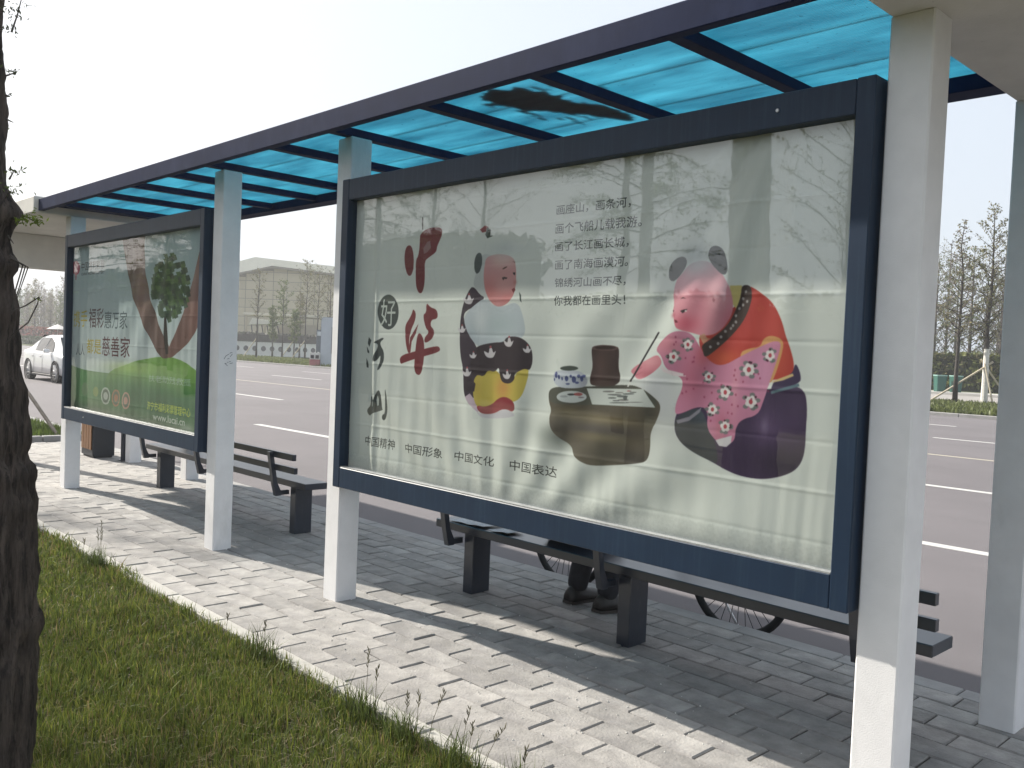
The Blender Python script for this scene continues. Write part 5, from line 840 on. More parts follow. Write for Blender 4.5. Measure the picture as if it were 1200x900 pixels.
('P',(62,92,50),0.85,0,[(-7.254,1.991),(-7.17,1.995),(-7.141,1.953),(-7.217,1.942)]),
('P',(62,92,50),0.85,0,[(-6.884,1.698),(-6.805,1.704),(-6.779,1.665),(-6.849,1.652)]),
('P',(44,72,42),0.85,0,[(-7.149,1.73),(-7.066,1.736),(-7.038,1.696),(-7.112,1.682)]),
('P',(50,76,54),0.85,0,[(-6.95,1.915),(-6.87,1.92),(-6.844,1.88),(-6.915,1.868)]),
('P',(62,92,50),0.85,0,[(-7.136,1.89),(-7.053,1.895),(-7.026,1.854),(-7.099,1.842)]),
('P',(44,72,42),0.85,0,[(-7.068,2.08),(-6.987,2.083),(-6.959,2.042),(-7.032,2.031)]),
('P',(50,76,54),0.85,0,[(-7.065,2.001),(-6.984,2.005),(-6.956,1.964),(-7.029,1.952)]),
('P',(34,54,38),0.85,0,[(-7.046,1.801),(-6.965,1.807),(-6.938,1.766),(-7.01,1.754)]),
('P',(52,46,42),1.0,0,[(-7.001,1.664),(-6.968,1.664),(-6.916,1.378),(-6.965,1.376),(-7.008,1.53)]),
('P',(176,60,84),0.85,0,[(-8.975,2.13),(-8.979,2.109),(-8.993,2.091),(-9.016,2.076),(-9.046,2.068),(-9.08,2.065),(-9.114,2.07),(-9.146,2.081),(-9.172,2.097),(-9.189,2.117),(-9.196,2.139),(-9.192,2.16),(-9.178,2.179),(-9.154,2.193),(-9.124,2.202),(-9.09,2.204),(-9.055,2.199),(-9.024,2.188),(-8.999,2.171),(-8.982,2.152)]),
('P',(176,60,84),0.8,0,[(-9.105,2.087),(-9.057,2.085),(-9.064,2.02),(-9.088,2.021)]),
('P',(198,206,200),0.9,0,[(-8.121,0.974),(-8.125,0.95),(-8.138,0.928),(-8.161,0.909),(-8.19,0.896),(-8.223,0.89),(-8.257,0.892),(-8.288,0.9),(-8.313,0.916),(-8.331,0.937),(-8.338,0.96),(-8.334,0.985),(-8.32,1.007),(-8.297,1.026),(-8.267,1.039),(-8.234,1.044),(-8.2,1.043),(-8.17,1.033),(-8.145,1.018),(-8.128,0.997)]),
('P',(86,104,92),0.9,0,[(-8.146,0.973),(-8.149,0.954),(-8.159,0.936),(-8.176,0.922),(-8.199,0.912),(-8.224,0.907),(-8.25,0.908),(-8.274,0.915),(-8.294,0.927),(-8.307,0.943),(-8.312,0.962),(-8.31,0.981),(-8.299,0.999),(-8.281,1.013),(-8.258,1.023),(-8.233,1.028),(-8.207,1.026),(-8.183,1.019),(-8.164,1.007),(-8.151,0.991)]),
('P',(198,206,200),0.9,0,[(-8.181,0.97),(-8.182,0.96),(-8.188,0.95),(-8.198,0.942),(-8.211,0.936),(-8.226,0.933),(-8.241,0.934),(-8.255,0.938),(-8.266,0.945),(-8.273,0.954),(-8.277,0.964),(-8.275,0.975),(-8.269,0.985),(-8.259,0.993),(-8.246,0.999),(-8.231,1.001),(-8.216,1.001),(-8.202,0.997),(-8.191,0.99),(-8.184,0.981)]),
('P',(170,120,96),0.9,0,[(-7.89,0.97),(-7.894,0.947),(-7.907,0.925),(-7.928,0.907),(-7.956,0.894),(-7.988,0.888),(-8.02,0.89),(-8.05,0.898),(-8.074,0.913),(-8.091,0.934),(-8.098,0.957),(-8.094,0.981),(-8.081,1.003),(-8.059,1.021),(-8.03,1.034),(-7.998,1.039),(-7.966,1.037),(-7.937,1.028),(-7.913,1.013),(-7.897,0.993)]),
('P',(86,104,92),0.9,0,[(-7.914,0.969),(-7.916,0.95),(-7.926,0.933),(-7.943,0.919),(-7.964,0.909),(-7.989,0.904),(-8.014,0.906),(-8.037,0.913),(-8.055,0.924),(-8.068,0.94),(-8.073,0.958),(-8.071,0.977),(-8.06,0.994),(-8.043,1.009),(-8.022,1.018),(-7.997,1.023),(-7.972,1.021),(-7.95,1.014),(-7.931,1.002),(-7.919,0.987)]),
('P',(170,120,96),0.9,0,[(-7.947,0.967),(-7.949,0.956),(-7.955,0.947),(-7.964,0.939),(-7.977,0.933),(-7.991,0.93),(-8.005,0.931),(-8.018,0.935),(-8.029,0.942),(-8.036,0.95),(-8.039,0.961),(-8.037,0.971),(-8.032,0.981),(-8.022,0.989),(-8.009,0.994),(-7.995,0.997),(-7.981,0.996),(-7.968,0.992),(-7.957,0.986),(-7.95,0.977)]),
('P',(196,150,140),0.9,0,[(-7.644,0.965),(-7.648,0.942),(-7.66,0.921),(-7.68,0.903),(-7.707,0.89),(-7.737,0.885),(-7.768,0.886),(-7.797,0.894),(-7.82,0.909),(-7.836,0.929),(-7.842,0.952),(-7.839,0.975),(-7.826,0.996),(-7.805,1.014),(-7.778,1.027),(-7.747,1.032),(-7.717,1.03),(-7.689,1.021),(-7.666,1.007),(-7.651,0.987)]),
('P',(86,104,92),0.9,0,[(-7.667,0.963),(-7.669,0.945),(-7.679,0.929),(-7.695,0.915),(-7.715,0.905),(-7.738,0.9),(-7.762,0.902),(-7.784,0.908),(-7.802,0.92),(-7.814,0.935),(-7.819,0.953),(-7.816,0.971),(-7.807,0.988),(-7.791,1.002),(-7.77,1.012),(-7.746,1.016),(-7.723,1.015),(-7.701,1.008),(-7.684,0.996),(-7.672,0.981)]),
('P',(196,150,140),0.9,0,[(-7.699,0.961),(-7.7,0.951),(-7.706,0.942),(-7.715,0.934),(-7.727,0.928),(-7.74,0.926),(-7.754,0.926),(-7.766,0.93),(-7.776,0.937),(-7.783,0.945),(-7.786,0.955),(-7.785,0.966),(-7.779,0.975),(-7.77,0.983),(-7.758,0.988),(-7.745,0.991),(-7.731,0.99),(-7.719,0.986),(-7.708,0.98),(-7.702,0.971)]),
('P',(150,160,96),0.7,0,[(-8.396,0.995),(-8.398,0.981),(-8.407,0.967),(-8.422,0.956),(-8.44,0.948),(-8.462,0.945),(-8.483,0.946),(-8.503,0.951),(-8.519,0.96),(-8.53,0.973),(-8.535,0.987),(-8.532,1.001),(-8.523,1.015),(-8.509,1.026),(-8.49,1.034),(-8.468,1.037),(-8.447,1.036),(-8.427,1.031),(-8.411,1.021),(-8.4,1.009)]),
('P',(140,150,130),0.6,0,[(-8.665,1.003),(-8.668,0.983),(-8.68,0.965),(-8.699,0.949),(-8.724,0.939),(-8.752,0.934),(-8.78,0.935),(-8.806,0.943),(-8.828,0.956),(-8.842,0.973),(-8.848,0.992),(-8.845,1.012),(-8.833,1.031),(-8.814,1.046),(-8.789,1.056),(-8.761,1.061),(-8.732,1.059),(-8.706,1.052),(-8.685,1.039),(-8.671,1.022)]),
('S',(220,224,220),0.5,(-6.537,0.83),0.118,0.032),
]
TXT1=[
('中国福利彩票',-8.934,-8.344,2.1,2.177,(72,80,84)),
('CHINA WELFARE LOTTERY',-8.927,-8.337,2.056,2.08,(72,80,84)),
('携手',-9.115,-8.74,1.574,1.729,(186,170,60)),
('福彩',-8.696,-8.326,1.569,1.746,(70,38,46)),
('惠万家',-8.303,-7.763,1.565,1.717,(82,98,104)),
('人人',-9.032,-8.798,1.307,1.412,(92,98,106)),
('都是',-8.744,-8.37,1.332,1.466,(186,168,56)),
('慈善家',-8.34,-7.71,1.321,1.496,(84,34,44)),
('扶老助残救孤',-7.273,-6.49,1.146,1.201,(150,176,156)),
('济宁市福利彩票管理中心',-7.293,-6.484,0.916,0.985,(176,190,70)),
('www.lucai.cn',-7.166,-6.574,0.843,0.898,(200,208,200)),
]

# ================================================================ materials in use
M = {}
M['column'] = overlay(overlay(mat('white_painted_concrete', (.77,.765,.77), .62, .05, 5, .12, 220), (.38,.38,.36), 2.2, (.60,.80), (1,1,.35), .45), (.20,.20,.20), 45, (.70,.78), (1,1,1), .6)
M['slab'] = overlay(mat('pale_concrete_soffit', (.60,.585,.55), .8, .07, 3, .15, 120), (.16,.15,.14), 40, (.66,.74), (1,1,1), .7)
M['navy'] = overlay(mat('navy_painted_steel', (.008,.015,.050), .62, .10, 6, .04, 200, spec=.05), (.035,.05,.11), 3.0, (.50,.80), (1,1,.3), .45)
M['navy_frame'] = overlay(overlay(mat('navy_frame_paint', (.013,.028,.056), .45, .08, 5, .03, 200, spec=.3), (.05,.085,.12), 14, (.50,.80), (3,3,.12), .4), (.16,.18,.2), 60, (.72,.80), (1,1,1), .5)
M['bench'] = overlay(mat('bench_steel', (.018,.024,.038), .30, .1, 8, spec=.8), (.10,.11,.13), 9, (.55,.8), (.4,2,1), .35)
M['seal'] = mat('rubber_seal', (.012,.013,.016), .6)
M['alu'] = mat('bare_aluminium_lip', (.55,.56,.57), .35, .15, 30, metal=.6)
M['paver'] = overlay(overlay(mat('grey_paver', (.262,.251,.238), .86, .20, 9, .45, 90, rnd=.19), (.14,.135,.142), 2.3, (.48,.68), (1,1,1), .6), (.36,.35,.32), 26, (.66,.78), (1,1,1), .5)
M['sand'] = mat('joint_sand', (.075,.068,.058), .95, .3, 30, .5, 200)
M['edging'] = overlay(mat('pale_edging_stone', (.36,.35,.325), .85, .10, 7, .3, 120, rnd=.06), (.20,.19,.16), 6, (.55,.75), (1,1,1), .5)
M['kerb'] = mat('kerb_concrete', (.27,.265,.26), .85, .12, 5, .3, 90, rnd=.05)
M['asphalt'] = overlay(overlay(mat('weathered_asphalt', (.128,.118,.125), .88, .10, .35, .5, 260, detail=8), (.10,.095,.09), 190, (.60,.70), (1,1,1), .45), (.165,.155,.158), 210, (.60,.68), (1,1,1), .6)
overlay(M['asphalt'], (.100,.093,.098), .5, (.5,.75), (.06,1.2,1), .5)
M['paint'] = overlay(mat('road_paint', (.45,.445,.43), .7, .06, 20), (.30,.28,.27), 30, (.58,.72), (1,1,1), .55)
M['ypaint'] = overlay(mat('yellow_road_paint', (.34,.31,.25), .7, .1, 20), (.25,.23,.20), 30, (.50,.70), (1,1,1), .6)
M['soil'] = overlay(mat('lawn_soil', (.050,.052,.022), .95, .4, 14, .8, 70), (.11,.085,.045), 5, (.45,.65), (1,1,1), .6)
M['farsoil'] = overlay(mat('far_lawn', (.085,.105,.035), .95, .3, 1.5, .5, 20), (.16,.14,.08), .6, (.5,.7), (1,1,1), .6)
M['grass'] = attr_mat('grass_blades', .5, .35, .3)
M['leaf'] = attr_mat('leaves', .6, .35, .2)
M['bark'] = overlay(overlay(mat('dark_furrowed_bark', (.075,.058,.048), .95, .45, 16, 1.0, 60, stretch=(2.2,2.2,.3)), (.010,.008,.007), 26, (.48,.62), (2.5,2.5,.22), .85), (.13,.11,.10), 60, (.58,.75), (2.5,2.5,.5), .6)
M['bark2'] = mat('young_bark', (.085,.072,.062), .9, .3, 12)
M['darkbark2'] = mat('dark_young_bark', (.05,.042,.037), .9, .3, 12)
M['whitewash'] = mat('whitewashed_bark', (.62,.60,.56), .85, .12, 12)
M['stake'] = mat('bamboo_stake', (.42,.37,.28), .8, .15, 12)
def roof_mat():
    Mt = bpy.data.materials.new('blue_polycarbonate'); Mt.use_nodes = True; t = Mt.node_tree; L = t.links.new
    out = t.nodes['Material Output']; t.nodes.remove(t.nodes['Principled BSDF'])
    tc = N(t, 'ShaderNodeTexCoord'); mp = N(t, 'ShaderNodeMapping'); mp.inputs['Scale'].default_value = (.55, 2.4, 1); L(tc.outputs['Object'], mp.inputs[0])
    n = N(t, 'ShaderNodeTexNoise'); n.inputs['Scale'].default_value = 2.6; n.inputs['Detail'].default_value = 9; n.inputs['Roughness'].default_value = .6; L(mp.outputs[0], n.inputs['Vector'])
    r = N(t, 'ShaderNodeValToRGB'); L(n.outputs[0], r.inputs[0]); e = r.color_ramp.elements
    e[0].position = .30; e[0].color = (.085,.265,.345,1); e[1].position = .72; e[1].color = (.195,.490,.590,1)
    sp = N(t, 'ShaderNodeTexNoise'); sp.inputs['Scale'].default_value = 46; sp.inputs['Detail'].default_value = 4; L(tc.outputs['Object'], sp.inputs['Vector'])
    sr = N(t, 'ShaderNodeMapRange'); L(sp.outputs[0], sr.inputs[0]); sr.inputs[1].default_value = .67; sr.inputs[2].default_value = .74; sr.inputs[4].default_value = .7
    mx = N(t, 'ShaderNodeMix', data_type='RGBA'); L(sr.outputs[0], mx.inputs[0]); L(r.outputs[0], mx.inputs[6]); mx.inputs[7].default_value = (.03,.10,.13,1)
    w = N(t, 'ShaderNodeTexWave', wave_type='BANDS', bands_direction='X'); w.inputs['Scale'].default_value = 26; w.inputs['Distortion'].default_value = .4; L(tc.outputs['Object'], w.inputs['Vector'])
    bp = N(t, 'ShaderNodeBump'); bp.inputs['Strength'].default_value = .25; bp.inputs['Distance'].default_value = .004; L(w.outputs[0], bp.inputs['Height'])
    tl = N(t, 'ShaderNodeBsdfTranslucent'); L(mx.outputs[2], tl.inputs[0]); L(bp.outputs[0], tl.inputs['Normal'])
    tr = N(t, 'ShaderNodeBsdfTransparent'); L(mx.outputs[2], tr.inputs[0])
    m1 = N(t, 'ShaderNodeMixShader'); m1.inputs[0].default_value = .14; L(tl.outputs[0], m1.inputs[1]); L(tr.outputs[0], m1.inputs[2])
    gl = N(t, 'ShaderNodeBsdfGlossy'); gl.inputs['Roughness'].default_value = .2; L(bp.outputs[0], gl.inputs['Normal'])
    m2 = N(t, 'ShaderNodeMixShader'); m2.inputs[0].default_value = .05; L(m1.outputs[0], m2.inputs[1]); L(gl.outputs[0], m2.inputs[2])
    L(m2.outputs[0], out.inputs['Surface']); return Mt
M['roof'] = roof_mat()
def glass_mat(name, tint=(1,1,1), k=.1, ior=1.5):
    Mt = bpy.data.materials.new(name); Mt.use_nodes = True; t = Mt.node_tree; L = t.links.new
    out = t.nodes['Material Output']; t.nodes.remove(t.nodes['Principled BSDF'])
    ge = N(t, 'ShaderNodeNewGeometry'); dp = N(t, 'ShaderNodeVectorMath', operation='DOT_PRODUCT'); L(ge.outputs['Normal'], dp.inputs[0]); L(ge.outputs['Incoming'], dp.inputs[1])
    ab = N(t, 'ShaderNodeMath', operation='ABSOLUTE'); L(dp.outputs['Value'], ab.inputs[0])      # Schlick's law, the same from both sides of the sheet
    iv = N(t, 'ShaderNodeMath', operation='SUBTRACT'); iv.inputs[0].default_value = 1; L(ab.outputs[0], iv.inputs[1])
    pw_ = N(t, 'ShaderNodeMath', operation='POWER'); L(iv.outputs[0], pw_.inputs[0]); pw_.inputs[1].default_value = 5
    mu = N(t, 'ShaderNodeMath', operation='MULTIPLY_ADD'); L(pw_.outputs[0], mu.inputs[0]); mu.inputs[1].default_value = 1-k; mu.inputs[2].default_value = k
    tc = N(t, 'ShaderNodeTexCoord'); n = N(t, 'ShaderNodeTexNoise'); n.inputs['Scale'].default_value = 2.2; L(tc.outputs['Object'], n.inputs['Vector'])
    bp = N(t, 'ShaderNodeBump'); bp.inputs['Strength'].default_value = .06; bp.inputs['Distance'].default_value = .02; L(n.outputs[0], bp.inputs['Height'])
    tr = N(t, 'ShaderNodeBsdfTransparent'); tr.inputs[0].default_value = (*tint, 1)
    gl = N(t, 'ShaderNodeBsdfGlossy'); gl.inputs['Roughness'].default_value = .015; L(bp.outputs[0], gl.inputs['Normal'])
    mx = N(t, 'ShaderNodeMixShader'); L(mu.outputs[0], mx.inputs[0]); L(tr.outputs[0], mx.inputs[1]); L(gl.outputs[0], mx.inputs[2])
    L(mx.outputs[0], out.inputs['Surface']); return Mt
M['glass'] = glass_mat('display_glass', (.95,.97,.95), .13)
M['carglass'] = mat('dark_car_glass', (.03,.035,.04), .12, .05, 3, spec=.3)

# ================================================================ large structure: ground, road, paving
ZR = -.12
mb = MB(); mb.box(-1600, 1600, -1600, 1600, -1.2, -.16); struct('ground', mb, M['farsoil'])
mb = MB(); mb.box(-700, 500, 4.49, 33.4, -.15, ZR); struct('road', mb, M['asphalt'])
def marks(y, seg, w, mname, nm, z=ZR+.004):
    m_ = MB()
    for a, b in seg: m_.box(a, b, y-w/2, y+w/2, ZR-.01, z)
    return struct(nm, m_, M[mname])
d46 = [(-15.9-10.9*k-4.6 if 0 else -16.2-10.7*k, -16.2-10.7*k+4.6) for k in range(-3, 14)]
marks(8.6, d46, .16, 'paint', 'lane_marking')
marks(12.98, [(-27.6-10.7*k, -27.6-10.7*k+4.6) for k in range(-4, 12)], .16, 'paint', 'lane_marking')
marks(17.8, [(-400, 120)], .16, 'ypaint', 'centre_line_marking')
marks(22.3, [(-40.6-10.7*k, -40.6-10.7*k+4.6) for k in range(-5, 12)], .16, 'paint', 'lane_marking')
marks(27.6, [(-46.6-10.7*k, -46.6-10.7*k+4.6) for k in range(-5, 12)], .16, 'paint', 'lane_marking')
# far side: kerb, verge, path
far_kerb = thing('far_kerb', None, None, (-20, 33.5, ZR)); tag(far_kerb, kind='structure')
for k in range(90):
    x0 = -112+k*1.3
    mb = MB(); mb.box(x0, x0+1.285, 33.4, 33.62, -.14, .0, .015) if k == 0 else None
    if k == 0: me_k = mesh_of('kerb_stone', mb, M['kerb'])
    o = obj('kerb_stone', me_k, None, far_kerb); o.location = Vector((k*1.3, 0, 0)) - far_kerb.location
mb = MB(); mb.box(-700, 500, 33.62, 45, -.15, -.02); struct('far_verge', mb, M['farsoil'])
mb = MB(); mb.box(-60, 500, 45.0, 60.8, -.15, -.06); struct('far_path', mb, mat('pale_path', (.26,.245,.23), .9, .1, .6))
mb = MB(); mb.box(-60, 500, 60.8, 64.5, -.15, .10); struct('far_pavement', mb, mat('far_paving', (.36,.35,.33), .9, .1, .6))
mb = MB(); mb.box(-700, 500, 64.5, 120, -.15, .02); struct('far_ground', mb, M['farsoil'])
# left verge beyond the stop
mb = MB(); mb.box(-60, -13.52, 2.4, 4.62, -.15, .03); struct('road_verge', mb, M['soil'])
vk = thing('verge_kerb', None, None, (-13.4, 2.4, 0)); tag(vk, kind='structure')
for k in range(3):
    mb = MB(); mb.box(-13.52, -13.40, 2.4+k*.75, 2.4+k*.75+.742, -.14, .075, .012); obj('kerb_stone', mb, M['kerb'], vk)
for k in range(12):
    mb = MB(); mb.box(-13.52-(k+1)*.9, -13.53-k*.9, 4.52, 4.64, -.14, .075, .012); obj('kerb_stone', mb, M['kerb'], vk)

# bus-stop paving, each paver a piece
PL, PW = .288, .152
pav = thing('pavement', None, None, (-6, 3.3, 0)); tag(pav, kind='structure')
mb = MB(); mb.box(-13.4, 3.2, 2.16, 4.50, -.13, -.010); obj('bedding_sand', mb, M['sand'], pav)
mb = MB(); 
rng = random.Random(3)
def paver_mesh(seed):
    r = random.Random(seed); a, b = PL/2-.0026-.001*r.random(), PW/2-.0014-.0008*r.random(); t = .006
    mb = MB(); j = lambda q: r.uniform(-q, q)
    top = [(-a+t+j(.0015), -b+t+j(.001), .0), (a-t+j(.0015), -b+t+j(.001), 0), (a-t+j(.0015), b-t+j(.001), 0), (-a+t+j(.0015), b-t+j(.001), 0)]
    mid = [(-a, -b, -.006), (a, -b, -.006), (a, b, -.006), (-a, b, -.006)]
    bot = [(-a, -b, -.05), (a, -b, -.05), (a, b, -.05), (-a, b, -.05)]
    mb.add(top+mid+bot, [(0,1,2,3)] + [(4+i, 4+(i+1)%4, (i+1)%4, i) for i in range(4)] + [(8+i, 8+(i+1)%4, 4+(i+1)%4, 4+i) for i in range(4)])
    return mesh_of('paver', mb, M['paver'])
pms = [paver_mesh(i) for i in range(8)]
plist = []
for r_ in range(-1, 13):
    y = 2.385 + PW*r_ + PW/2
    off = -3.62 if r_ % 2 else -3.476
    if r_ == -1: y = 2.316
    for k in range(-34, 24):
        x = off + PL*k + PL/2
        if x < -13.3 or x > 3.1: continue
        q = px((x, y, 0)); key = -9e9
        if q and -30 < q[0] < 1230 and q[1] < 930: key = 1/q[2]
        plist.append((key, x, y, r_))
plist.sort(reverse=True)
rest = MB()
for i, (key, x, y, r_) in enumerate(plist):
    z = rng.uniform(-.0022, .0022); tx, ty, tz = rng.gauss(0, .006), rng.gauss(0, .012), rng.gauss(0, .006)
    me = pms[rng.randrange(8)]
    if i < 300:
        o = bpy.data.objects.new('paver', me); C.objects.link(o); o.parent = pav
        o.location = Vector((x, y+rng.gauss(0, .0008), z)) - pav.location; o.rotation_euler = (tx, ty, tz)
    else:
        R_ = Matrix.Translation((x, y, z)) @ Matrix.Rotation(tx, 4, 'X') @ Matrix.Rotation(ty, 4, 'Y') @ Matrix.Rotation(tz, 4, 'Z')
        rest.add([R_ @ v.co for v in me.vertices], [tuple(p.vertices) for p in me.polygons])
o = obj('paver', rest, M['paver'], pav); o['kind'] = 'stuff'
ro = [float(v) for v in np.random.RandomState(1).rand(5)]
edg = thing('edging', None, None, (-6, 2.2, 0)); tag(edg, kind='structure')
for k in range(28):
    x0 = -13.4+k*.595; mb = MB(); mb.box(x0+.001, x0+.591, 2.158, 2.238, -.12, .006+rng.uniform(-.003,.003), .006); obj('edging_stone', mb, M['edging'], edg)
edr = thing('road_edging', None, None, (-6, 4.5, 0)); tag(edr, kind='structure')
for k in range(28):
    x0 = -13.4+k*.595; mb = MB(); mb.box(x0+.001, x0+.591, 4.364, 4.497, -.14, -.001+rng.uniform(-.002,.002), .006); obj('edging_stone', mb, M['kerb'], edr)
# near lawn ground
mb = MB(); mb.box(-60, 40, -60, 2.155, -.15, -.03); struct('lawn_ground', mb, M['soil'])
mb = MB(); mb.box(-60, -13.4, 2.155, 2.39, -.15, -.03); struct('lawn_ground', mb, M['soil'])

# ================================================================ the shelter
XA, XB, XC, XD = -9.379, -6.168, -4.564, -1.3105
YC, W = 2.8865, .142
sh = thing('bus_shelter', 'long bus shelter with white columns, concrete end slabs and a translucent blue roof', 'bus shelter', (-5.3, 3.5, 0))
def column(x, y, zt):
    m_ = MB(); m_.box(x, x+W, y, y+W, -.02, zt, .006); return obj('column', m_, M['column'], sh)
for x in (XA, XD): column(x, YC, 2.640)
for x in (XB, XC): column(x, YC, 2.707)
for x in (XA, XD): column(x, 4.10, 2.640)
m_ = MB(); r = random.Random(4)
for k in range(11):      # pencil scribble on the second column
    y, z = 2.925+r.uniform(0, .055), 1.33+r.uniform(0, .10); a = r.uniform(-1.2, 1.2); l = r.uniform(.008, .03)
    m_.bar((XB+W+.0008, y, z), (XB+W+.0008, y+l*math.cos(a), z+l*math.sin(a)), .0008, .0035)
s_ = obj('scribble', m_, mat('pencil_grey', (.16,.16,.18), .8), sh); s_['kind'] = 'stuff'
for x, y in ((-11.92, YC), (-10.95, 4.10), (.30, YC), (.30, 4.10)): column(x, y, 2.640)
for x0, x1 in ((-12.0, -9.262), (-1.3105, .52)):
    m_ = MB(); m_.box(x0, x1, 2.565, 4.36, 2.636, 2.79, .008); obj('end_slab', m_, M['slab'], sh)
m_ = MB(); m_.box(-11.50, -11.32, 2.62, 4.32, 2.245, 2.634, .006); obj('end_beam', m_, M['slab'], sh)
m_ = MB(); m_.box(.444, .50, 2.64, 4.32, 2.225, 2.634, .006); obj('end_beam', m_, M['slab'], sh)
x0, x1 = -9.26, -1.3125
m_ = MB(); m_.box(x0, x1, 2.605, 2.655, 2.654, 2.762, .003); obj('fascia', m_, M['navy'], sh)
m_ = MB(); m_.box(x0, x1, 2.657, 2.705, 2.690, 2.706, .002); obj('gutter_lip', m_, M['navy'], sh)
m_ = MB(); m_.box(x0, x1, 4.02, 4.16, 2.692, 2.775, .003); obj('fascia', m_, M['navy'], sh)
for xb in (-2.118, -2.87, -3.66, -4.50, -5.19, -6.09, -6.72, -7.47, -8.24):
    m_ = MB(); m_.box(xb, xb+.066, 2.707, 4.018, 2.709, 2.756, .003); obj('roof_beam', m_, M['navy'], sh)
m_ = MB(); m_.box(-9.258, -9.08, 2.707, 4.018, 2.706, 2.756, .003); obj('roof_beam', m_, M['navy'], sh)
m_ = MB(); m_.box(-1.345, -1.3135, 2.707, 4.018, 2.720, 2.756, .003); obj('roof_beam', m_, M['navy'], sh)
xs = [x0, -8.21, -6.69, -5.16, -3.63, -2.09, x1]
for a, b in zip(xs[:-1], xs[1:]):
    m_ = MB(); m_.box(a+.0015, b-.0015, 2.657, 4.018, 2.758, 2.765); obj('roof_sheet', m_, M['roof'], sh)
# thin sealing strips across the sheets
for y in (3.16, 3.60):
    m_ = MB(); m_.box(x0+.02, x1-.02, y, y+.012, 2.7665, 2.774); obj('sealing_strip', m_, M['navy'], sh)
# leaf litter lying on the sheets
litter = MB(); r = random.Random(8)
def blob(cx, cy, rx, ry, n, z=2.767, ang=0.0):
    pts = []
    for k in range(n):
        t = 2*PI*k/n; q = 1+r.uniform(-.16, .16)+.10*math.sin(3*t+cx)
        u, v = rx*q*math.cos(t), ry*q*math.sin(t); pts.append((cx+u*math.cos(ang)-v*math.sin(ang), cy+u*math.sin(ang)+v*math.cos(ang)))
    b = len(litter.v); vs = [(x, y, z) for x, y in pts]+[(cx+(x-cx)*.7, cy+(y-cy)*.7, z+.008) for x, y in pts]
    litter.add(vs, [(i, (i+1)%n, n+(i+1)%n, n+i) for i in range(n)]+[tuple(range(n, 2*n)), tuple(range(n-1,-1,-1))])
blob(-3.24, 3.18, .17, .30, 40, ang=-.25); blob(-3.10, 3.50, .10, .22, 36, ang=-.2)
for k in range(60): blob(-3.2+r.gauss(0,.16), 3.3+r.gauss(0,.22), r.uniform(.003,.012), r.uniform(.01,.07), 9)
for k in range(30): blob(r.uniform(-9,-1.5), r.uniform(2.85,3.9), r.uniform(.004,.012), r.uniform(.004,.014), 6)
tag(obj('leaf_litter', litter, mat('wet_leaf_litter', (.26,.24,.23), .9, .3, 20)), 'dark patches of dead leaves and grit lying on the blue roof sheets', 'leaf litter', kind='stuff')

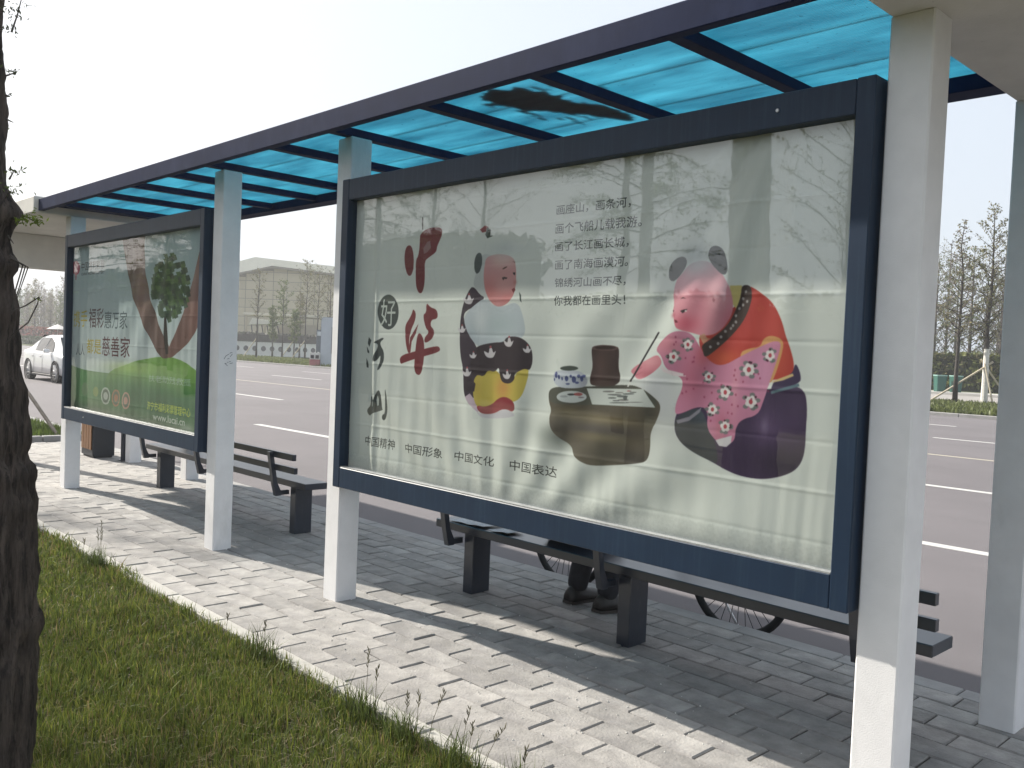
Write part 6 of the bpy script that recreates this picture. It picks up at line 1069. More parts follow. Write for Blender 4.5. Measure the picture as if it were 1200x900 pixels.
# ================================================================ printed posters (flat print on real sheets)
def raster_text(s):
    cu = bpy.data.curves.new('t', 'FONT'); cu.body = s; cu.size = 1; cu.resolution_u = 3
    o = bpy.data.objects.new('t', cu); C.objects.link(o)
    dg = bpy.context.evaluated_depsgraph_get(); ev = o.evaluated_get(dg); me = ev.to_mesh(); me.calc_loop_triangles()
    V = np.array([v.co[:2] for v in me.vertices]); T = np.array([t.vertices[:] for t in me.loop_triangles])
    ev.to_mesh_clear(); bpy.data.objects.remove(o); bpy.data.curves.remove(cu)
    return V, T
def paint(img, x0, z0, ppm, art, txt, gain, bold=1, sat=.8):
    H, Wd = img.shape[:2]; last = [None]
    toP = lambda P_: np.array([((x-x0)*ppm, (z-z0)*ppm) for x, z in P_])
    colr = lambda c: np.clip((np.array(c)*sat+np.mean(c)*(1-sat))/255*gain, 0, 1)
    def cover(P_, ss=3):
        lo = np.floor(P_.min(0)).astype(int)-1; hi = np.ceil(P_.max(0)).astype(int)+2
        lo = np.maximum(lo, 0); hi = np.minimum(hi, [Wd, H])
        if (hi <= lo).any(): return None
        w, h = hi-lo
        if w*h > 200000: ss = 2
        gx = lo[0]+(np.arange(w*ss)+.5)/ss; gy = lo[1]+(np.arange(h*ss)+.5)/ss
        ins = np.zeros((h*ss, w*ss), bool); n = len(P_)
        for i in range(n):
            (ax, ay), (bx, by) = P_[i], P_[(i+1) % n]
            if ay == by: continue
            rows = np.where((gy > min(ay, by)) & (gy <= max(ay, by)))[0]
            if not len(rows): continue
            xx = ax+(gy[rows]-ay)*(bx-ax)/(by-ay)
            ins[rows] ^= gx[None, :] < xx[:, None]
        cov = ins.reshape(h, ss, w, ss).mean((1, 3))
        return lo, hi, cov
    def smooth(P_):   # round the outline
        if len(P_) < 5: return P_
        for _ in range(2):
            Q = np.roll(P_, -1, 0); P_ = np.stack([P_*.75+Q*.25, P_*.25+Q*.75], 1).reshape(-1, 2)
        return P_
    def blend(lo, hi, a, c):
        s = img[lo[1]:hi[1], lo[0]:hi[0]]; s += (c-s)*a[..., None]
    for e in art:
        if e[0] == 'P':
            P_ = toP(e[4]); P_ = smooth(P_) if len(P_) > 6 else P_
            q = cover(P_)
            if q is None: continue
            blend(q[0], q[1], q[2]*e[2], colr(e[1])); last[0] = q
        else:
            cx, cz = toP([e[3]])[0]; rx, rz = max(1, e[4]*ppm), max(1, e[5]*ppm)
            if e[0] == 'B':
                if last[0] is None: continue
                lo, hi, mk = last[0]
            else:
                lo = np.maximum([int(cx-2.4*rx), int(cz-2.4*rz)], 0); hi = np.minimum([int(cx+2.4*rx)+1, int(cz+2.4*rz)+1], [Wd, H]); mk = 1
                if (hi <= lo).any(): continue
            gx = np.arange(lo[0], hi[0]); gy = np.arange(lo[1], hi[1])
            g = np.exp(-(((gx[None]-cx)/rx)**2+((gy[:, None]-cz)/rz)**2))*mk*e[2]
            blend(lo, hi, g, colr(e[1]))
    kk = np.exp(-(np.arange(-3, 4)/1.3)**2); kk /= kk.sum(); pd = np.pad(img, ((3, 3), (3, 3), (0, 0)), mode='edge')     # soft print
    tmp = sum(kk[i]*pd[:, i:i+Wd] for i in range(7)); img[:] = sum(kk[i]*tmp[i:i+H] for i in range(7))
    for s, xa, xb, za, zb, c in txt:
        V, T = raster_text(s)
        if not len(T): continue
        mn, mx = V.min(0), V.max(0); (pa, qa), (pb, qb) = toP([(xa, za), (xb, zb)])
        V = (V-mn)/(mx-mn)*[pb-pa, qb-qa]+[pa, qa]; ss = 4
        lo = np.floor([pa, qa]).astype(int)-1; hi = np.ceil([pb, qb]).astype(int)+2; w, h = hi-lo
        if lo[0] < 0 or lo[1] < 0 or hi[0] > Wd or hi[1] > H: continue
        big = np.zeros((h*ss, w*ss)); Vs = (V-lo)*ss
        for t in T:
            p = Vs[t]; a = np.floor(p.min(0)).astype(int); b = np.ceil(p.max(0)).astype(int)+1
            gx = np.arange(a[0], b[0])+.5; gy = (np.arange(a[1], b[1])+.5)[:, None]
            d = (p[1, 0]-p[0, 0])*(p[2, 1]-p[0, 1])-(p[2, 0]-p[0, 0])*(p[1, 1]-p[0, 1])
            if abs(d) < 1e-9: continue
            u = ((gx-p[0, 0])*(p[2, 1]-p[0, 1])-(gy-p[0, 1])*(p[2, 0]-p[0, 0]))/d
            v = ((p[1, 0]-p[0, 0])*(gy-p[0, 1])-(p[1, 1]-p[0, 1])*(gx-p[0, 0]))/d
            sub = big[a[1]:b[1], a[0]:b[0]]; mk = (u >= 0) & (v >= 0) & (u+v <= 1); np.maximum(sub, mk[:sub.shape[0], :sub.shape[1]], out=sub)
        for k_ in range(bold): big[:, 1:] = np.maximum(big[:, 1:], big[:, :-1]); big[1:] = np.maximum(big[1:], big[:-1])
        blend(lo, hi, big.reshape(h, ss, w, ss).mean((1, 3)), colr(c))
def print_mat(name, img, x0, z0, w, h):
    a = np.ones((*img.shape[:2], 4), np.float32); a[..., :3] = np.clip(img, 0, 1)
    im = bpy.data.images.new(name, img.shape[1], img.shape[0]); im.pixels.foreach_set(a.ravel()); im.update(); im.pack()
    Mt = bpy.data.materials.new(name); Mt.use_nodes = True; t = Mt.node_tree; b = t.nodes['Principled BSDF']; L = t.links.new
    ti = N(t, 'ShaderNodeTexImage', image=im, extension='EXTEND'); uv = N(t, 'ShaderNodeUVMap', uv_map='print'); L(uv.outputs[0], ti.inputs[0])
    tc = N(t, 'ShaderNodeTexCoord'); mp = N(t, 'ShaderNodeMapping'); mp.inputs['Scale'].default_value = (1, 1, .25); L(tc.outputs['Object'], mp.inputs[0])
    n = N(t, 'ShaderNodeTexNoise'); n.inputs['Scale'].default_value = 5; n.inputs['Detail'].default_value = 7; L(mp.outputs[0], n.inputs['Vector'])
    mr = N(t, 'ShaderNodeMapRange'); L(n.outputs[0], mr.inputs[0]); mr.inputs[3].default_value = .90; mr.inputs[4].default_value = 1.08
    # grime splashed along the bottom edge
    sx = N(t, 'ShaderNodeSeparateXYZ'); L(uv.outputs[0], sx.inputs[0]); n3 = N(t, 'ShaderNodeTexNoise'); n3.inputs['Scale'].default_value = 90; L(tc.outputs['Object'], n3.inputs['Vector'])
    ad = N(t, 'ShaderNodeMath', operation='MULTIPLY_ADD'); L(n3.outputs[0], ad.inputs[0]); ad.inputs[1].default_value = -.05; L(sx.outputs[1], ad.inputs[2])
    m3 = N(t, 'ShaderNodeMapRange'); L(ad.outputs[0], m3.inputs[0]); m3.inputs[1].default_value = -.03; m3.inputs[2].default_value = .035; m3.inputs[3].default_value = .62; m3.inputs[4].default_value = 1
    mm = N(t, 'ShaderNodeMath', operation='MULTIPLY'); L(mr.outputs[0], mm.inputs[0]); L(m3.outputs[0], mm.inputs[1])
    vm = N(t, 'ShaderNodeVectorMath', operation='SCALE'); L(ti.outputs[0], vm.inputs[0]); L(mm.outputs[0], vm.inputs['Scale'])
    L(vm.outputs[0], b.inputs['Base Color']); b.inputs['Roughness'].default_value = .5; b.inputs['Specular IOR Level'].default_value = .3
    return Mt
def poster_mesh(name, x0, x1, z0, z1, y0, disp, nx, nz, mt):
    xs = np.linspace(x0, x1, nx); zs = np.linspace(z0, z1, nz); X, Z = np.meshgrid(xs, zs)
    Y = y0-disp(X, Z); V = np.stack([X, Y, Z], -1).reshape(-1, 3)
    i = np.arange((nz-1)*nx).reshape(nz-1, nx)[:, :-1].ravel(); F = np.stack([i, i+1, i+1+nx, i+nx], 1)
    me = soup(name, V, F, mt, smooth=True)
    uvl = me.uv_layers.new(name='print'); li = F.ravel(); U = (V[li, 0]-x0)/(x1-x0); Vv = (V[li, 2]-z0)/(z1-z0)
    uvl.data.foreach_set('uv', np.stack([U, Vv], 1).astype(np.float32).ravel())
    return me
def vnoise(X, Z, s, seed):
    r = np.random.RandomState(seed); o = 0
    for k in range(5):
        a = r.uniform(0, 2*PI); f = s*r.uniform(.6, 1.6); o = o+np.sin(f*(X*math.cos(a)+Z*math.sin(a))+r.uniform(0, 6))
    return o/5
def ridges(X, pitch, sharp):  # soft repeated folds
    t = (X/pitch) % 1-.5; return np.exp(-(t/sharp)**2)
def disp2(X, Z):
    d = .0020*vnoise(X, Z, 6, 1)
    zz = (Z-.80+.012*vnoise(X, Z, 2.2, 5))/.172; t = (zz % 1)-.5
    d += .0018*np.exp(-(t/.035)**2)*(np.floor(zz) % 2*1.6-.6)
    low = np.clip((1.75-Z)/.9, 0, 1)
    ph = X*1.0+.10*(Z-1)*vnoise(X, Z, 2.5, 7)
    d += .0020*low*(.4+.6*np.clip(vnoise(X, Z, 1.7, 41)+.5, 0, 1))*np.sin(ph*2*PI/.115+2.2*vnoise(X, Z, 4, 9))*(.35+.65*np.clip(vnoise(X, Z, 3.0, 11)+.5, 0, 1))
    d += .0008*low*np.sin(ph*2*PI/.052+2*vnoise(X, Z, 5, 12))*np.clip(vnoise(X, Z, 5.0, 13)+.2, 0, 1)
    # drapes fanning down from the upper right corner
    ax, az = -1.62, 2.62; ang = np.arctan2(az-Z, ax-X); rr = np.hypot(ax-X, az-Z)
    fan = np.exp(-((ang-1.12)/.42)**2)*np.clip((rr-.15)/.4, 0, 1)*np.exp(-np.clip(rr-.9, 0, 9)/.5)
    d += .0105*fan*np.sin(ang*17+1.2*vnoise(X, Z, 3, 15))+.004*fan*np.sin(ang*41)
    ax, az = -3.1, .35; ang = np.arctan2(Z-az, X-ax); rr = np.hypot(ax-X, az-Z)
    d += .006*np.exp(-((rr-.9)/.5)**2)*np.sin(ang*22+1.5*vnoise(X, Z, 3, 17))
    d += .006*np.exp(-((X+4.13+.02*(Z-1.5))/.018)**2)
    e = np.minimum.reduce([X+4.42, -1.36-X, Z-.76, 2.37-Z])
    return d*np.clip(e/.10, 0, 1)
def disp1(X, Z):
    d = .0022*vnoise(X, Z, 6, 21)
    zz = (Z-.80)/.25; t = (zz % 1)-.5; d += .0014*np.exp(-(t/.03)**2)
    ax, az = -6.9, 2.5; ang = np.arctan2(az-Z, ax-X); rr = np.hypot(ax-X, az-Z)
    d += .006*np.exp(-((ang-1.1)/.5)**2)*np.clip(rr/.5, 0, 1)*np.sin(ang*19+vnoise(X, Z, 3, 25))
    d += .0012*np.sin(X*2*PI/.13+2.5*vnoise(X, Z, 4, 29))
    e = np.minimum.reduce([X+9.26, -6.20-X, Z-.76, 2.37-Z])
    return d*np.clip(e/.10, 0, 1)
def board(xl, xr, label, posterlabel, art, txt, disp, bgfun, ppm, pname):
    t = thing('advertising_board', label, 'advertising board', ((xl+xr)/2, 2.9, 0))
    zb, zt, y0, y1 = .687, 2.446, 2.836, 2.945; fw, fb = .066, .118
    m_ = MB(); m_.box(xl, xl+fw, y0, y1, zb, zt, .004); obj('frame_post', m_, M['navy_frame'], t)
    m_ = MB(); m_.box(xr-fw, xr, y0, y1, zb, zt, .004); obj('frame_post', m_, M['navy_frame'], t)
    m_ = MB(); m_.box(xl+fw+.001, xr-fw-.001, y0+.0015, y1, zt-fb, zt-.0015, .003); obj('frame_rail', m_, M['navy_frame'], t)
    m_ = MB(); m_.box(xl+fw+.001, xr-fw-.001, y0+.0015, y1, zb+.0015, zb+fb, .003); obj('frame_rail', m_, M['navy_frame'], t)
    m_ = MB(); m_.box(xl+fw+.002, xr-fw-.002, y0+.004, y0+.040, zb+fb+.0005, zb+fb+.006); obj('aluminium_lip', m_, M['alu'], t)
    m_ = MB(); m_.box(xl+.01, xr-.01, y1+.001, y1+.012, zb+.01, zt-.01); obj('back_panel', m_, M['navy_frame'], t)
    m_ = MB(); m_.box(xl+fw+.002, xr-fw-.002, y0+.0300, y0+.0345, zb+fb+.007, zt-fb-.001); 
    ax0, ax1, az0, az1 = xl+fw-.004, xr-fw+.004, zb+fb-.004, zt-fb+.004
    img = bgfun(int((ax1-ax0)*ppm), int((az1-az0)*ppm)).astype(np.float32)
    paint(img, ax0, az0, ppm, art, txt, 1.0 if ppm > 600 else .98, 1 if ppm > 600 else 3, .80 if ppm > 600 else 1.12)
    mt = print_mat(pname, img, ax0, az0, ax1-ax0, az1-az0)
    me = poster_mesh('poster', ax0, ax1, az0, az1, 2.897, disp, 420, 300, mt)
    p = obj('poster', me, None, t, label=posterlabel)
    # a single sheet of glass
    gx0, gx1, gz0, gz1 = xl+fw+.002, xr-fw-.002, zb+fb+.007, zt-fb-.001
    g = MB(); g.add([(gx0, y0+.034, gz0), (gx1, y0+.034, gz0), (gx1, y0+.034, gz1), (gx0, y0+.034, gz1)], [(0,1,2,3)])
    gm_ = bpy.data.meshes.new('glass_pane'); gm_.from_pydata(g.v, [], g.f); gm_.materials.append(M['glass']); obj('glass_pane', gm_, None, t)
    for zz in (zt-.06, zb+.06):
        for xx in ([xr-.35] if zz > 1.5 and ppm > 600 else [xl+.62] if zz < 1.5 and ppm < 600 else []):
            b_ = MB(); b_.lathe([(0,-.004),(.006,-.004),(.007,0)], 8, (xx, y0, zz), 'y'); obj('rivet', b_, M['alu'], t)
    return t
def bg2(w, h):
    im = np.zeros((h, w, 3)); im[:] = np.array([222, 226, 222])/255
    return im
def bg1(w, h):
    im = np.zeros((h, w, 3)); v = np.linspace(0, 1, h)[:, None, None]
    im[:] = (1-v)*np.array([222, 226, 226])/255+v*np.array([160, 184, 190])/255
    return im

board(-4.425, -1.3225, 'large navy framed board showing two painted clay children and red brush lettering',
      'creased pale banner with two clay child figures, a stone table and brush lettering', ART2, TXT2, disp2, bg2, 640, 'clay_children_print')
board(-9.220, -6.207, 'navy framed board showing hands holding a small tree over a green hill',
      'faded poster of two arms cupping a small tree over a green hill', ART1, TXT1, disp1, bg1, 520, 'green_hill_print')

# ================================================================ benches
def bench(xl, xr, label):
    t = thing('bench', label, 'bench', ((xl+xr)/2, 3.74, 0), group='steel benches under the shelter')
    m_ = MB(); m_.box(xl, xr, 3.645, 3.855, .365, .415, .004); obj('seat', m_, M['bench'], t)
    for zc, yy in ((.633, 3.500), (.530, 3.515)):
        m_ = MB(); m_.box(xl+.0, xr+.055, yy, yy+.032, zc-.024, zc+.024, .003); obj('back_slat', m_, M['bench'], t)
    for f in (.0, .5, 1.0):
        xc = xl+.315+(xr-xl-.315-.19)*f-(.065 if f == .5 else 0)
        m_ = MB(); m_.box(xc-.042, xc+.042, 3.655, 3.805, -.01, .364, .004); obj('leg', m_, M['bench'], t)
        xp = xc-.085
        m_ = MB(); m_.prism([(0,0),(0,0),(0,0)], 0, 0) if False else None
        prof = [(3.462,.650),(3.497,.650),(3.540,.405),(3.575,.335),(3.575,.300),(3.530,.300),(3.505,.400)]
        vs = [(xp, y, z) for y, z in prof]+[(xp+.040, y, z) for y, z in prof]; n = len(prof)
        m_.add(vs, [tuple(range(n)), tuple(range(2*n-1, n-1, -1))]+[(i, n+i, n+(i+1)%n, (i+1)%n) for i in range(n)])
        m_.box(xp+.004, xp+.036, 3.576, 3.65, .304, .338, .002)
        obj('back_post', m_, M['bench'], t)
    return t
bench(-4.455, -1.345, 'dark steel bench behind the clay children board, a person sitting on it')
bench(-9.19, -6.07, 'empty dark steel bench behind the green hill board, seen between the white columns')

# crumpled newspapers lying on the seat
M['paper'] = overlay(mat('newsprint', (.55,.55,.56), .9, .05, 20), (.22,.22,.24), 60, (.5,.62), (1,3,1), .5)
def paper(x0, x1, y0, y1, seed, lab):
    nx, ny = 18, 12; r = np.random.RandomState(seed); X, Y = np.meshgrid(np.linspace(x0, x1, nx), np.linspace(y0, y1, ny))
    Z = .4185+.007*(1+vnoise(X*1, Y*1, 30, seed))+.010*np.clip((X-(x0+x1)/2)/(x1-x0), -.2, 1)*(1+vnoise(X, Y, 22, seed+1))
    Xs = X+.012*vnoise(X, Y, 20, seed+3)
    V = np.stack([Xs, Y, Z], -1).reshape(-1, 3); V = np.concatenate([V, V-[0, 0, .0015]]); n = nx*ny
    i = np.arange((ny-1)*nx).reshape(ny-1, nx)[:, :-1].ravel(); F = np.stack([i, i+1, i+1+nx, i+nx], 1)
    F = np.concatenate([F, F[:, ::-1]+n])
    tag(obj('newspaper', soup('newspaper', V, F, M['paper']), None), lab, 'newspaper')
paper(-4.35, -4.02, 3.665, 3.83, 3, 'crumpled white newspaper at the far left end of the bench seat')
paper(-3.97, -3.80, 3.655, 3.80, 7, 'smaller folded newspaper on the bench seat beside the seated person')

# ================================================================ litter bin and stand-in post by the far column
M['bin'] = mat('dark_bin_steel', (.022,.026,.034), .45, .1, 8); M['wood'] = overlay(mat('brown_slat_wood', (.20,.10,.045), .6, .2, 8, stretch=(6,6,.6)), (.08,.04,.02), 18, (.5,.7), (4,4,.3), .6)
t = thing('litter_bin', 'dark box-shaped litter bin with a brown slatted front beside the far left white column', 'litter bin', (-11.56, 3.99, 0))
bx0, bx1, by0, by1 = -11.78, -11.37, 3.87, 4.13
m_ = MB(); m_.box(bx0, bx1, by0, by1, .02, .84, .008); obj('body', m_, M['bin'], t)
m_ = MB(); m_.box(bx0-.02, bx1+.02, by0-.02, by1+.02, .845, .90, .01); obj('lid', m_, M['bin'], t)
for k in range(4):
    x0 = bx0+.035+k*.088; m_ = MB(); m_.box(x0, x0+.078, by0-.014, by0-.001, .10, .60, .003); obj('slat', m_, M['wood'], t)
m_ = MB(); m_.box(bx0+.08, bx1-.08, by0-.006, by0-.001, .66, .77, .003); obj('opening', m_, M['seal'], t)
m_ = MB(); m_.box(bx0+.02, bx1-.02, by0+.02, by1-.02, 0, .02); obj('plinth', m_, M['bin'], t)
t = thing('stand_in_post', 'thin dark post added for the dark strip against the far white column', 'post', (-11.02, 4.12, 0))
m_ = MB(); m_.box(-11.055, -10.985, 4.085, 4.15, .0, 1.5, .004); obj('post', m_, M['bench'], t)  # thin post added in place of a dark strip of unknown make
m_ = MB(); m_.box(-11.075, -10.965, 4.065, 4.17, -.004, .010, .002); obj('base_plate', m_, M['bench'], t)

# ================================================================ seated person
def skin(name, chains, sub=2, mt=None, smooth=True):
    """chains: list of lists of (point, radius); points that coincide are joined; the first point is the root"""
    bm = bmesh.new(); lay = bm.verts.layers.skin.verify(); vs = {}
    def vert(p, r):
        k = tuple(round(c, 4) for c in p)
        if k not in vs:
            v = bm.verts.new(p); v[lay].radius = (r, r) if not hasattr(r, '__len__') else r; v[lay].use_root = (len(vs) == 0); vs[k] = v
        return vs[k]
    for ch in chains:
        a = None
        for p, r in ch:
            b = vert(p, r)
            if a is not None and a is not b and not bm.edges.get((a, b)): bm.edges.new((a, b))
            a = b
    me = bpy.data.meshes.new(name+'_rig'); bm.to_mesh(me); bm.free()
    o = bpy.data.objects.new('tmp', me); C.objects.link(o)
    o.modifiers.new('s', 'SKIN').use_smooth_shade = True
    sd = o.modifiers.new('u', 'SUBSURF'); sd.levels = sub; sd.render_levels = sub
    dg = bpy.context.evaluated_depsgraph_get(); res = bpy.data.meshes.new_from_object(o.evaluated_get(dg)); bpy.data.objects.remove(o)
    res.name = name; res.materials.clear()
    if mt: res.materials.append(mt)
    res.polygons.foreach_set('use_smooth', [smooth]*len(res.polygons)); return res
M['skin'] = mat('skin', (.36,.20,.14), .5, .05, 20); M['hair'] = mat('black_hair', (.015,.012,.011), .5, .2, 60)
M['trousers'] = mat('dark_trousers', (.026,.026,.032), .9, .25, 14, .5, 35); M['jacket'] = mat('dark_jacket', (.035,.04,.055), .85, .2, 14, .5, 30)
M['shoe'] = mat('dark_leather_shoe', (.030,.026,.024), .42, .3, 20); M['sole'] = mat('shoe_sole', (.06,.05,.045), .8, .1, 20)
pr = thing('person', 'person in dark trousers and dark shoes sitting on the bench behind the large board', 'person', (-3.475, 3.80, 0))
def hand(s):      # palm and five fingers resting on the thigh
    w = (s*.145, .20, .555); pl = (s*.140, .262, .560); ch = [[(w, .022), (pl, (.030, .014))]]
    for k, (dx, ln) in enumerate(((-.027, .060), (-.009, .072), (.009, .068), (.026, .052))):
        a = (pl[0]+dx, pl[1]+.020, pl[2]+.002); b = (pl[0]+dx*1.15, pl[1]+.020+ln*.5, pl[2]+.004); c = (pl[0]+dx*1.2, pl[1]+.020+ln, pl[2]-.014)
        ch.append([(pl, .02), (a, .0085), (b, .008), (c, .006)])
    a = (pl[0]-s*.034, pl[1]-.020, pl[2]); b = (pl[0]-s*.052, pl[1]+.010, pl[2]-.004); c = (pl[0]-s*.055, pl[1]+.034, pl[2]-.012)
    ch.append([(pl, .02), (a, .011), (b, .009), (c, .007)]); return ch
pel = (0, -.03, .50)
ch = [[(pel, .125), ((0, -.035, .62), .118), ((0, -.03, .76), .125), ((0, -.02, .88), .115), ((0, -.01, .955), .052), ((0, .005, 1.00), .048), ((0, .01, 1.06), .072), ((0, .012, 1.12), .084), ((0, .005, 1.175), .070)],
      [((0, .01, 1.06), .072), ((0, .085, 1.075), .014)], [((0, .012, 1.12), .084), ((.088, .0, 1.095), .012)], [((0, .012, 1.12), .084), ((-.088, .0, 1.095), .012)]]
for s in (-1, 1):
    ch.append([(pel, .125), ((s*.10, .05, .49), .085), ((s*.115, .20, .475), .070), ((s*.12, .345, .455), .055), ((s*.12, .330, .30), .050), ((s*.118, .262, .10), .033), ((s*.122, .262, .05), .034), ((s*.128, .36, .035), .026)])
    ch.append([((0, -.02, .88), .115), ((s*.17, -.02, .875), .055), ((s*.215, .0, .72), .042), ((s*.205, .06, .615), .036), ((s*.145, .20, .555), .022)]); ch += hand(s)
obj('body', skin('body', ch, 2, M['skin']), None, pr, world=False)
tr = [[(pel, .145), ((0, -.035, .60), .135)]]
for s in (-1, 1): tr.append([(pel, .145), ((s*.10, .05, .495), .100), ((s*.115, .20, .480), .088), ((s*.12, .350, .452), .076), ((s*.12, .335, .30), .076), ((s*.118, .272, .14), .068), ((s*.118, .268, .060), .066)])
obj('trousers', skin('trousers', tr, 2, M['trousers']), None, pr, world=False)
jk = [[((0, -.035, .56), .150), ((0, -.035, .68), .142), ((0, -.03, .78), .146), ((0, -.02, .885), .130), ((0, -.012, .945), .062)]]
for s in (-1, 1): jk.append([((0, -.02, .885), .130), ((s*.175, -.02, .880), .068), ((s*.222, .0, .72), .055), ((s*.208, .06, .612), .048), ((s*.160, .165, .566), .036)])
obj('jacket', skin('jacket', jk, 2, M['jacket']), None, pr, world=False)
m_ = MB(); m_.lathe([(.001,.10),(.045,.092),(.075,.068),(.092,.03),(.094,-.01),(.086,-.045),(.070,-.06)], 20); m_.v = [(x, y*1.08-.012-(.02 if z < 0 else 0), z+1.125+max(0, y)*.35) for x, y, z in m_.v]
obj('hair', m_, M['hair'], pr, world=False, smooth=True)
for s in (-1, 1):
    m_ = MB(); m_.lathe([(.0005,-.009),(.007,-.006),(.009,0),(.007,.006),(.0005,.009)], 10, (s*.032, .083, 1.105)); obj('eye', m_, mat('eye', (.03,.02,.02), .2), pr, world=False, smooth=True)
m_ = MB(); m_.tube([(-.024, .080, 1.045), (0, .090, 1.043), (.024, .080, 1.045)], [.003, .006, .003], 6); obj('mouth', m_, mat('lips', (.30,.12,.10), .5), pr, world=False, smooth=True)
for s, tw in ((-1, .10), (1, .30)):
    def foot(y): return s*.122+math.sin(tw)*(y-.26)
    prof = [(.195,.034,.065,.030),(.215,.042,.090,.036),(.262,.046,.100,.038),(.305,.048,.086,.040),(.355,.053,.064,.044),(.400,.050,.056,.044),(.435,.038,.046,.034),(.450,.020,.032,.02)]
    vs = []; n = 12
    for y, w, h, _ in prof:
        for j in range(n):
            a = PI*j/(n-1); vs.append((foot(y)+math.cos(a)*w, y, .016+math.sin(a)**.8*h))
    k = len(prof); fs = [(i*n+j, i*n+j+1, (i+1)*n+j+1, (i+1)*n+j) for i in range(k-1) for j in range(n-1)]+[((i+1)*n, i*n, i*n+n-1, (i+1)*n+n-1) for i in range(k-1)]+[tuple(range(n)), tuple(range(k*n-1, (k-1)*n-1, -1))]
    m_ = MB(); m_.add(vs, fs); so = obj('shoe', m_, M['shoe'], pr, world=False, smooth=True)
    vs = [(foot(y)+sd*w*1.07, y+(0 if i else -.004), z) for z in (.001, .017) for i, (y, w, _, _) in enumerate(prof) for sd in (-1, 1)]; q = 2*k
    fs = [(2*i, 2*i+1, 2*i+3, 2*i+2) for i in range(k-1)]+[(q+2*i+2, q+2*i+3, q+2*i+1, q+2*i) for i in range(k-1)]+[(2*i, 2*i+2, q+2*i+2, q+2*i) for i in range(k-1)]+[(2*i+3, 2*i+1, q+2*i+1, q+2*i+3) for i in range(k-1)]+[(1, 0, q, q+1), (q-2, q-1, 2*q-1, 2*q-2)]
    m_ = MB(); m_.add(vs, fs); obj('sole', m_, M['sole'], so, world=False)

# ================================================================ bicycle parked on the road edge
M['tyre'] = mat('tyre_rubber', (.018,.018,.019), .8, .15, 30); M['chrome'] = mat('dull_chrome', (.45,.45,.46), .28, .1, 20, metal=.9); M['bike'] = mat('black_bicycle_paint', (.015,.015,.018), .3, .1, 10)
bk = thing('bicycle', 'old bicycle parked on the road edge behind the bench, only its wheel bottoms showing', 'bicycle', (-3.51, 4.625, ZR))
R0 = .34
def torus(R, r, n, k, cx, cz):
    m_ = MB(); vs = [(cx+(R+r*math.cos(b))*math.cos(a), r*math.sin(b)*.9, cz+(R+r*math.cos(b))*math.sin(a)) for a in [2*PI*i/n for i in range(n)] for b in [2*PI*j/k for j in range(k)]]
    m_.add(vs, [(i*k+j, ((i+1) % n)*k+j, ((i+1) % n)*k+(j+1) % k, i*k+(j+1) % k) for i in range(n) for j in range(k)]); return m_
for cx in (-.67, .69):
    wt = obj('wheel', torus(R0-.034, .010, 40, 6, cx, R0), M['chrome'], bk, world=False, smooth=True)
    obj('tyre', torus(R0-.024, .024, 48, 8, cx, R0), M['tyre'], wt, world=False, smooth=True)
    m_ = MB()
    for k in range(32):
        a = 2*PI*k/32; b_ = a+(.5 if k % 2 else -.5); sy = .028 if k % 4 < 2 else -.028
        m_.tube([(cx+.022*math.cos(b_), sy, R0+.022*math.sin(b_)), (cx+(R0-.038)*math.cos(a), 0, R0+(R0-.038)*math.sin(a))], .0021, 4, caps=False)
    obj('spokes', m_, M['seal'], wt, world=False)
    m_ = MB(); m_.tube([(cx, -.05, R0), (cx, .05, R0)], .016, 10); obj('hub', m_, M['chrome'], wt, world=False)
    m_ = MB()
    pts = [(cx+(R0+.022)*math.cos(a), R0+(R0+.022)*math.sin(a)) for a in np.linspace(.15*PI, 1.0*PI, 18)] if cx > 0 else [(cx+(R0+.022)*math.cos(a), R0+(R0+.022)*math.sin(a)) for a in np.linspace(.25*PI, .85*PI, 14)]
    n = len(pts); vs = [(x, y, z) for x, z in pts for y in (-.026, .026)]; m_.add(vs+[(x, y, z+.002) for x, y, z in vs], [(2*i, 2*i+1, 2*i+3, 2*i+2) for i in range(n-1)]+[(2*n+2*i+2, 2*n+2*i+3, 2*n+2*i+1, 2*n+2*i) for i in range(n-1)])
    obj('mudguard', m_, M['bike'], bk, world=False)
bb = (.18, 0, R0-.04); st = (.30, 0, .78); hd = (-.42, 0, .80); hb = (-.455, 0, .66); rr = (.69, 0, R0)
m_ = MB()
for a, b, r_ in ((bb, st, .015), (hd, (.285, 0, .74), .014), (hb, bb, .016), (hd, hb, .018)): m_.tube([a, b], r_, 10)
for s in (-1, 1): m_.tube([(bb[0], s*.03, bb[2]), (rr[0], s*.06, rr[2])], .009, 8); m_.tube([(st[0], s*.015, st[2]-.04), (rr[0], s*.06, rr[2])], .008, 8)
obj('frame', m_, M['bike'], bk, world=False, smooth=True)
m_ = MB()
for s in (-1, 1): m_.tube([hb, (-.50, s*.045, .58), (-.58, s*.05, .45), (-.67, s*.055, R0)], .010, 8)
obj('fork', m_, M['bike'], bk, world=False, smooth=True)
m_ = MB(); m_.tube([hd, (-.40, 0, .92)], .012, 8); m_.tube([(-.22, -.26, .90), (-.34, -.24, .93), (-.43, -.12, .93), (-.42, 0, .92), (-.43, .12, .93), (-.34, .24, .93), (-.22, .26, .90)], .011, 8)
hbr = obj('handlebar', m_, M['chrome'], bk, world=False, smooth=True)
for s in (-1, 1): m_ = MB(); m_.tube([(-.20, s*.262, .897), (-.30, s*.25, .922)], .016, 10); obj('grip', m_, M['tyre'], hbr, world=False, smooth=True)
m_ = MB(); m_.tube([st, (.325, 0, .86)], .012, 8)
vs = []
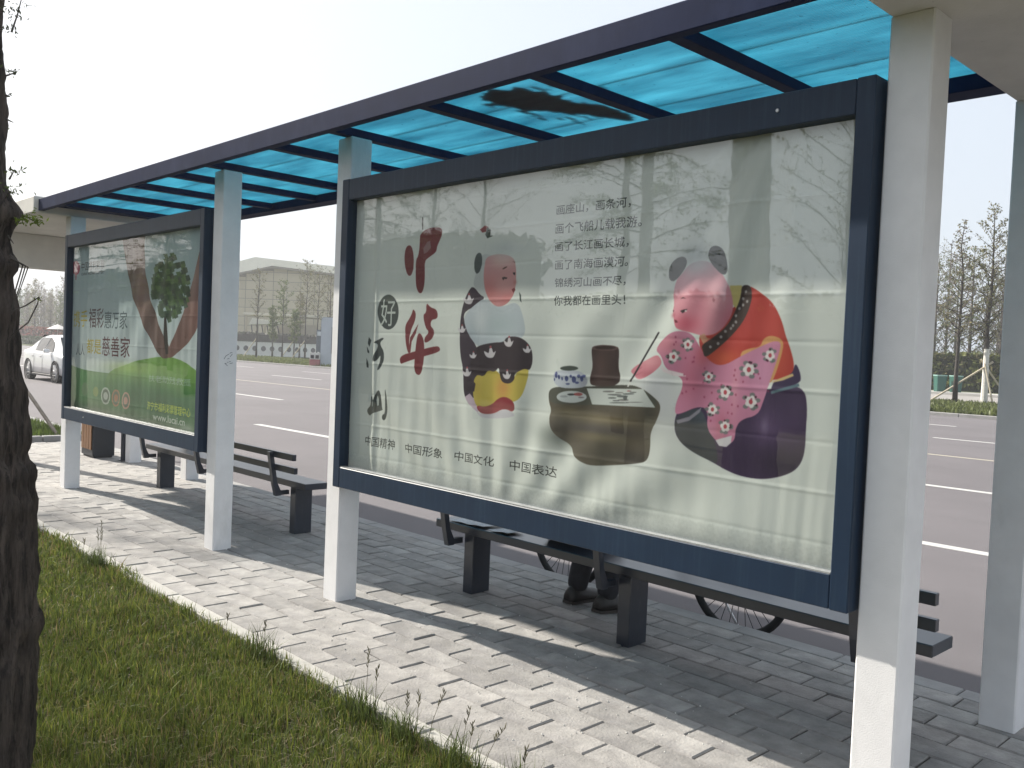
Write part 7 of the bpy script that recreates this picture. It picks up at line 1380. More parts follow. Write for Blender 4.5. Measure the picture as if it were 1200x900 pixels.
for x, w in ((.20, .02), (.26, .035), (.34, .075), (.42, .095), (.45, .07)):
    for j in range(9): a = PI*j/8; vs.append((x, math.cos(a)*w, .86+math.sin(a)*.045+(x-.2)*.05))
m_.add(vs, [(i*9+j, i*9+j+1, (i+1)*9+j+1, (i+1)*9+j) for i in range(4) for j in range(8)]); obj('saddle', m_, M['seal'], bk, world=False, smooth=True)
m_ = MB(); m_.tube([(.18, -.06, R0-.04), (.18, .06, R0-.04)], .014, 8); m_.tube([(.18, -.065, R0-.04), (.34, -.07, R0-.01)], .008, 6); m_.tube([(.18, .065, R0-.04), (.02, .07, R0-.07)], .008, 6); m_.lathe([(.02,-.052),(.085,-.052),(.085,-.048),(.02,-.048)], 24, (.18, 0, R0-.04), 'y'); ck = obj('crank', m_, M['chrome'], bk, world=False)
for s, x, z in ((-1, .34, R0-.01), (1, .02, R0-.07)): m_ = MB(); m_.box(x-.04, x+.04, s*.075 if s > 0 else -.165, s*.165 if s > 0 else -.075, z-.012, z+.012, .003); obj('pedal', m_, M['tyre'], ck, world=False)
m_ = MB(); m_.tube([(.44, .035, R0+.02), (.66, .10, .0)], .007, 6); obj('kickstand', m_, M['chrome'], bk, world=False)
m_ = MB(); m_.box(.55, .92, -.06, .06, .735, .745); m_.tube([(.90, -.055, .735), (.69, -.065, R0)], .006, 6); m_.tube([(.90, .055, .735), (.69, .065, R0)], .006, 6); obj('rear_rack', m_, M['bike'], bk, world=False)

# ================================================================ grass
def blades(P, hgt, wid, cols, lean=.35, seed=0):
    r = np.random.RandomState(seed); n = len(P); az = r.uniform(0, 2*PI, n); la = r.uniform(0, 2*PI, n); ln = np.abs(r.normal(0, lean, n))*hgt
    wd = np.stack([np.cos(az), np.sin(az), np.zeros(n)], 1)*wid[:, None]/2; ld = np.stack([np.cos(la), np.sin(la), np.zeros(n)], 1)*ln[:, None]
    up = np.array([0, 0, 1.])*hgt[:, None]
    v0, v1 = P-wd, P+wd; m1 = P+ld*.3+up*.55; v2, v3 = m1+wd*.8, m1-wd*.8; v4 = P+ld+up*np.sqrt(np.clip(1-(ln/np.maximum(hgt, 1e-6))**2*.5, .15, 1))[:, None]
    V = np.stack([v0, v1, v2, v3, v4], 1).reshape(-1, 3); b = np.arange(n)[:, None]*5
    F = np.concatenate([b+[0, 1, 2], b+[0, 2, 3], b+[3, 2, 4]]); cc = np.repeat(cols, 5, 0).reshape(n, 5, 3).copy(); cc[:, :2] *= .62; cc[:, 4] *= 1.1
    return V, F, cc.reshape(-1, 3)
rs = np.random.RandomState(5)
n = 500000
P = np.stack([rs.uniform(-12.5, 1.2, n), rs.uniform(-.4, 2.20, n), np.full(n, -.032)], 1)
d = P-[0, 0, 1.5]; z = d@np.array(CF); ux = 600+1049.6*(d@np.array(CR))/z; uy = 450-1049.6*(d@np.array(CU))/z
clump = vnoise(P[:, 0], P[:, 1], 9, 31)+.7*vnoise(P[:, 0], P[:, 1], 23, 33)
bald = vnoise(P[:, 0], P[:, 1], 5.5, 51) > .62
keep = (z > .5) & (~bald | (rs.rand(n) < .35)) & (ux > -180) & (ux < 1500) & (uy < 1250) & (rs.rand(n) < np.clip(1.1*2.6/np.maximum(z, 2), .18, 1)) & (P[:, 1] < 2.165+.045*clump+.02*rs.normal(0, 1, n)) 
P = P[keep]; clump = clump[keep]; z = z[keep]; n = len(P); print('blades', n)
big = vnoise(P[:, 0], P[:, 1], 2.2, 35)
h = np.clip(.052+.022*clump+.020*big+rs.normal(0, .012, n), .018, .13); h *= np.where(rs.rand(n) < .04, 1.6, 1)
h = np.where(P[:, 1] > 2.08, h*1.15, h)
wd = rs.uniform(.0022, .0042, n)*np.clip(z/3, 1, 2.4)
base = np.array([.092, .125, .028]); q = rs.rand(n)[:, None]
col = base*(1+.35*rs.normal(0, 1, (n, 1))*.6).clip(.4, 1.8)
col = np.where(q < .32+.14*clump[:, None], np.array([.175, .195, .040])*rs.uniform(.7, 1.25, (n, 1)), col)
dry = (rs.rand(n) < .10+.16*np.clip(-big, 0, 1)); col[dry] = np.array([.26, .20, .10])*rs.uniform(.6, 1.1, (dry.sum(), 1)); 
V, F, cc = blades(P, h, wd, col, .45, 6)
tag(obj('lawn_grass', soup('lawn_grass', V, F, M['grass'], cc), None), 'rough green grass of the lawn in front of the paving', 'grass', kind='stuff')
# dead straw lying in the lawn
n = 5200; P = np.stack([rs.uniform(-7, -1.2, n), rs.uniform(.3, 2.12, n), rs.uniform(-.015, .012, n)], 1); a = rs.uniform(0, 2*PI, n); L_ = rs.uniform(.03, .11, n)
dv = np.stack([np.cos(a), np.sin(a), rs.uniform(-.1, .25, n)], 1)*L_[:, None]; wv = np.stack([-np.sin(a), np.cos(a), np.zeros(n)], 1)*.0012
V = np.stack([P-wv, P+wv, P+dv], 1).reshape(-1, 3); F = np.arange(3*n).reshape(-1, 3); cc = np.repeat(np.array([.30, .25, .15])*rs.uniform(.5, 1.1, (n, 1)), 3, 0)
tag(obj('dead_straw', soup('dead_straw', V, F, M['grass'], cc), None), 'pale dead straw lying among the green grass blades', 'dead grass', kind='stuff')
# verge grass (left, beyond the stop) and far verge
n = 26000; P = np.stack([rs.uniform(-22, -13.53, n), rs.uniform(2.45, 4.5, n), np.full(n, .03)], 1)
V, F, cc = blades(P, rs.uniform(.05, .13, n), rs.uniform(.008, .016, n), np.array([.085, .12, .03])*rs.uniform(.5, 1.5, (n, 1)), .4, 7)
tag(obj('verge_grass', soup('verge_grass', V, F, M['grass'], cc), None), 'patch of grass inside the kerb beyond the far left column', 'grass', kind='stuff')
n = 60000; xx = np.where(rs.rand(n) < .5, rs.uniform(-30, -2, n), rs.uniform(-100, -45, n)); P = np.stack([xx, rs.uniform(33.7, 44.8, n), np.full(n, -.03)], 1)
V, F, cc = blades(P, rs.uniform(.08, .28, n), rs.uniform(.05, .10, n), np.array([.11, .13, .045])*rs.uniform(.5, 1.5, (n, 1)), .5, 8)
tag(obj('verge_grass', soup('verge_grass', V, F, M['grass'], cc), None), 'grass strip along the far side of the road', 'grass', kind='stuff')
# seed stalks at the lawn edge
def stalk(x, y, h, lean, seed, head=True):
    r = random.Random(seed); m_ = MB(); a = r.uniform(-.5, .5)
    pts = [(x+lean*t*t*math.cos(a), y+lean*t*t*math.sin(a)*.4, -.03+h*t) for t in (0, .25, .5, .75, 1)]
    m_.tube(pts, [.0016, .0014, .0011, .0009, .0006], 4)
    if head:
        for k in range(9):
            t = .72+.03*k; i = min(3, int(t*4)); f = t*4-i; p = [pts[i][j]*(1-f)+pts[i+1][j]*f for j in range(3)]; b = r.uniform(0, 6.28)
            q = (p[0]+.010*math.cos(b), p[1]+.010*math.sin(b), p[2]+.020); m_.tube([p, ((p[0]+q[0])/2, (p[1]+q[1])/2, (p[2]+q[2])/2), q], [.0008, .0022, .0005], 4)
    return m_
tuft_spots = [('slim seeding grass stalks at the lawn edge in front of the white column', [(-3.00, 2.12, .30, .01), (-2.95, 2.13, .24, .015)]),
 ('pair of dark seed stalks leaning right at the lawn edge', [(-2.71, 2.11, .20, .0), (-2.66, 2.12, .22, .01), (-2.60, 2.13, .27, .10)]),
 ('seeding stalks nearest the bottom of the lawn edge', [(-2.40, 2.12, .26, .06), (-2.37, 2.13, .20, .02), (-2.28, 2.12, .25, .12)]),
 ('single short stalk at the lawn edge, near the bottom of the photo', [(-2.10, 2.14, .20, .02)]),
 ('tall loose grass tuft at the lawn edge in front of the second white column', [(-6.00, 2.10, .34, .05), (-6.04, 2.12, .26, .02), (-5.96, 2.08, .28, -.03), (-6.3, 2.10, .16, .03)]),
 ('dark seed stalk standing beside the edging stones at the middle of the lawn', [(-3.86, 2.12, .20, .02), (-4.25, 2.12, .14, .03)])]
M['stalk'] = mat('dry_stalk', (.11,.10,.055), .8, .3, 40)
for i, (lab, sp) in enumerate(tuft_spots):
    t = thing('grass_tuft', lab, 'grass tuft', (sp[0][0], sp[0][1], -.03), group='seeding grass tufts along the lawn edge')
    for j, (x, y, hh, ln) in enumerate(sp): obj('stalk', stalk(x, y, hh, ln, i*7+j), M['stalk'], t)
    nn = 300 if i == 4 else 130; Pp = np.stack([rs.normal(sp[0][0], .06, nn), rs.normal(sp[0][1]-.02, .03, nn), np.full(nn, -.03)], 1)
    V, F, cc = blades(Pp-np.array(t.location), rs.uniform(.08, .19, nn), rs.uniform(.003, .005, nn), np.array([.075, .10, .030])*rs.uniform(.5, 1.6, (nn, 1)), .5, 40+i)
    obj('blades', soup('blades', V, F, M['grass'], cc), None, t, world=False)
# small pale grit and dead bits on the paving
m_ = MB(); r = random.Random(12)
for k in range(420):
    x, y = r.uniform(-8, -.8), r.uniform(2.3, 4.3)
    if k < 220: x, y = r.gauss(-2.6, .7), r.gauss(2.75, .35)
    if not 2.25 < y < 4.4: continue
    q = r.uniform(.0015, .0055); b = len(m_.v)
    m_.add([(x+q, y, .001), (x, y+q, .001), (x-q, y, .001), (x, y-q, .001), (x, y, .001+q)], [(0,1,4), (1,2,4), (2,3,4), (3,0,4)])
tag(obj('grit', m_, mat('pale_grit', (.55,.54,.50), .8, .3, 60)), 'scattered pale specks of grit on the pavers', 'grit', kind='stuff')

# ================================================================ trees
def leaf_soup(P, size, cols, seed, up=.3, aspect=.6):
    r = np.random.RandomState(seed); n = len(P)
    a = r.normal(size=(n, 3)); a /= np.linalg.norm(a, axis=1)[:, None]; b = r.normal(size=(n, 3)); b -= a*(a*b).sum(1)[:, None]; b /= np.linalg.norm(b, axis=1)[:, None]
    a *= size[:, None]/2; b *= size[:, None]*aspect/2
    V = np.stack([P-a, P+b, P+a, P-b], 1).reshape(-1, 3); F = np.arange(4*n).reshape(-1, 4)
    return V, F, np.repeat(cols, 4, 0)
def make_tree(seed, h, r0, first, nb, spread, rise, nleaf, lsize, lcol, cone=False, twig=5, droop=0., tubes=5, bentr=.0, fine=.28):
    """returns meshes: trunk, branches, leaves"""
    r = random.Random(seed); tr_ = MB(); br = MB(); tips = []
    wob = [(r.gauss(0, bentr), r.gauss(0, bentr)) for _ in range(8)]
    ax = []
    for k in range(8):
        t = k/7; ax.append(Vector((wob[k][0]*t, wob[k][1]*t, h*t)))
    tr_.tube(ax, [r0*(1.25 if k == 0 else 1)*(1-.88*k/7) for k in range(8)], 10)
    def on(t):
        q = min(6.999, t*7); i = int(q); return ax[i].lerp(ax[i+1], q-i)
    for k in range(nb):
        t = first+(1-first)*((k+r.random()*.7)/nb)**1.05; t = min(t, .985); p = on(t); a = k*2.4+r.uniform(-.4, .4)
        u = (t-first)/(1-first)
        L_ = spread*h*((1-u)**.8+.10 if cone else (.45+.9*math.sin(PI*min(1, .12+u*.85)))*.75)*r.uniform(.6, 1.15)
        e = rise+r.uniform(-.15, .15); dr = Vector((math.cos(a)*math.cos(e), math.sin(a)*math.cos(e), math.sin(e)))
        pts = [p]; 
        for s_ in range(1, 5):
            dr = (dr+Vector((r.gauss(0, .09), r.gauss(0, .09), r.gauss(0, .07)-droop*s_*.12))).normalized(); pts.append(pts[-1]+dr*L_/4)
        rb = max(.004, r0*fine*(1-.75*u)); br.tube(pts, [rb, rb*.8, rb*.6, rb*.4, rb*.18], tubes, caps=False)
        for j in range(twig):
            f = r.uniform(.25, 1)*4; i = min(3, int(f)); q = pts[i].lerp(pts[i+1], f-i); a2 = r.uniform(0, 6.28); d2 = (dr+Vector((math.cos(a2), math.sin(a2), r.uniform(-.3, .6)))*.8).normalized()
            l2 = L_*r.uniform(.18, .42); q2 = q+d2*l2*.5; q3 = q2+(d2+Vector((r.gauss(0, .25), r.gauss(0, .25), r.gauss(0, .15)-droop*.4))).normalized()*l2*.5
            br.tube([q, q2, q3], [rb*.35, rb*.25, rb*.1], 4 if tubes > 4 else 3, caps=False); tips += [(q, q2), (q2, q3)]
        tips.append((pts[2], pts[4]))
    rs_ = np.random.RandomState(seed); A = np.array([[*a] for a, b in tips]); B_ = np.array([[*b] for a, b in tips]); w = np.linalg.norm(B_-A, axis=1)+1e-6
    idx = rs_.choice(len(tips), nleaf, p=w/w.sum()); t = rs_.rand(nleaf, 1); P = A[idx]*(1-t)+B_[idx]*t+rs_.normal(0, lsize*.55, (nleaf, 3))
    cols = np.array([lcol[i] for i in rs_.randint(0, len(lcol), nleaf)])*rs_.uniform(.7, 1.3, (nleaf, 1))
    V, F, cc = leaf_soup(P, rs_.uniform(.6, 1.3, nleaf)*lsize, cols, seed)
    return tr_, br, (V, F, cc)
def plant(parts, name, label, cat, loc, rz=0, group=None, bark='bark2', sc=1.0, keep=None):
    t = thing(name, label, cat, loc, rz, group); t.scale = (sc, sc, sc)
    if keep is None:
        keep = (mesh_of('trunk', parts[0], M[bark], True), mesh_of('branches', parts[1], M[bark]), soup('foliage', *parts[2][:2], M['leaf'], parts[2][2]))
    for nm, me in zip(('trunk', 'branches', 'foliage'), keep): obj(nm, me, None, t, world=False)
    return t, keep
G_young = [(.10,.14,.04), (.14,.17,.05), (.08,.11,.035)]; G_bud = [(.15,.14,.08), (.12,.13,.06), (.20,.18,.09)]; G_grey = [(.22,.19,.18), (.17,.15,.14), (.24,.23,.16)]

# --- the near tree at the left edge
nt_ = thing('tree', 'dark rough tree trunk with a few green twigs at the left edge', 'tree', (-3.05, .66, -.03))
prof = [(-.15,-2.905,.25), (.0,-2.905,.215), (.19,-2.89,.19), (.45,-2.900,.178), (.70,-2.912,.168), (.85,-2.925,.160), (1.02,-2.942,.152), (1.2,-2.962,.146), (1.42,-2.985,.138), (1.54,-3.000,.133), (1.70,-3.010,.130), (1.83,-3.020,.127), (1.98,-3.036,.124), (2.2,-3.055,.122), (2.5,-3.068,.118), (3.0,-3.09,.112), (3.8,-3.10,.10), (4.8,-3.08,.09), (6.0,-3.05,.07), (7.5,-3.04,.045), (9.0,-3.02,.015)]
zs = np.concatenate([np.arange(-.15, 2.9, .018), np.arange(2.9, 9.0, .15)]); pz = [p[0] for p in prof]
edge = np.interp(zs, pz, [p[1] for p in prof]); rad = np.interp(zs, pz, [p[2] for p in prof])
n = 72; th = np.linspace(0, 2*PI, n, endpoint=False); vs = []
crx, cry = CR.x, CR.y; nrm = math.hypot(crx, cry); crx /= nrm; cry /= nrm      # the side that faces right in the photo
for zz, e_, r_ in zip(zs, edge, rad):
    ey = float(np.interp(zz, [0, .7, 1.02, 1.42, 1.7, 1.87, 1.98, 2.5], [.80, .825, .815, .785, .765, .775, .757, .747])); sh_ = .012+.010*min(1, max(0, zz-1))
    cx, cy = e_-crx*(r_+sh_), ey-cry*(r_+sh_)
    fur = .011*np.sin(th*13+2.5*math.sin(zz*5)+.8*math.sin(zz*17))+.009*np.sin(th*29+zz*3+2*math.sin(zz*9))+.004*np.sin(th*7+zz*11)
    kn = np.zeros(n)
    dth = np.arctan2(np.sin(th-math.atan2(cry, crx)), np.cos(th-math.atan2(cry, crx)))
    for kz, ka, kw, kh, kt in ((1.86, .034, .040, 0, .5), (1.70, .030, .035, 0, .45), (1.555, .018, .05, 0, .5), (1.20, .014, .07, 0, .6), (.98, .016, .03, 0, .6), (.62, .012, .03, 0, .5), (1.33, .012, .03, 0, .5)):
        kn += ka*np.exp(-((zz-kz)/kw)**2)*np.exp(-(dth/kt)**2)
    kn += .010*math.exp(-((zz-1.07)/.03)**2)-.010*math.exp(-((zz-1.12)/.02)**2)
    rr_ = r_+(fur+np.random.RandomState(int(abs(zz)*1000)+7).normal(0, .0013, n))*(r_/.15)+kn
    vs += [(cx+r2*math.cos(a), cy+r2*math.sin(a), zz) for a, r2 in zip(th, rr_)]
V = np.array(vs)-np.array(nt_.location); k = len(zs); i = np.arange((k-1)*n); F = np.stack([i, (i//n)*n+(i+1) % n, (i//n+1)*n+(i+1) % n, i+n], 1)
obj('trunk', soup('trunk', V, F, M['bark'], smooth=True), None, nt_, world=False)
br = MB(); off = nt_.location
def rel(p): return Vector(p)-off
tw = [[(-3.03,.77,1.79),(-2.99,.775,1.765)], [(-3.03,.78,1.545),(-2.978,.772,1.561),(-2.951,.801,1.580),(-2.924,.831,1.608),(-2.928,.825,1.582),(-2.943,.807,1.53),(-2.973,.774,1.493),(-3.0,.76,1.46)],
      [(-3.0,.77,1.73),(-2.966,.795,1.70),(-2.974,.779,1.626),(-2.985,.77,1.543)], [(-3.0,.77,1.72),(-2.952,.806,1.696),(-2.972,.783,1.60)], [(-2.99,.77,1.72),(-2.955,.80,1.70),(-2.98,.775,1.57)],
      [(-3.04,.77,2.40),(-3.02,.78,2.45),(-3.0,.79,2.52)], [(-3.05,.76,2.27),(-3.01,.775,2.275)], [(-3.04,.76,2.21),(-3.02,.765,2.205)], [(-3.04,.76,2.14),(-3.0,.77,2.125)],
      [(-3.03,.77,1.96),(-2.995,.775,1.985)], [(-3.03,.76,1.90),(-3.0,.765,1.92)], [(-3.02,.78,1.84),(-2.965,.80,1.848),(-2.935,.82,1.83)], [(-2.93,.80,.62),(-2.87,.84,.66)]]
for p_ in tw: br = MB(); br.tube([rel(q) for q in p_], [.0032]+[.0022]*(len(p_)-2)+[.001], 5, caps=False); obj('twig', br, M['bark2'], nt_, world=False)

LP = []; LC = []
for (x, y, z_), sg, nn, cset in [((-3.015,.77,2.46),.020,60,0), ((-2.995,.79,2.50),.016,40,0), ((-3.025,.765,2.40),.012,26,0), ((-3.015,.77,2.278),.010,26,0), ((-2.995,.778,1.984),.012,34,1), ((-3.005,.768,1.925),.014,30,1), ((-2.98,.79,1.93),.02,14,1), ((-2.955,.81,1.845),.013,70,2), ((-2.93,.825,1.832),.008,26,2), ((-2.975,.79,1.832),.010,36,2), ((-2.926,.83,1.604),.007,14,2), ((-3.02,.765,2.205),.006,8,0)]:
    LP.append(rs.normal(0, 1, (nn, 3))*[sg, sg, sg*.6]+[x, y, z_]); LC += [[(.10,.12,.06), (.12,.15,.05), (.16,.22,.035)][cset]]*nn
LP = np.concatenate(LP)-np.array(off); V, F, cc = leaf_soup(LP, rs.uniform(.008, .018, len(LP)), np.array(LC)*rs.uniform(.6, 1.3, (len(LC), 1)), 3, aspect=.35)
obj('foliage', soup('foliage', V, F, M['leaf'], cc), None, nt_, world=False)
cr = make_tree(77, 9.0, .10, .50, 40, .20, .35, 8000, .06, G_young, cone=True, twig=7, droop=.15)
me = mesh_of('branches', cr[1], M['bark']); obj('branches', me, None, nt_, world=False)['kind'] = 'stuff'; obj('foliage', soup('foliage', *cr[2][:2], M['leaf'], cr[2][2]), None, nt_, world=False)

# --- the same kind of tree along the lawn, behind and beside the camera (they stand in the glass as reflections and shade the paving)
rowA = make_tree(5, 10.5, .12, .30, 60, .16, .35, 6000, .05, G_young, cone=True, twig=9, droop=.5, fine=.13)
rowB = make_tree(6, 11.0, .11, .22, 80, .17, .36, 12000, .05, G_young, cone=True, twig=10, droop=.4, fine=.12)
bare = make_tree(8, 8.0, .06, .20, 60, .20, .65, 2500, .045, G_bud, twig=9, fine=.2)
kA = kB = kC = None
grp = 'trees on the lawn reflected in the glass'
for i, (x, y, rz, sc) in enumerate([(-10.6, -1.3, 2, 1.0), (-19.4, -.6, 4, .95), (-7.9, -4.3, 0, 1), (-17.6, -3.6, 3, 1), (-11.5, -8.2, 5, 1.0), (-20.5, -8.6, 4.4, 1.0), (-24.5, -5.2, 1, 1.1), (-28, -7.2, 2, 1.1), (-25, -10.5, 3, 1), (-32, -8.8, 4, 1.2), (-37, -11, 5, 1.2), (-29.5, -12.5, .4, 1), (-43, -12.5, 1.4, 1.2), (-50, -15, 2.4, 1.2), (-36, -15, 3.4, 1.1)]):
    if i % 2 == 0: t, kA = plant(rowA, 'conifer_tree', 'tall feathery tree of the lawn rows, seen only as a reflection in the glass', 'tree', (x, y, -.03), rz, grp, 'bark', sc, kA)
    else: t, kB = plant(rowB, 'conifer_tree', 'tall feathery tree of the lawn rows, seen only as a reflection in the glass', 'tree', (x, y, -.03), rz, grp, 'bark', sc, kB)
for i, (x, y) in enumerate([(-13.0, -4.6), (-5.0, -4.5), (-19, -3), (-6.9, -9.4), (-15.5, -8)]):
    t, kC = plant(bare, 'bare_tree', 'thin bare young tree of the lawn, seen only as a reflection in the glass', 'tree', (x, y, -.03), i*1.3, 'bare young trees reflected in the glass', 'darkbark2', 1+.1*(i % 3), kC)
def hedge(x0, x1, y0, y1, z0, z1, n, size, cols, seed, label, cat='hedge', name='hedge', kind=None, core=(.02,.025,.012), rz=0, loc=None):
    t = thing(name, label, cat, loc or ((x0+x1)/2, (y0+y1)/2, z0), rz, kind=kind); o_ = np.array(t.location) if loc is None else np.zeros(3)
    nx = max(3, int((x1-x0)/max(.4, (x1-x0)/60))); xs_ = np.linspace(x0, x1, nx); r = np.random.RandomState(seed); m_ = MB(); vs = []
    for x in xs_:
        a, b, cc_ = r.uniform(.02, .12, 3)*(z1-z0)
        vs += [(x, y0+a, z0), (x, y0+a, z1-cc_-a), (x, (y0+y1)/2, z1-cc_), (x, y1-b, z1-cc_-b), (x, y1-b, z0)]
    vs = [tuple(np.array(v)-o_) for v in vs]
    m_.add(vs, [(i*5+j, (i+1)*5+j, (i+1)*5+j+1, i*5+j+1) for i in range(nx-1) for j in range(4)]+[(0,1,2,3,4), tuple(range((nx-1)*5+4, (nx-1)*5-1, -1))])
    obj('stems', m_, mat('hedge_core', core, .95, .3, 4), t, world=False)
    P = np.stack([r.uniform(x0, x1, n), r.uniform(y0, y1, n), r.uniform(z0, z1, n)], 1); f = r.rand(n)
    P[:, 1] = np.where(f < .45, y0+np.abs(r.normal(0, .10, n))*(y1-y0), P[:, 1]); P[:, 2] = np.where(f > .55, z1-np.abs(r.normal(0, .08, n))*(z1-z0), P[:, 2])
    P[:, 2] += .06*(z1-z0)*vnoise(P[:, 0], P[:, 1], 2.5/(z1-z0), seed)
    V, F, cc_ = leaf_soup(P-o_, r.uniform(.6, 1.3, n)*size, np.array([cols[i] for i in r.randint(0, len(cols), n)])*r.uniform(.6, 1.3, (n, 1)), seed)
    obj('foliage', soup('foliage', V, F, M['leaf'], cc_), None, t, world=False); return t
hedge(-40, 6, -15.5, -13.5, -.03, 3.2, 16000, .22, [(.03,.045,.02), (.05,.06,.03)], 61, 'dark hedge behind the lawn, seen as the dark lower part of the reflection')

hedge(-95, -24, -19, -16.5, -.03, 6.0, 12000, .5, [(.03,.045,.02), (.05,.06,.03)], 62, 'tall dark hedge far behind the lawn, seen only as a reflection in the glass')
# ================================================================ left background
LV_ = Vector((-14.8, 4.0, 0))
tA = make_tree(21, 5.5, .06, .3, 22, .07, .9, 260, .05, G_young, twig=4)
plant(tA, 'young_tree', 'young verge tree held up by a pale stake, mostly hidden behind the near trunk', 'tree', (-15.95, 3.85, .03))
m_ = MB(); m_.tube([(-15.80, 3.92, 1.12), (-14.6, 4.05, .57), (-13.55, 4.16, .02)], .026, 8); tag(obj('stake', m_, M['bark2']), 'slanting prop pole on the grass patch beside the far kerbstones', 'stake')
# distant trees at far left
massv = [make_tree(100+i, 8.2, .09, .10, 64, .15, .95, 900 if i < 3 else 2200, .18, [G_grey, G_grey, G_bud, [(.13,.16,.06), (.10,.13,.05)]][i], twig=5, tubes=3) for i in range(4)]
mk = [None]*4; i = 0
for row, (yy, x_s) in enumerate(((41, -148), (44, -160), (48, -172), (54, -190), (60, -208))):
    for j in range(8):
        v = [1, 0, 2, 0, 3, 1, 0, 2][(j+row) % 8] if row else [3, 1, 0, 0, 2, 0, 1, 3][j]
        x = x_s+j*(3.6+row*.5)-10; y = yy+random.Random(i).uniform(-1.5, 1.5)
        t, mk[v] = plant(massv[v], 'distant_tree', 'hazy leafless tree in the far tree line beyond the white car' if v != 3 else 'hazy light green tree in the far tree line beyond the white car', 'tree', (x, y, 0), i*1.7, 'far tree line behind the white car', 'bark2', random.Random(i+50).uniform(.85, 1.15), mk[v]); i += 1
hedge(-165, -108, 34.6, 36.2, .0, 1.0, 9000, .30, [(.06,.085,.035), (.04,.06,.025)], 71, 'low dark green clipped hedge across the road beyond the white car')
hedge(-165, -108, 37.6, 39.4, .0, 2.3, 9000, .34, [(.24,.07,.06), (.18,.08,.06), (.12,.08,.05)], 72, 'reddish leaved hedge behind the low green hedge beyond the white car', core=(.06,.03,.025))
t = thing('parasol', 'small white parasol standing in front of the far tree line', 'parasol', (-122.0, 36.9, 0))
m_ = MB(); m_.tube([(0,0,0),(0,0,2.5)], .04, 6); obj('pole', m_, M['whitewash'], t, world=False)
m_ = MB(); m_.lathe([(.01,2.7),(.5,2.5),(1.3,2.1),(1.3,2.06),(.5,2.42)], 12); obj('canopy', m_, M['whitewash'], t, world=False)

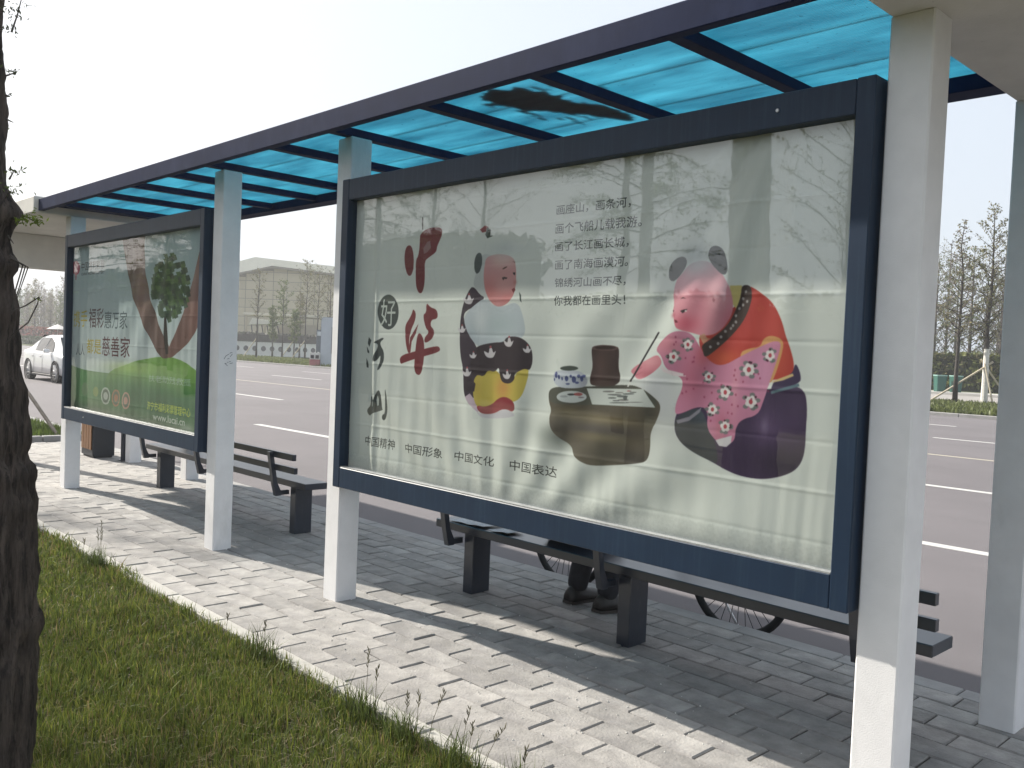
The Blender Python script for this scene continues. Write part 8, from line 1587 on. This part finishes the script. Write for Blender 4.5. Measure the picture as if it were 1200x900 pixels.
# ================================================================ car
def car(loc, label):
    t = thing('parked_car', label, 'car', loc)
    Wp = mat('white_car_paint', (.70,.71,.72), .25, .03, 3, coat=.6); tr_ = M['seal']
    L_, Hh = 4.75, 1.52; hw = .90
    # stations: x, z_low, z_belt, z_roof, half width low, half width belt, half width roof
    S_ = [(-2.36,.42,.86,.88,.62,.66,.60),(-2.30,.28,.93,.97,.76,.78,.66),(-2.10,.22,.97,1.04,.85,.85,.68),(-1.75,.20,.98,1.09,.88,.875,.66),(-1.30,.20,.97,1.33,.89,.885,.62),(-.85,.20,.965,1.49,.895,.89,.60),(-.30,.20,.955,1.53,.90,.89,.60),(.25,.20,.945,1.52,.90,.89,.60),(.70,.20,.935,1.44,.90,.885,.61),(1.10,.20,.925,1.22,.89,.88,.64),(1.45,.20,.915,.99,.89,.865,.68),(1.85,.20,.86,.90,.87,.84,.66),(2.15,.24,.78,.81,.81,.78,.58),(2.32,.32,.66,.68,.68,.64,.48),(2.38,.40,.56,.58,.56,.52,.40)]
    ring = []
    for x, zl, zb, zt, wl, wb, wr in S_:
        pts = [(0,zl),(wl*.8,zl),(wl,zl+.08),(wl+.015,(zl+zb)/2),(wb+.005,zb-.08),(wb,zb),(wb*.45+wr*.55,zb+(zt-zb)*.5) ,(wr+.02,zt-.06*(zt-zb)/.5),(wr*.8,zt),(0,zt+.012)]
        ring.append([(x,-y,z) for y,z in pts]+[(x,y,z) for y,z in pts[::-1][1:-1]])
    k = len(ring[0]); m_ = MB(); vs = [p for r_ in ring for p in r_]
    m_.add(vs, [(i*k+j, (i+1)*k+j, (i+1)*k+(j+1)%k, i*k+(j+1)%k) for i in range(len(ring)-1) for j in range(k)]+[tuple(range(k-1,-1,-1)), tuple(range((len(ring)-1)*k, len(ring)*k))])
    body = obj('body', m_, Wp, t, world=False, smooth=True)
    def sidepoly(pts, y_of, m__, nm, sgn, lab=None, th=.012):
        n = len(pts); a = [(x, sgn*(y_of(x, z)+.004), z) for x, z in pts]; b = [(x, sgn*(y_of(x, z)-th), z) for x, z in pts]; q = MB(); q.add(a+b, [tuple(range(n)), tuple(range(2*n-1, n-1, -1))]+[(i, (i+1)%n, n+(i+1)%n, n+i) for i in range(n)]); return obj(nm, q, m__, t, world=False)
    def yo(x, z):
        for i in range(len(S_)-1):
            if S_[i][0] <= x <= S_[i+1][0]:
                f = (x-S_[i][0])/(S_[i+1][0]-S_[i][0]); s_ = [a*(1-f)+b*f for a, b in zip(S_[i], S_[i+1])]; break
        _, zl, zb, zt, wl, wb, wr = s_; zc = zb+(zt-zb)*.5; wc = wb*.45+wr*.55
        if z <= zb: return wl+.015
        if z <= zc: return wb+(wc-wb)*(z-zb)/(zc-zb)
        return wc+(wr+.02-wc)*min(1, (z-zc)/(zt-.05-zc))
    for sg in (-1, 1):
        sidepoly([(-1.32,1.0),(-.78,.995),(-.76,1.42),(-1.02,1.37),(-1.30,1.22)], yo, M['carglass'], 'rear_window', sg)
        sidepoly([(-.72,.995),(.12,.985),(.14,1.44),(-.72,1.44)], yo, M['carglass'], 'side_window', sg)
        sidepoly([(.19,.985),(1.00,.975),(.70,1.28),(.20,1.44)], yo, M['carglass'], 'side_window', sg)
        for x in (.155, -.745, 1.08):
            q = MB(); pts_ = [(x, sg*(yo(x, z)+.003), z) for z in (.30,.5,.7,.9)]; q.tube(pts_, .004, 4); obj('door_gap', q, tr_, t, world=False)
        for x in (-.02, -.88): q = MB(); q.box(x-.14, x, sg*.905-.012, sg*.905+.012, .80, .825, .004); obj('door_handle', q, M['chrome'], t, world=False)
        q = MB(); q.box(.78, .90, sg*.99-.09, sg*.99+.09, .95, 1.07, .02); obj('mirror', q, Wp if sg else Wp, t, world=False)
        q = MB(); q.box(1.98, 2.24, sg*.62-.14, sg*.62+.14, .62, .74, .02); obj('headlight', q, mat('headlight', (.55,.57,.6), .15, .1, 20), t, world=False)
        q = MB(); q.box(-2.345, -2.20, sg*.62-.14, sg*.62+.14, .74, .90, .02); obj('tail_light', q, mat('tail_light', (.35,.02,.02), .2), t, world=False)
        q = MB(); q.box(-1.5, 1.5, sg*.885-.02, sg*.885+.02, .18, .25, .01); obj('sill', q, tr_, t, world=False)
        for xw in (-1.42, 1.42):
            w_ = MB(); w_.lathe([(.20,-.10),(.30,-.105),(.325,-.09),(.335,0),(.325,.09),(.30,.105),(.20,.10)], 28, (xw, sg*.80, .335), 'y'); wo = obj('wheel', w_, M['tyre'], t, world=False, smooth=True)
            q = MB(); q.lathe([(.01,sg*.07),(.05,sg*.075),(.06,sg*.06)], 16, (xw, sg*.80, .335), 'y'); q.lathe([(.19,sg*.095),(.215,sg*.10),(.215,sg*.02),(.19,sg*.02)], 28, (xw, sg*.80, .335), 'y')
            for a in range(5):
                b = 2*PI*a/5+.3; q.bar((xw+.04*math.cos(b), sg*.868, .335+.04*math.sin(b)), (xw+.2*math.cos(b), sg*.886, .335+.2*math.sin(b)), .05, .02)
            obj('rim', q, mat('alloy_rim', (.5,.51,.52), .3, .1, 10, metal=.7), wo, world=False)
            q = MB(); q.lathe([(.0,sg*.0),(.19,sg*.0),(.19,sg*.015)], 20, (xw, sg*.80, .335), 'y'); obj('wheel_well', q, tr_, wo, world=False)
            q = MB(); q.lathe([(.335,sg*.118),(.385,sg*.121),(.385,sg*.10),(.335,sg*.10)], 28, (xw, sg*.80, .335), 'y'); obj('wheel_arch', q, tr_, t, world=False)
    q = MB(); q.add([(.74,-.56,1.445),(.74,.56,1.445),(1.46,.66,.985),(1.46,-.66,.985)], [(0,1,2,3)]); q.v = [(x+.03, y, z+.018) for x, y, z in q.v]; obj('windscreen', q, M['carglass'], t, world=False)
    q = MB(); q.add([(-.90,-.55,1.50),(-.90,.55,1.50),(-1.75,.60,1.10),(-1.75,-.60,1.10)], [(0,1,2,3)]); q.v = [(x-.03, y, z+.016) for x, y, z in q.v]; obj('rear_screen', q, M['carglass'], t, world=False)
    q = MB(); q.box(2.33, 2.40, -.36, .36, .42, .56, .01); obj('grille', q, tr_, t, world=False)
    return t
cr_ = car((-33.05, 10.42, ZR), 'white saloon car on the road at far left, half hidden by the green hill board'); cr_.scale = (1.03, 1.03, 1.03); cr_.name = 'car'

# ================================================================ middle background between the columns
ax_ = Vector((.69, .724, 0)).normalized(); rzb = math.atan2(ax_.y, ax_.x)
hall = thing('exhibition_hall', 'big beige panelled hall with a low pale gabled roof across the road', 'building', (-118.56, 64.86, 0), rzb)
wm = mat('beige_cladding', (.44,.395,.29), .8, .06, .3, rnd=.05); fm = mat('cladding_joint', (.20,.185,.15), .9)
def top(x): return 12.6+x*.25 if x < 0 else 12.6-x*.084
m_ = MB(); m_.prism([(-16,0),(44,0),(44,top(44)-.15),(0,top(0)-.15),(-16,top(-16)-.15)], .06, 40); obj('wall', m_, fm, hall, world=False)
pm_ = None; pw, ph = 2.0, 1.30
for j in range(11):
    for i2 in range(30):
        x0 = -16+i2*pw; z0 = j*ph
        if z0+ph > min(top(x0), top(x0+pw))-.2:
            zt_ = min(top(x0), top(x0+pw), top(x0+pw/2))-.2
            if zt_-z0 < .15: continue
            m_ = MB(); m_.box(x0+.05, x0+pw-.05, 0, .058, z0+.04, zt_); obj('cladding_panel', m_, wm, hall, world=False); continue
        if pm_ is None: m_ = MB(); m_.box(.05, pw-.05, 0, .058, .04, ph-.04); pm_ = mesh_of('cladding_panel', m_, wm)
        obj('cladding_panel', pm_, None, hall, world=False, loc=(x0, 0, z0))
m_ = MB(); rf = [(-18,top(-18)),(0,top(0)),(46,top(46)),(46,top(46)+.95),(8,13.5),(-3.5,13.75),(-18,10.9)]
m_.prism([(-18,top(-18)),(0,top(0)),(0,13.55),(-2.5,13.75),(-18,top(-18)+1.0)], -.9, 42); m_.prism([(.01,top(0)),(46,top(46)),(46,top(46)+1.4),(.01,13.55)], -.9, 42)
obj('roof', m_, mat('pale_roof_sheet', (.80,.77,.68), .6, .05, .5), hall, world=False)
m_ = MB(); m_.prism([(-18,top(-18)-.02),(0,top(0)-.02),(46,top(46)-.02),(46,top(46)-.3),(0,top(0)-.3),(-18,top(-18)-.3)], -.98, -.92); obj('eaves_trim', m_, fm, hall, world=False)
# white boundary wall with round openings
a_, b_ = Vector((-90.0, 41.5, 0)), Vector((-93.5, 62, 0)); dr_ = (b_-a_).normalized()
a_, b_ = Vector((-89.5, 42.5, 0)), Vector((-90.2, 59.0, 0)); wd_ = (b_-a_); Lw = wd_.length
bw = thing('boundary_wall', 'low white wall with a row of dark round openings across the road', 'wall', a_, math.atan2(wd_.y, wd_.x))
m_ = MB(); m_.box(-6, Lw+14, -.1, .1, 0, 1.42); m_.box(-6, Lw+14, -.16, .16, 1.425, 1.52); obj('wall', m_, mat('white_render', (.72,.72,.72), .8, .06, 1), bw, world=False)
hm = mat('dark_lattice', (.10,.10,.11), .8, .4, 12)
for k in range(30):
    x = -5+k*1.06; q = MB(); q.lathe([(.01,-.10-.03),(.24,-.10-.03),(.27,-.10-.05),(.29,-.10)], 18, (x, 0, .82), 'y'); q.v = [(a, -abs(b), c) if False else (a, b, c) for a, b, c in q.v]
    obj('round_opening', q, hm, bw, world=False); q2 = MB(); q2.lathe([(.01,.13),(.24,.13),(.27,.15),(.29,.10)], 18, (x, 0, .82), 'y'); obj('round_opening', q2, hm, bw, world=False)
hedge(-97, -92.5, 40, 66, 0, 2.5, 7000, .4, [(.09,.09,.08), (.07,.08,.05)], 81, 'grey green shrubs behind the low white wall across the road', core=(.04,.04,.035))
# gatehouse group
gh = thing('gatehouse', 'small beige gatehouse with a flat canopy in front of the big hall', 'gatehouse', (-99.0, 55.6, 0), rzb)
bm_ = mat('beige_render', (.40,.36,.27), .85, .06, 1)
m_ = MB(); m_.box(-.6, 4.2, 0, 3, 0, 3.9, .03); obj('wall', m_, bm_, gh, world=False)
m_ = MB(); m_.box(-4.6, 4.8, -.9, 3.4, 4.75, 5.05, .03); obj('roof', m_, mat('canopy_edge', (.46,.44,.36), .7), gh, world=False)
for x in (-4.3, -2.0, .2, 2.2, 4.5): m_ = MB(); m_.box(x-.09, x+.09, -.7, -.52, 0, 4.75); obj('post', m_, bm_, gh, world=False)
for x in (1.2, 2.6): m_ = MB(); m_.box(x, x+.8, -.05, -.005, .9, 2.6, .01); obj('window', m_, mat('slate_glass', (.10,.11,.15), .15), gh, world=False)
aw = thing('awning', 'pale awning on dark slanting posts to the left of the gatehouse', 'awning', (-97.5, 52.3, 0), rzb)
m_ = MB(); m_.prism([(-1.6,3.55),(2.2,3.75),(2.2,4.0),(-1.2,4.35)], -.8, 1.4); obj('roof', m_, mat('pale_awning', (.62,.60,.50), .7), aw, world=False)
for k in range(6):
    m_ = MB(); m_.tube([(-1.4+k*.62, -.4, 3.55), (-.9+k*.66, -.2, 0)], .07, 6); obj('post', m_, M['seal'], aw, world=False)
sv = thing('parked_van', 'small dark grey vehicle parked by the gate, left of the awning', 'van', (-101.2, 49.0, 0), rzb)
m_ = MB(); m_.prism([(-2.4,.4),(2.2,.4),(2.3,1.2),(1.7,2.1),(.9,3.0),(-.6,3.5),(-2.3,2.8)], -.9, .9); obj('body', m_, mat('grey_van_paint', (.10,.10,.13), .4), sv, world=False)
for x in (-1.5, 1.4): m_ = MB(); m_.lathe([(.01,-.98),(.36,-.98),(.38,-.9),(.38,.9),(.36,.98),(.01,.98)], 16, (x, 0, .40), 'y'); obj('wheel', m_, M['tyre'], sv, world=False)
m_ = MB(); m_.prism([(-.4,2.2),(1.4,2.05),(.85,2.8),(-.4,3.1)], -.93, .93); obj('window', m_, M['carglass'], sv, world=False)
# kiosk, notice board and bin at the far kerb
kk = thing('kiosk', 'narrow pale blue grey kiosk with rounded corners at the far kerb', 'kiosk', (-55.2, 34.86, 0), rzb)
m_ = MB(); kw, kh_ = .62, 3.45; cr2 = .18
pts = [(-kw,0),(kw,0),(kw,kh_-cr2),(kw-.06,kh_-.06),(kw-cr2,kh_),(-kw+cr2,kh_),(-kw+.06,kh_-.06),(-kw,kh_-cr2)]
m_.prism(pts, -.45, .45); obj('body', m_, mat('kiosk_panel', (.42,.46,.50), .5, .05, 2), kk, world=False)
m_ = MB(); m_.prism([(x*1.04, z*1.006+.0) for x, z in pts], -.40, .40); obj('trim', m_, mat('kiosk_trim', (.08,.10,.15), .5), kk, world=False)
m_ = MB(); m_.box(.16, .46, -.47, -.452, .95, 2.75, .005); wn = obj('window', m_, M['carglass'], kk, world=False)
m_ = MB(); m_.box(.12, .50, -.462, -.451, .90, 2.80); obj('window_frame', m_, mat('kiosk_trim', (.16,.18,.22), .5), kk, world=False)
nb_ = thing('notice_board', 'dark glazed notice board with a white cap beside the kiosk', 'notice board', (-65.2, 40.2, 0), rzb)
m_ = MB(); m_.box(-.36, .36, -.06, .06, .9, 2.75, .01); obj('panel', m_, mat('slate_board', (.12,.14,.17), .3), nb_, world=False)
m_ = MB(); m_.box(-.30, .30, -.075, -.062, 2.25, 2.6); obj('cap', m_, mat('board_cap', (.55,.58,.62), .6), nb_, world=False)
for s in (-.34, .34): m_ = MB(); m_.box(s-.03, s+.03, -.03, .03, 0, .9); obj('post', m_, M['bench'], nb_, world=False)
lb = thing('litter_bin', 'red and white litter bin with two dark openings at the far kerb beside the kiosk', 'litter bin', (-55.55, 33.85, 0), rzb)
m_ = MB(); m_.box(-.36, .36, -.2, .2, .03, .45, .02); obj('body', m_, mat('faded_red_panel', (.32,.12,.12), .6), lb, world=False)
m_ = MB(); m_.box(-.36, .36, -.2, .2, .455, .92, .02); obj('hood', m_, mat('bin_white', (.50,.50,.48), .6), lb, world=False)
for s in (-.17, .17): m_ = MB(); m_.box(s-.12, s+.12, -.215, -.201, .52, .76, .01); obj('opening', m_, M['seal'], lb, world=False)
# thin trees on the far verge in front of the hall
mt_ = [make_tree(200+i, [8.2, 5.2, 7.6, 5.0, 7.0, 9.8, 9.6, 8.6][i], .085, .42 if i not in (1, 3) else .3, 40, .15, .75, [500, 2600, 1200, 2800, 1800, 900, 900, 500][i], .13, [G_bud, G_young, G_young, G_young, G_bud, G_bud, G_bud, G_bud][i], twig=6, tubes=4, bentr=.06) for i in range(8)]
labs = ['leftmost thin bare tree in front of the hall', 'short bushy green tree before the hall, next to the leftmost bare one', 'slim tree with a fuzzy green crown in front of the hall centre', 'low leafy tree just right of the slim one with the green crown', 'half leafed tree in front of the gatehouse', 'tallest bare tree in front of the hall, left of the kiosk', 'leaning bare tree behind the notice board', 'bare tree directly above the kiosk roof']
for (x, y), p_, lab, rz in zip([(-77, 40.6), (-85.5, 46.9), (-80.6, 45.3), (-84.4, 48.8), (-88.2, 51.7), (-79.8, 47.4), (-81.5, 49.8), (-74.4, 46.8)], mt_, labs, range(8)):
    plant(p_, 'young_tree', lab, 'tree', (x, y, -.02), rz, 'young trees on the far verge', 'darkbark2')
    if rz in (0, 3, 5):
        m_ = MB(); m_.tube([(x, y, 1.9), (x-1.5, y-.6, 0)], .05, 6); tag(obj('stake', m_, M['stake']), 'prop pole leaning on '+['the leftmost thin bare tree before the hall', '', '', 'the low leafy tree before the hall', '', 'the tallest bare tree before the hall'][rz], 'stake', 'prop poles of the verge trees')

# ================================================================ right background
t1 = make_tree(301, 8.5, .105, .34, 66, .15, .42, 1300, .12, G_grey+G_bud, twig=7, tubes=4, cone=True, bentr=.05)
t2 = make_tree(302, 9.0, .12, .30, 60, .15, .75, 1600, .12, G_bud, twig=7, tubes=4, bentr=.10)
plant(t1, 'young_tree', 'dark slender tree on the far verge, left of the propped one with the white trunk', 'tree', (-15.72, 43.5, -.02), 0, None, 'darkbark2')
tt, _ = plant(t2, 'young_tree', 'whitewashed tree held by crossed bamboo props on the far verge', 'tree', (-14.75, 44.4, -.02), 1, None, 'darkbark2')
m_ = MB(); m_.tube([(-.03, -.01, 0), (-.03, -.01, 1.2), (-.03, 0, 2.6)], [.155, .135, .115], 10); obj('whitewash', m_, M['whitewash'], tt, world=False)
tp = thing('tree_props', 'three crossed bamboo poles propping up the whitewashed tree', 'tree props', (-14.75, 44.4, 0))
for a, b in (((.25, .1, 2.0), (-1.95, -1.6, 0)), ((-.25, 0, 2.1), (.95, .9, 0)), ((.0, -.2, 1.9), (.55, -.5, 0))): m_ = MB(); m_.tube([a, b], .045, 6); obj('pole', m_, M['stake'], tp, world=False)
for i, (x, y, lab) in enumerate([(-23.5, 62.2, 'dark green street bin on the far pavement beside the white column'), (-22.75, 62.95, 'dark green street bin half hidden by the slender tree trunk')]):
    t = thing('street_bin', lab, 'litter bin', (x, y, .10), rzb, 'green bins on the far pavement'); gm = mat('green_plastic', (.015,.085,.065), .45, .15, 3)
    m_ = MB(); m_.add([(-.26,-.25,0),(.26,-.25,0),(.26,.25,0),(-.26,.25,0),(-.31,-.3,1.02),(.31,-.3,1.02),(.31,.3,1.02),(-.31,.3,1.02)], [(3,2,1,0),(4,5,6,7),(0,1,5,4),(1,2,6,5),(2,3,7,6),(3,0,4,7)]); obj('body', m_, gm, t, world=False)
    m_ = MB(); m_.box(-.34, .34, -.34, .32, 1.03, 1.11, .02); obj('lid', m_, mat('pale_bin_lid', (.20,.34,.30), .5), t, world=False)
hedge(-60, 30, 70, 73, 0, 2.75, 26000, .45, [(.10,.12,.035), (.15,.165,.05), (.07,.085,.03), (.12,.11,.05)], 91, 'rounded yellow green hedge behind the far pavement')
bgv = [make_tree(400+i, [11, 12.5, 10, 13][i], .16, .16, 60, .20, [.55, .7, .5, .65][i], [2800, 1500, 2600, 1400][i], .15, [G_bud+G_young, G_grey, G_young+G_bud, G_bud][i], twig=7, tubes=3) for i in range(4)]
bkk = [None]*4
i = 0
for row, (yy, sp) in enumerate(((77, 3.1), (83, 3.4), (90, 3.8), (98, 4.4))):
    for j in range(13):
        v = (j*3+row) % 4; x = -46+row*-2.5+j*sp+random.Random(i).uniform(-.8, .8)
        t, bkk[v] = plant(bgv[v], 'background_tree', ['tree with thin olive buds', 'bare grey tree', 'bushy light green tree', 'tall bare tree'][v]+' in the wood behind the yellow green hedge', 'tree', (x, yy, 0), i*2.1, 'trees of the wood behind the hedge', 'bark2', random.Random(i+9).uniform(.85, 1.15), bkk[v]); i += 1

# ================================================================ thin haze
m_ = MB(); m_.box(-330, 120, -60, 180, -2.2, 26)
Mz = bpy.data.materials.new('haze_air'); Mz.use_nodes = True; t_ = Mz.node_tree; t_.nodes.remove(t_.nodes['Principled BSDF'])
pv = N(t_, 'ShaderNodeVolumePrincipled'); pv.inputs['Density'].default_value = .0011; pv.inputs['Color'].default_value = (.93,.95,1,1); pv.inputs['Anisotropy'].default_value = .3
t_.links.new(pv.outputs[0], t_.nodes['Material Output'].inputs['Volume'])
tag(obj('haze', m_, Mz), kind='stuff')
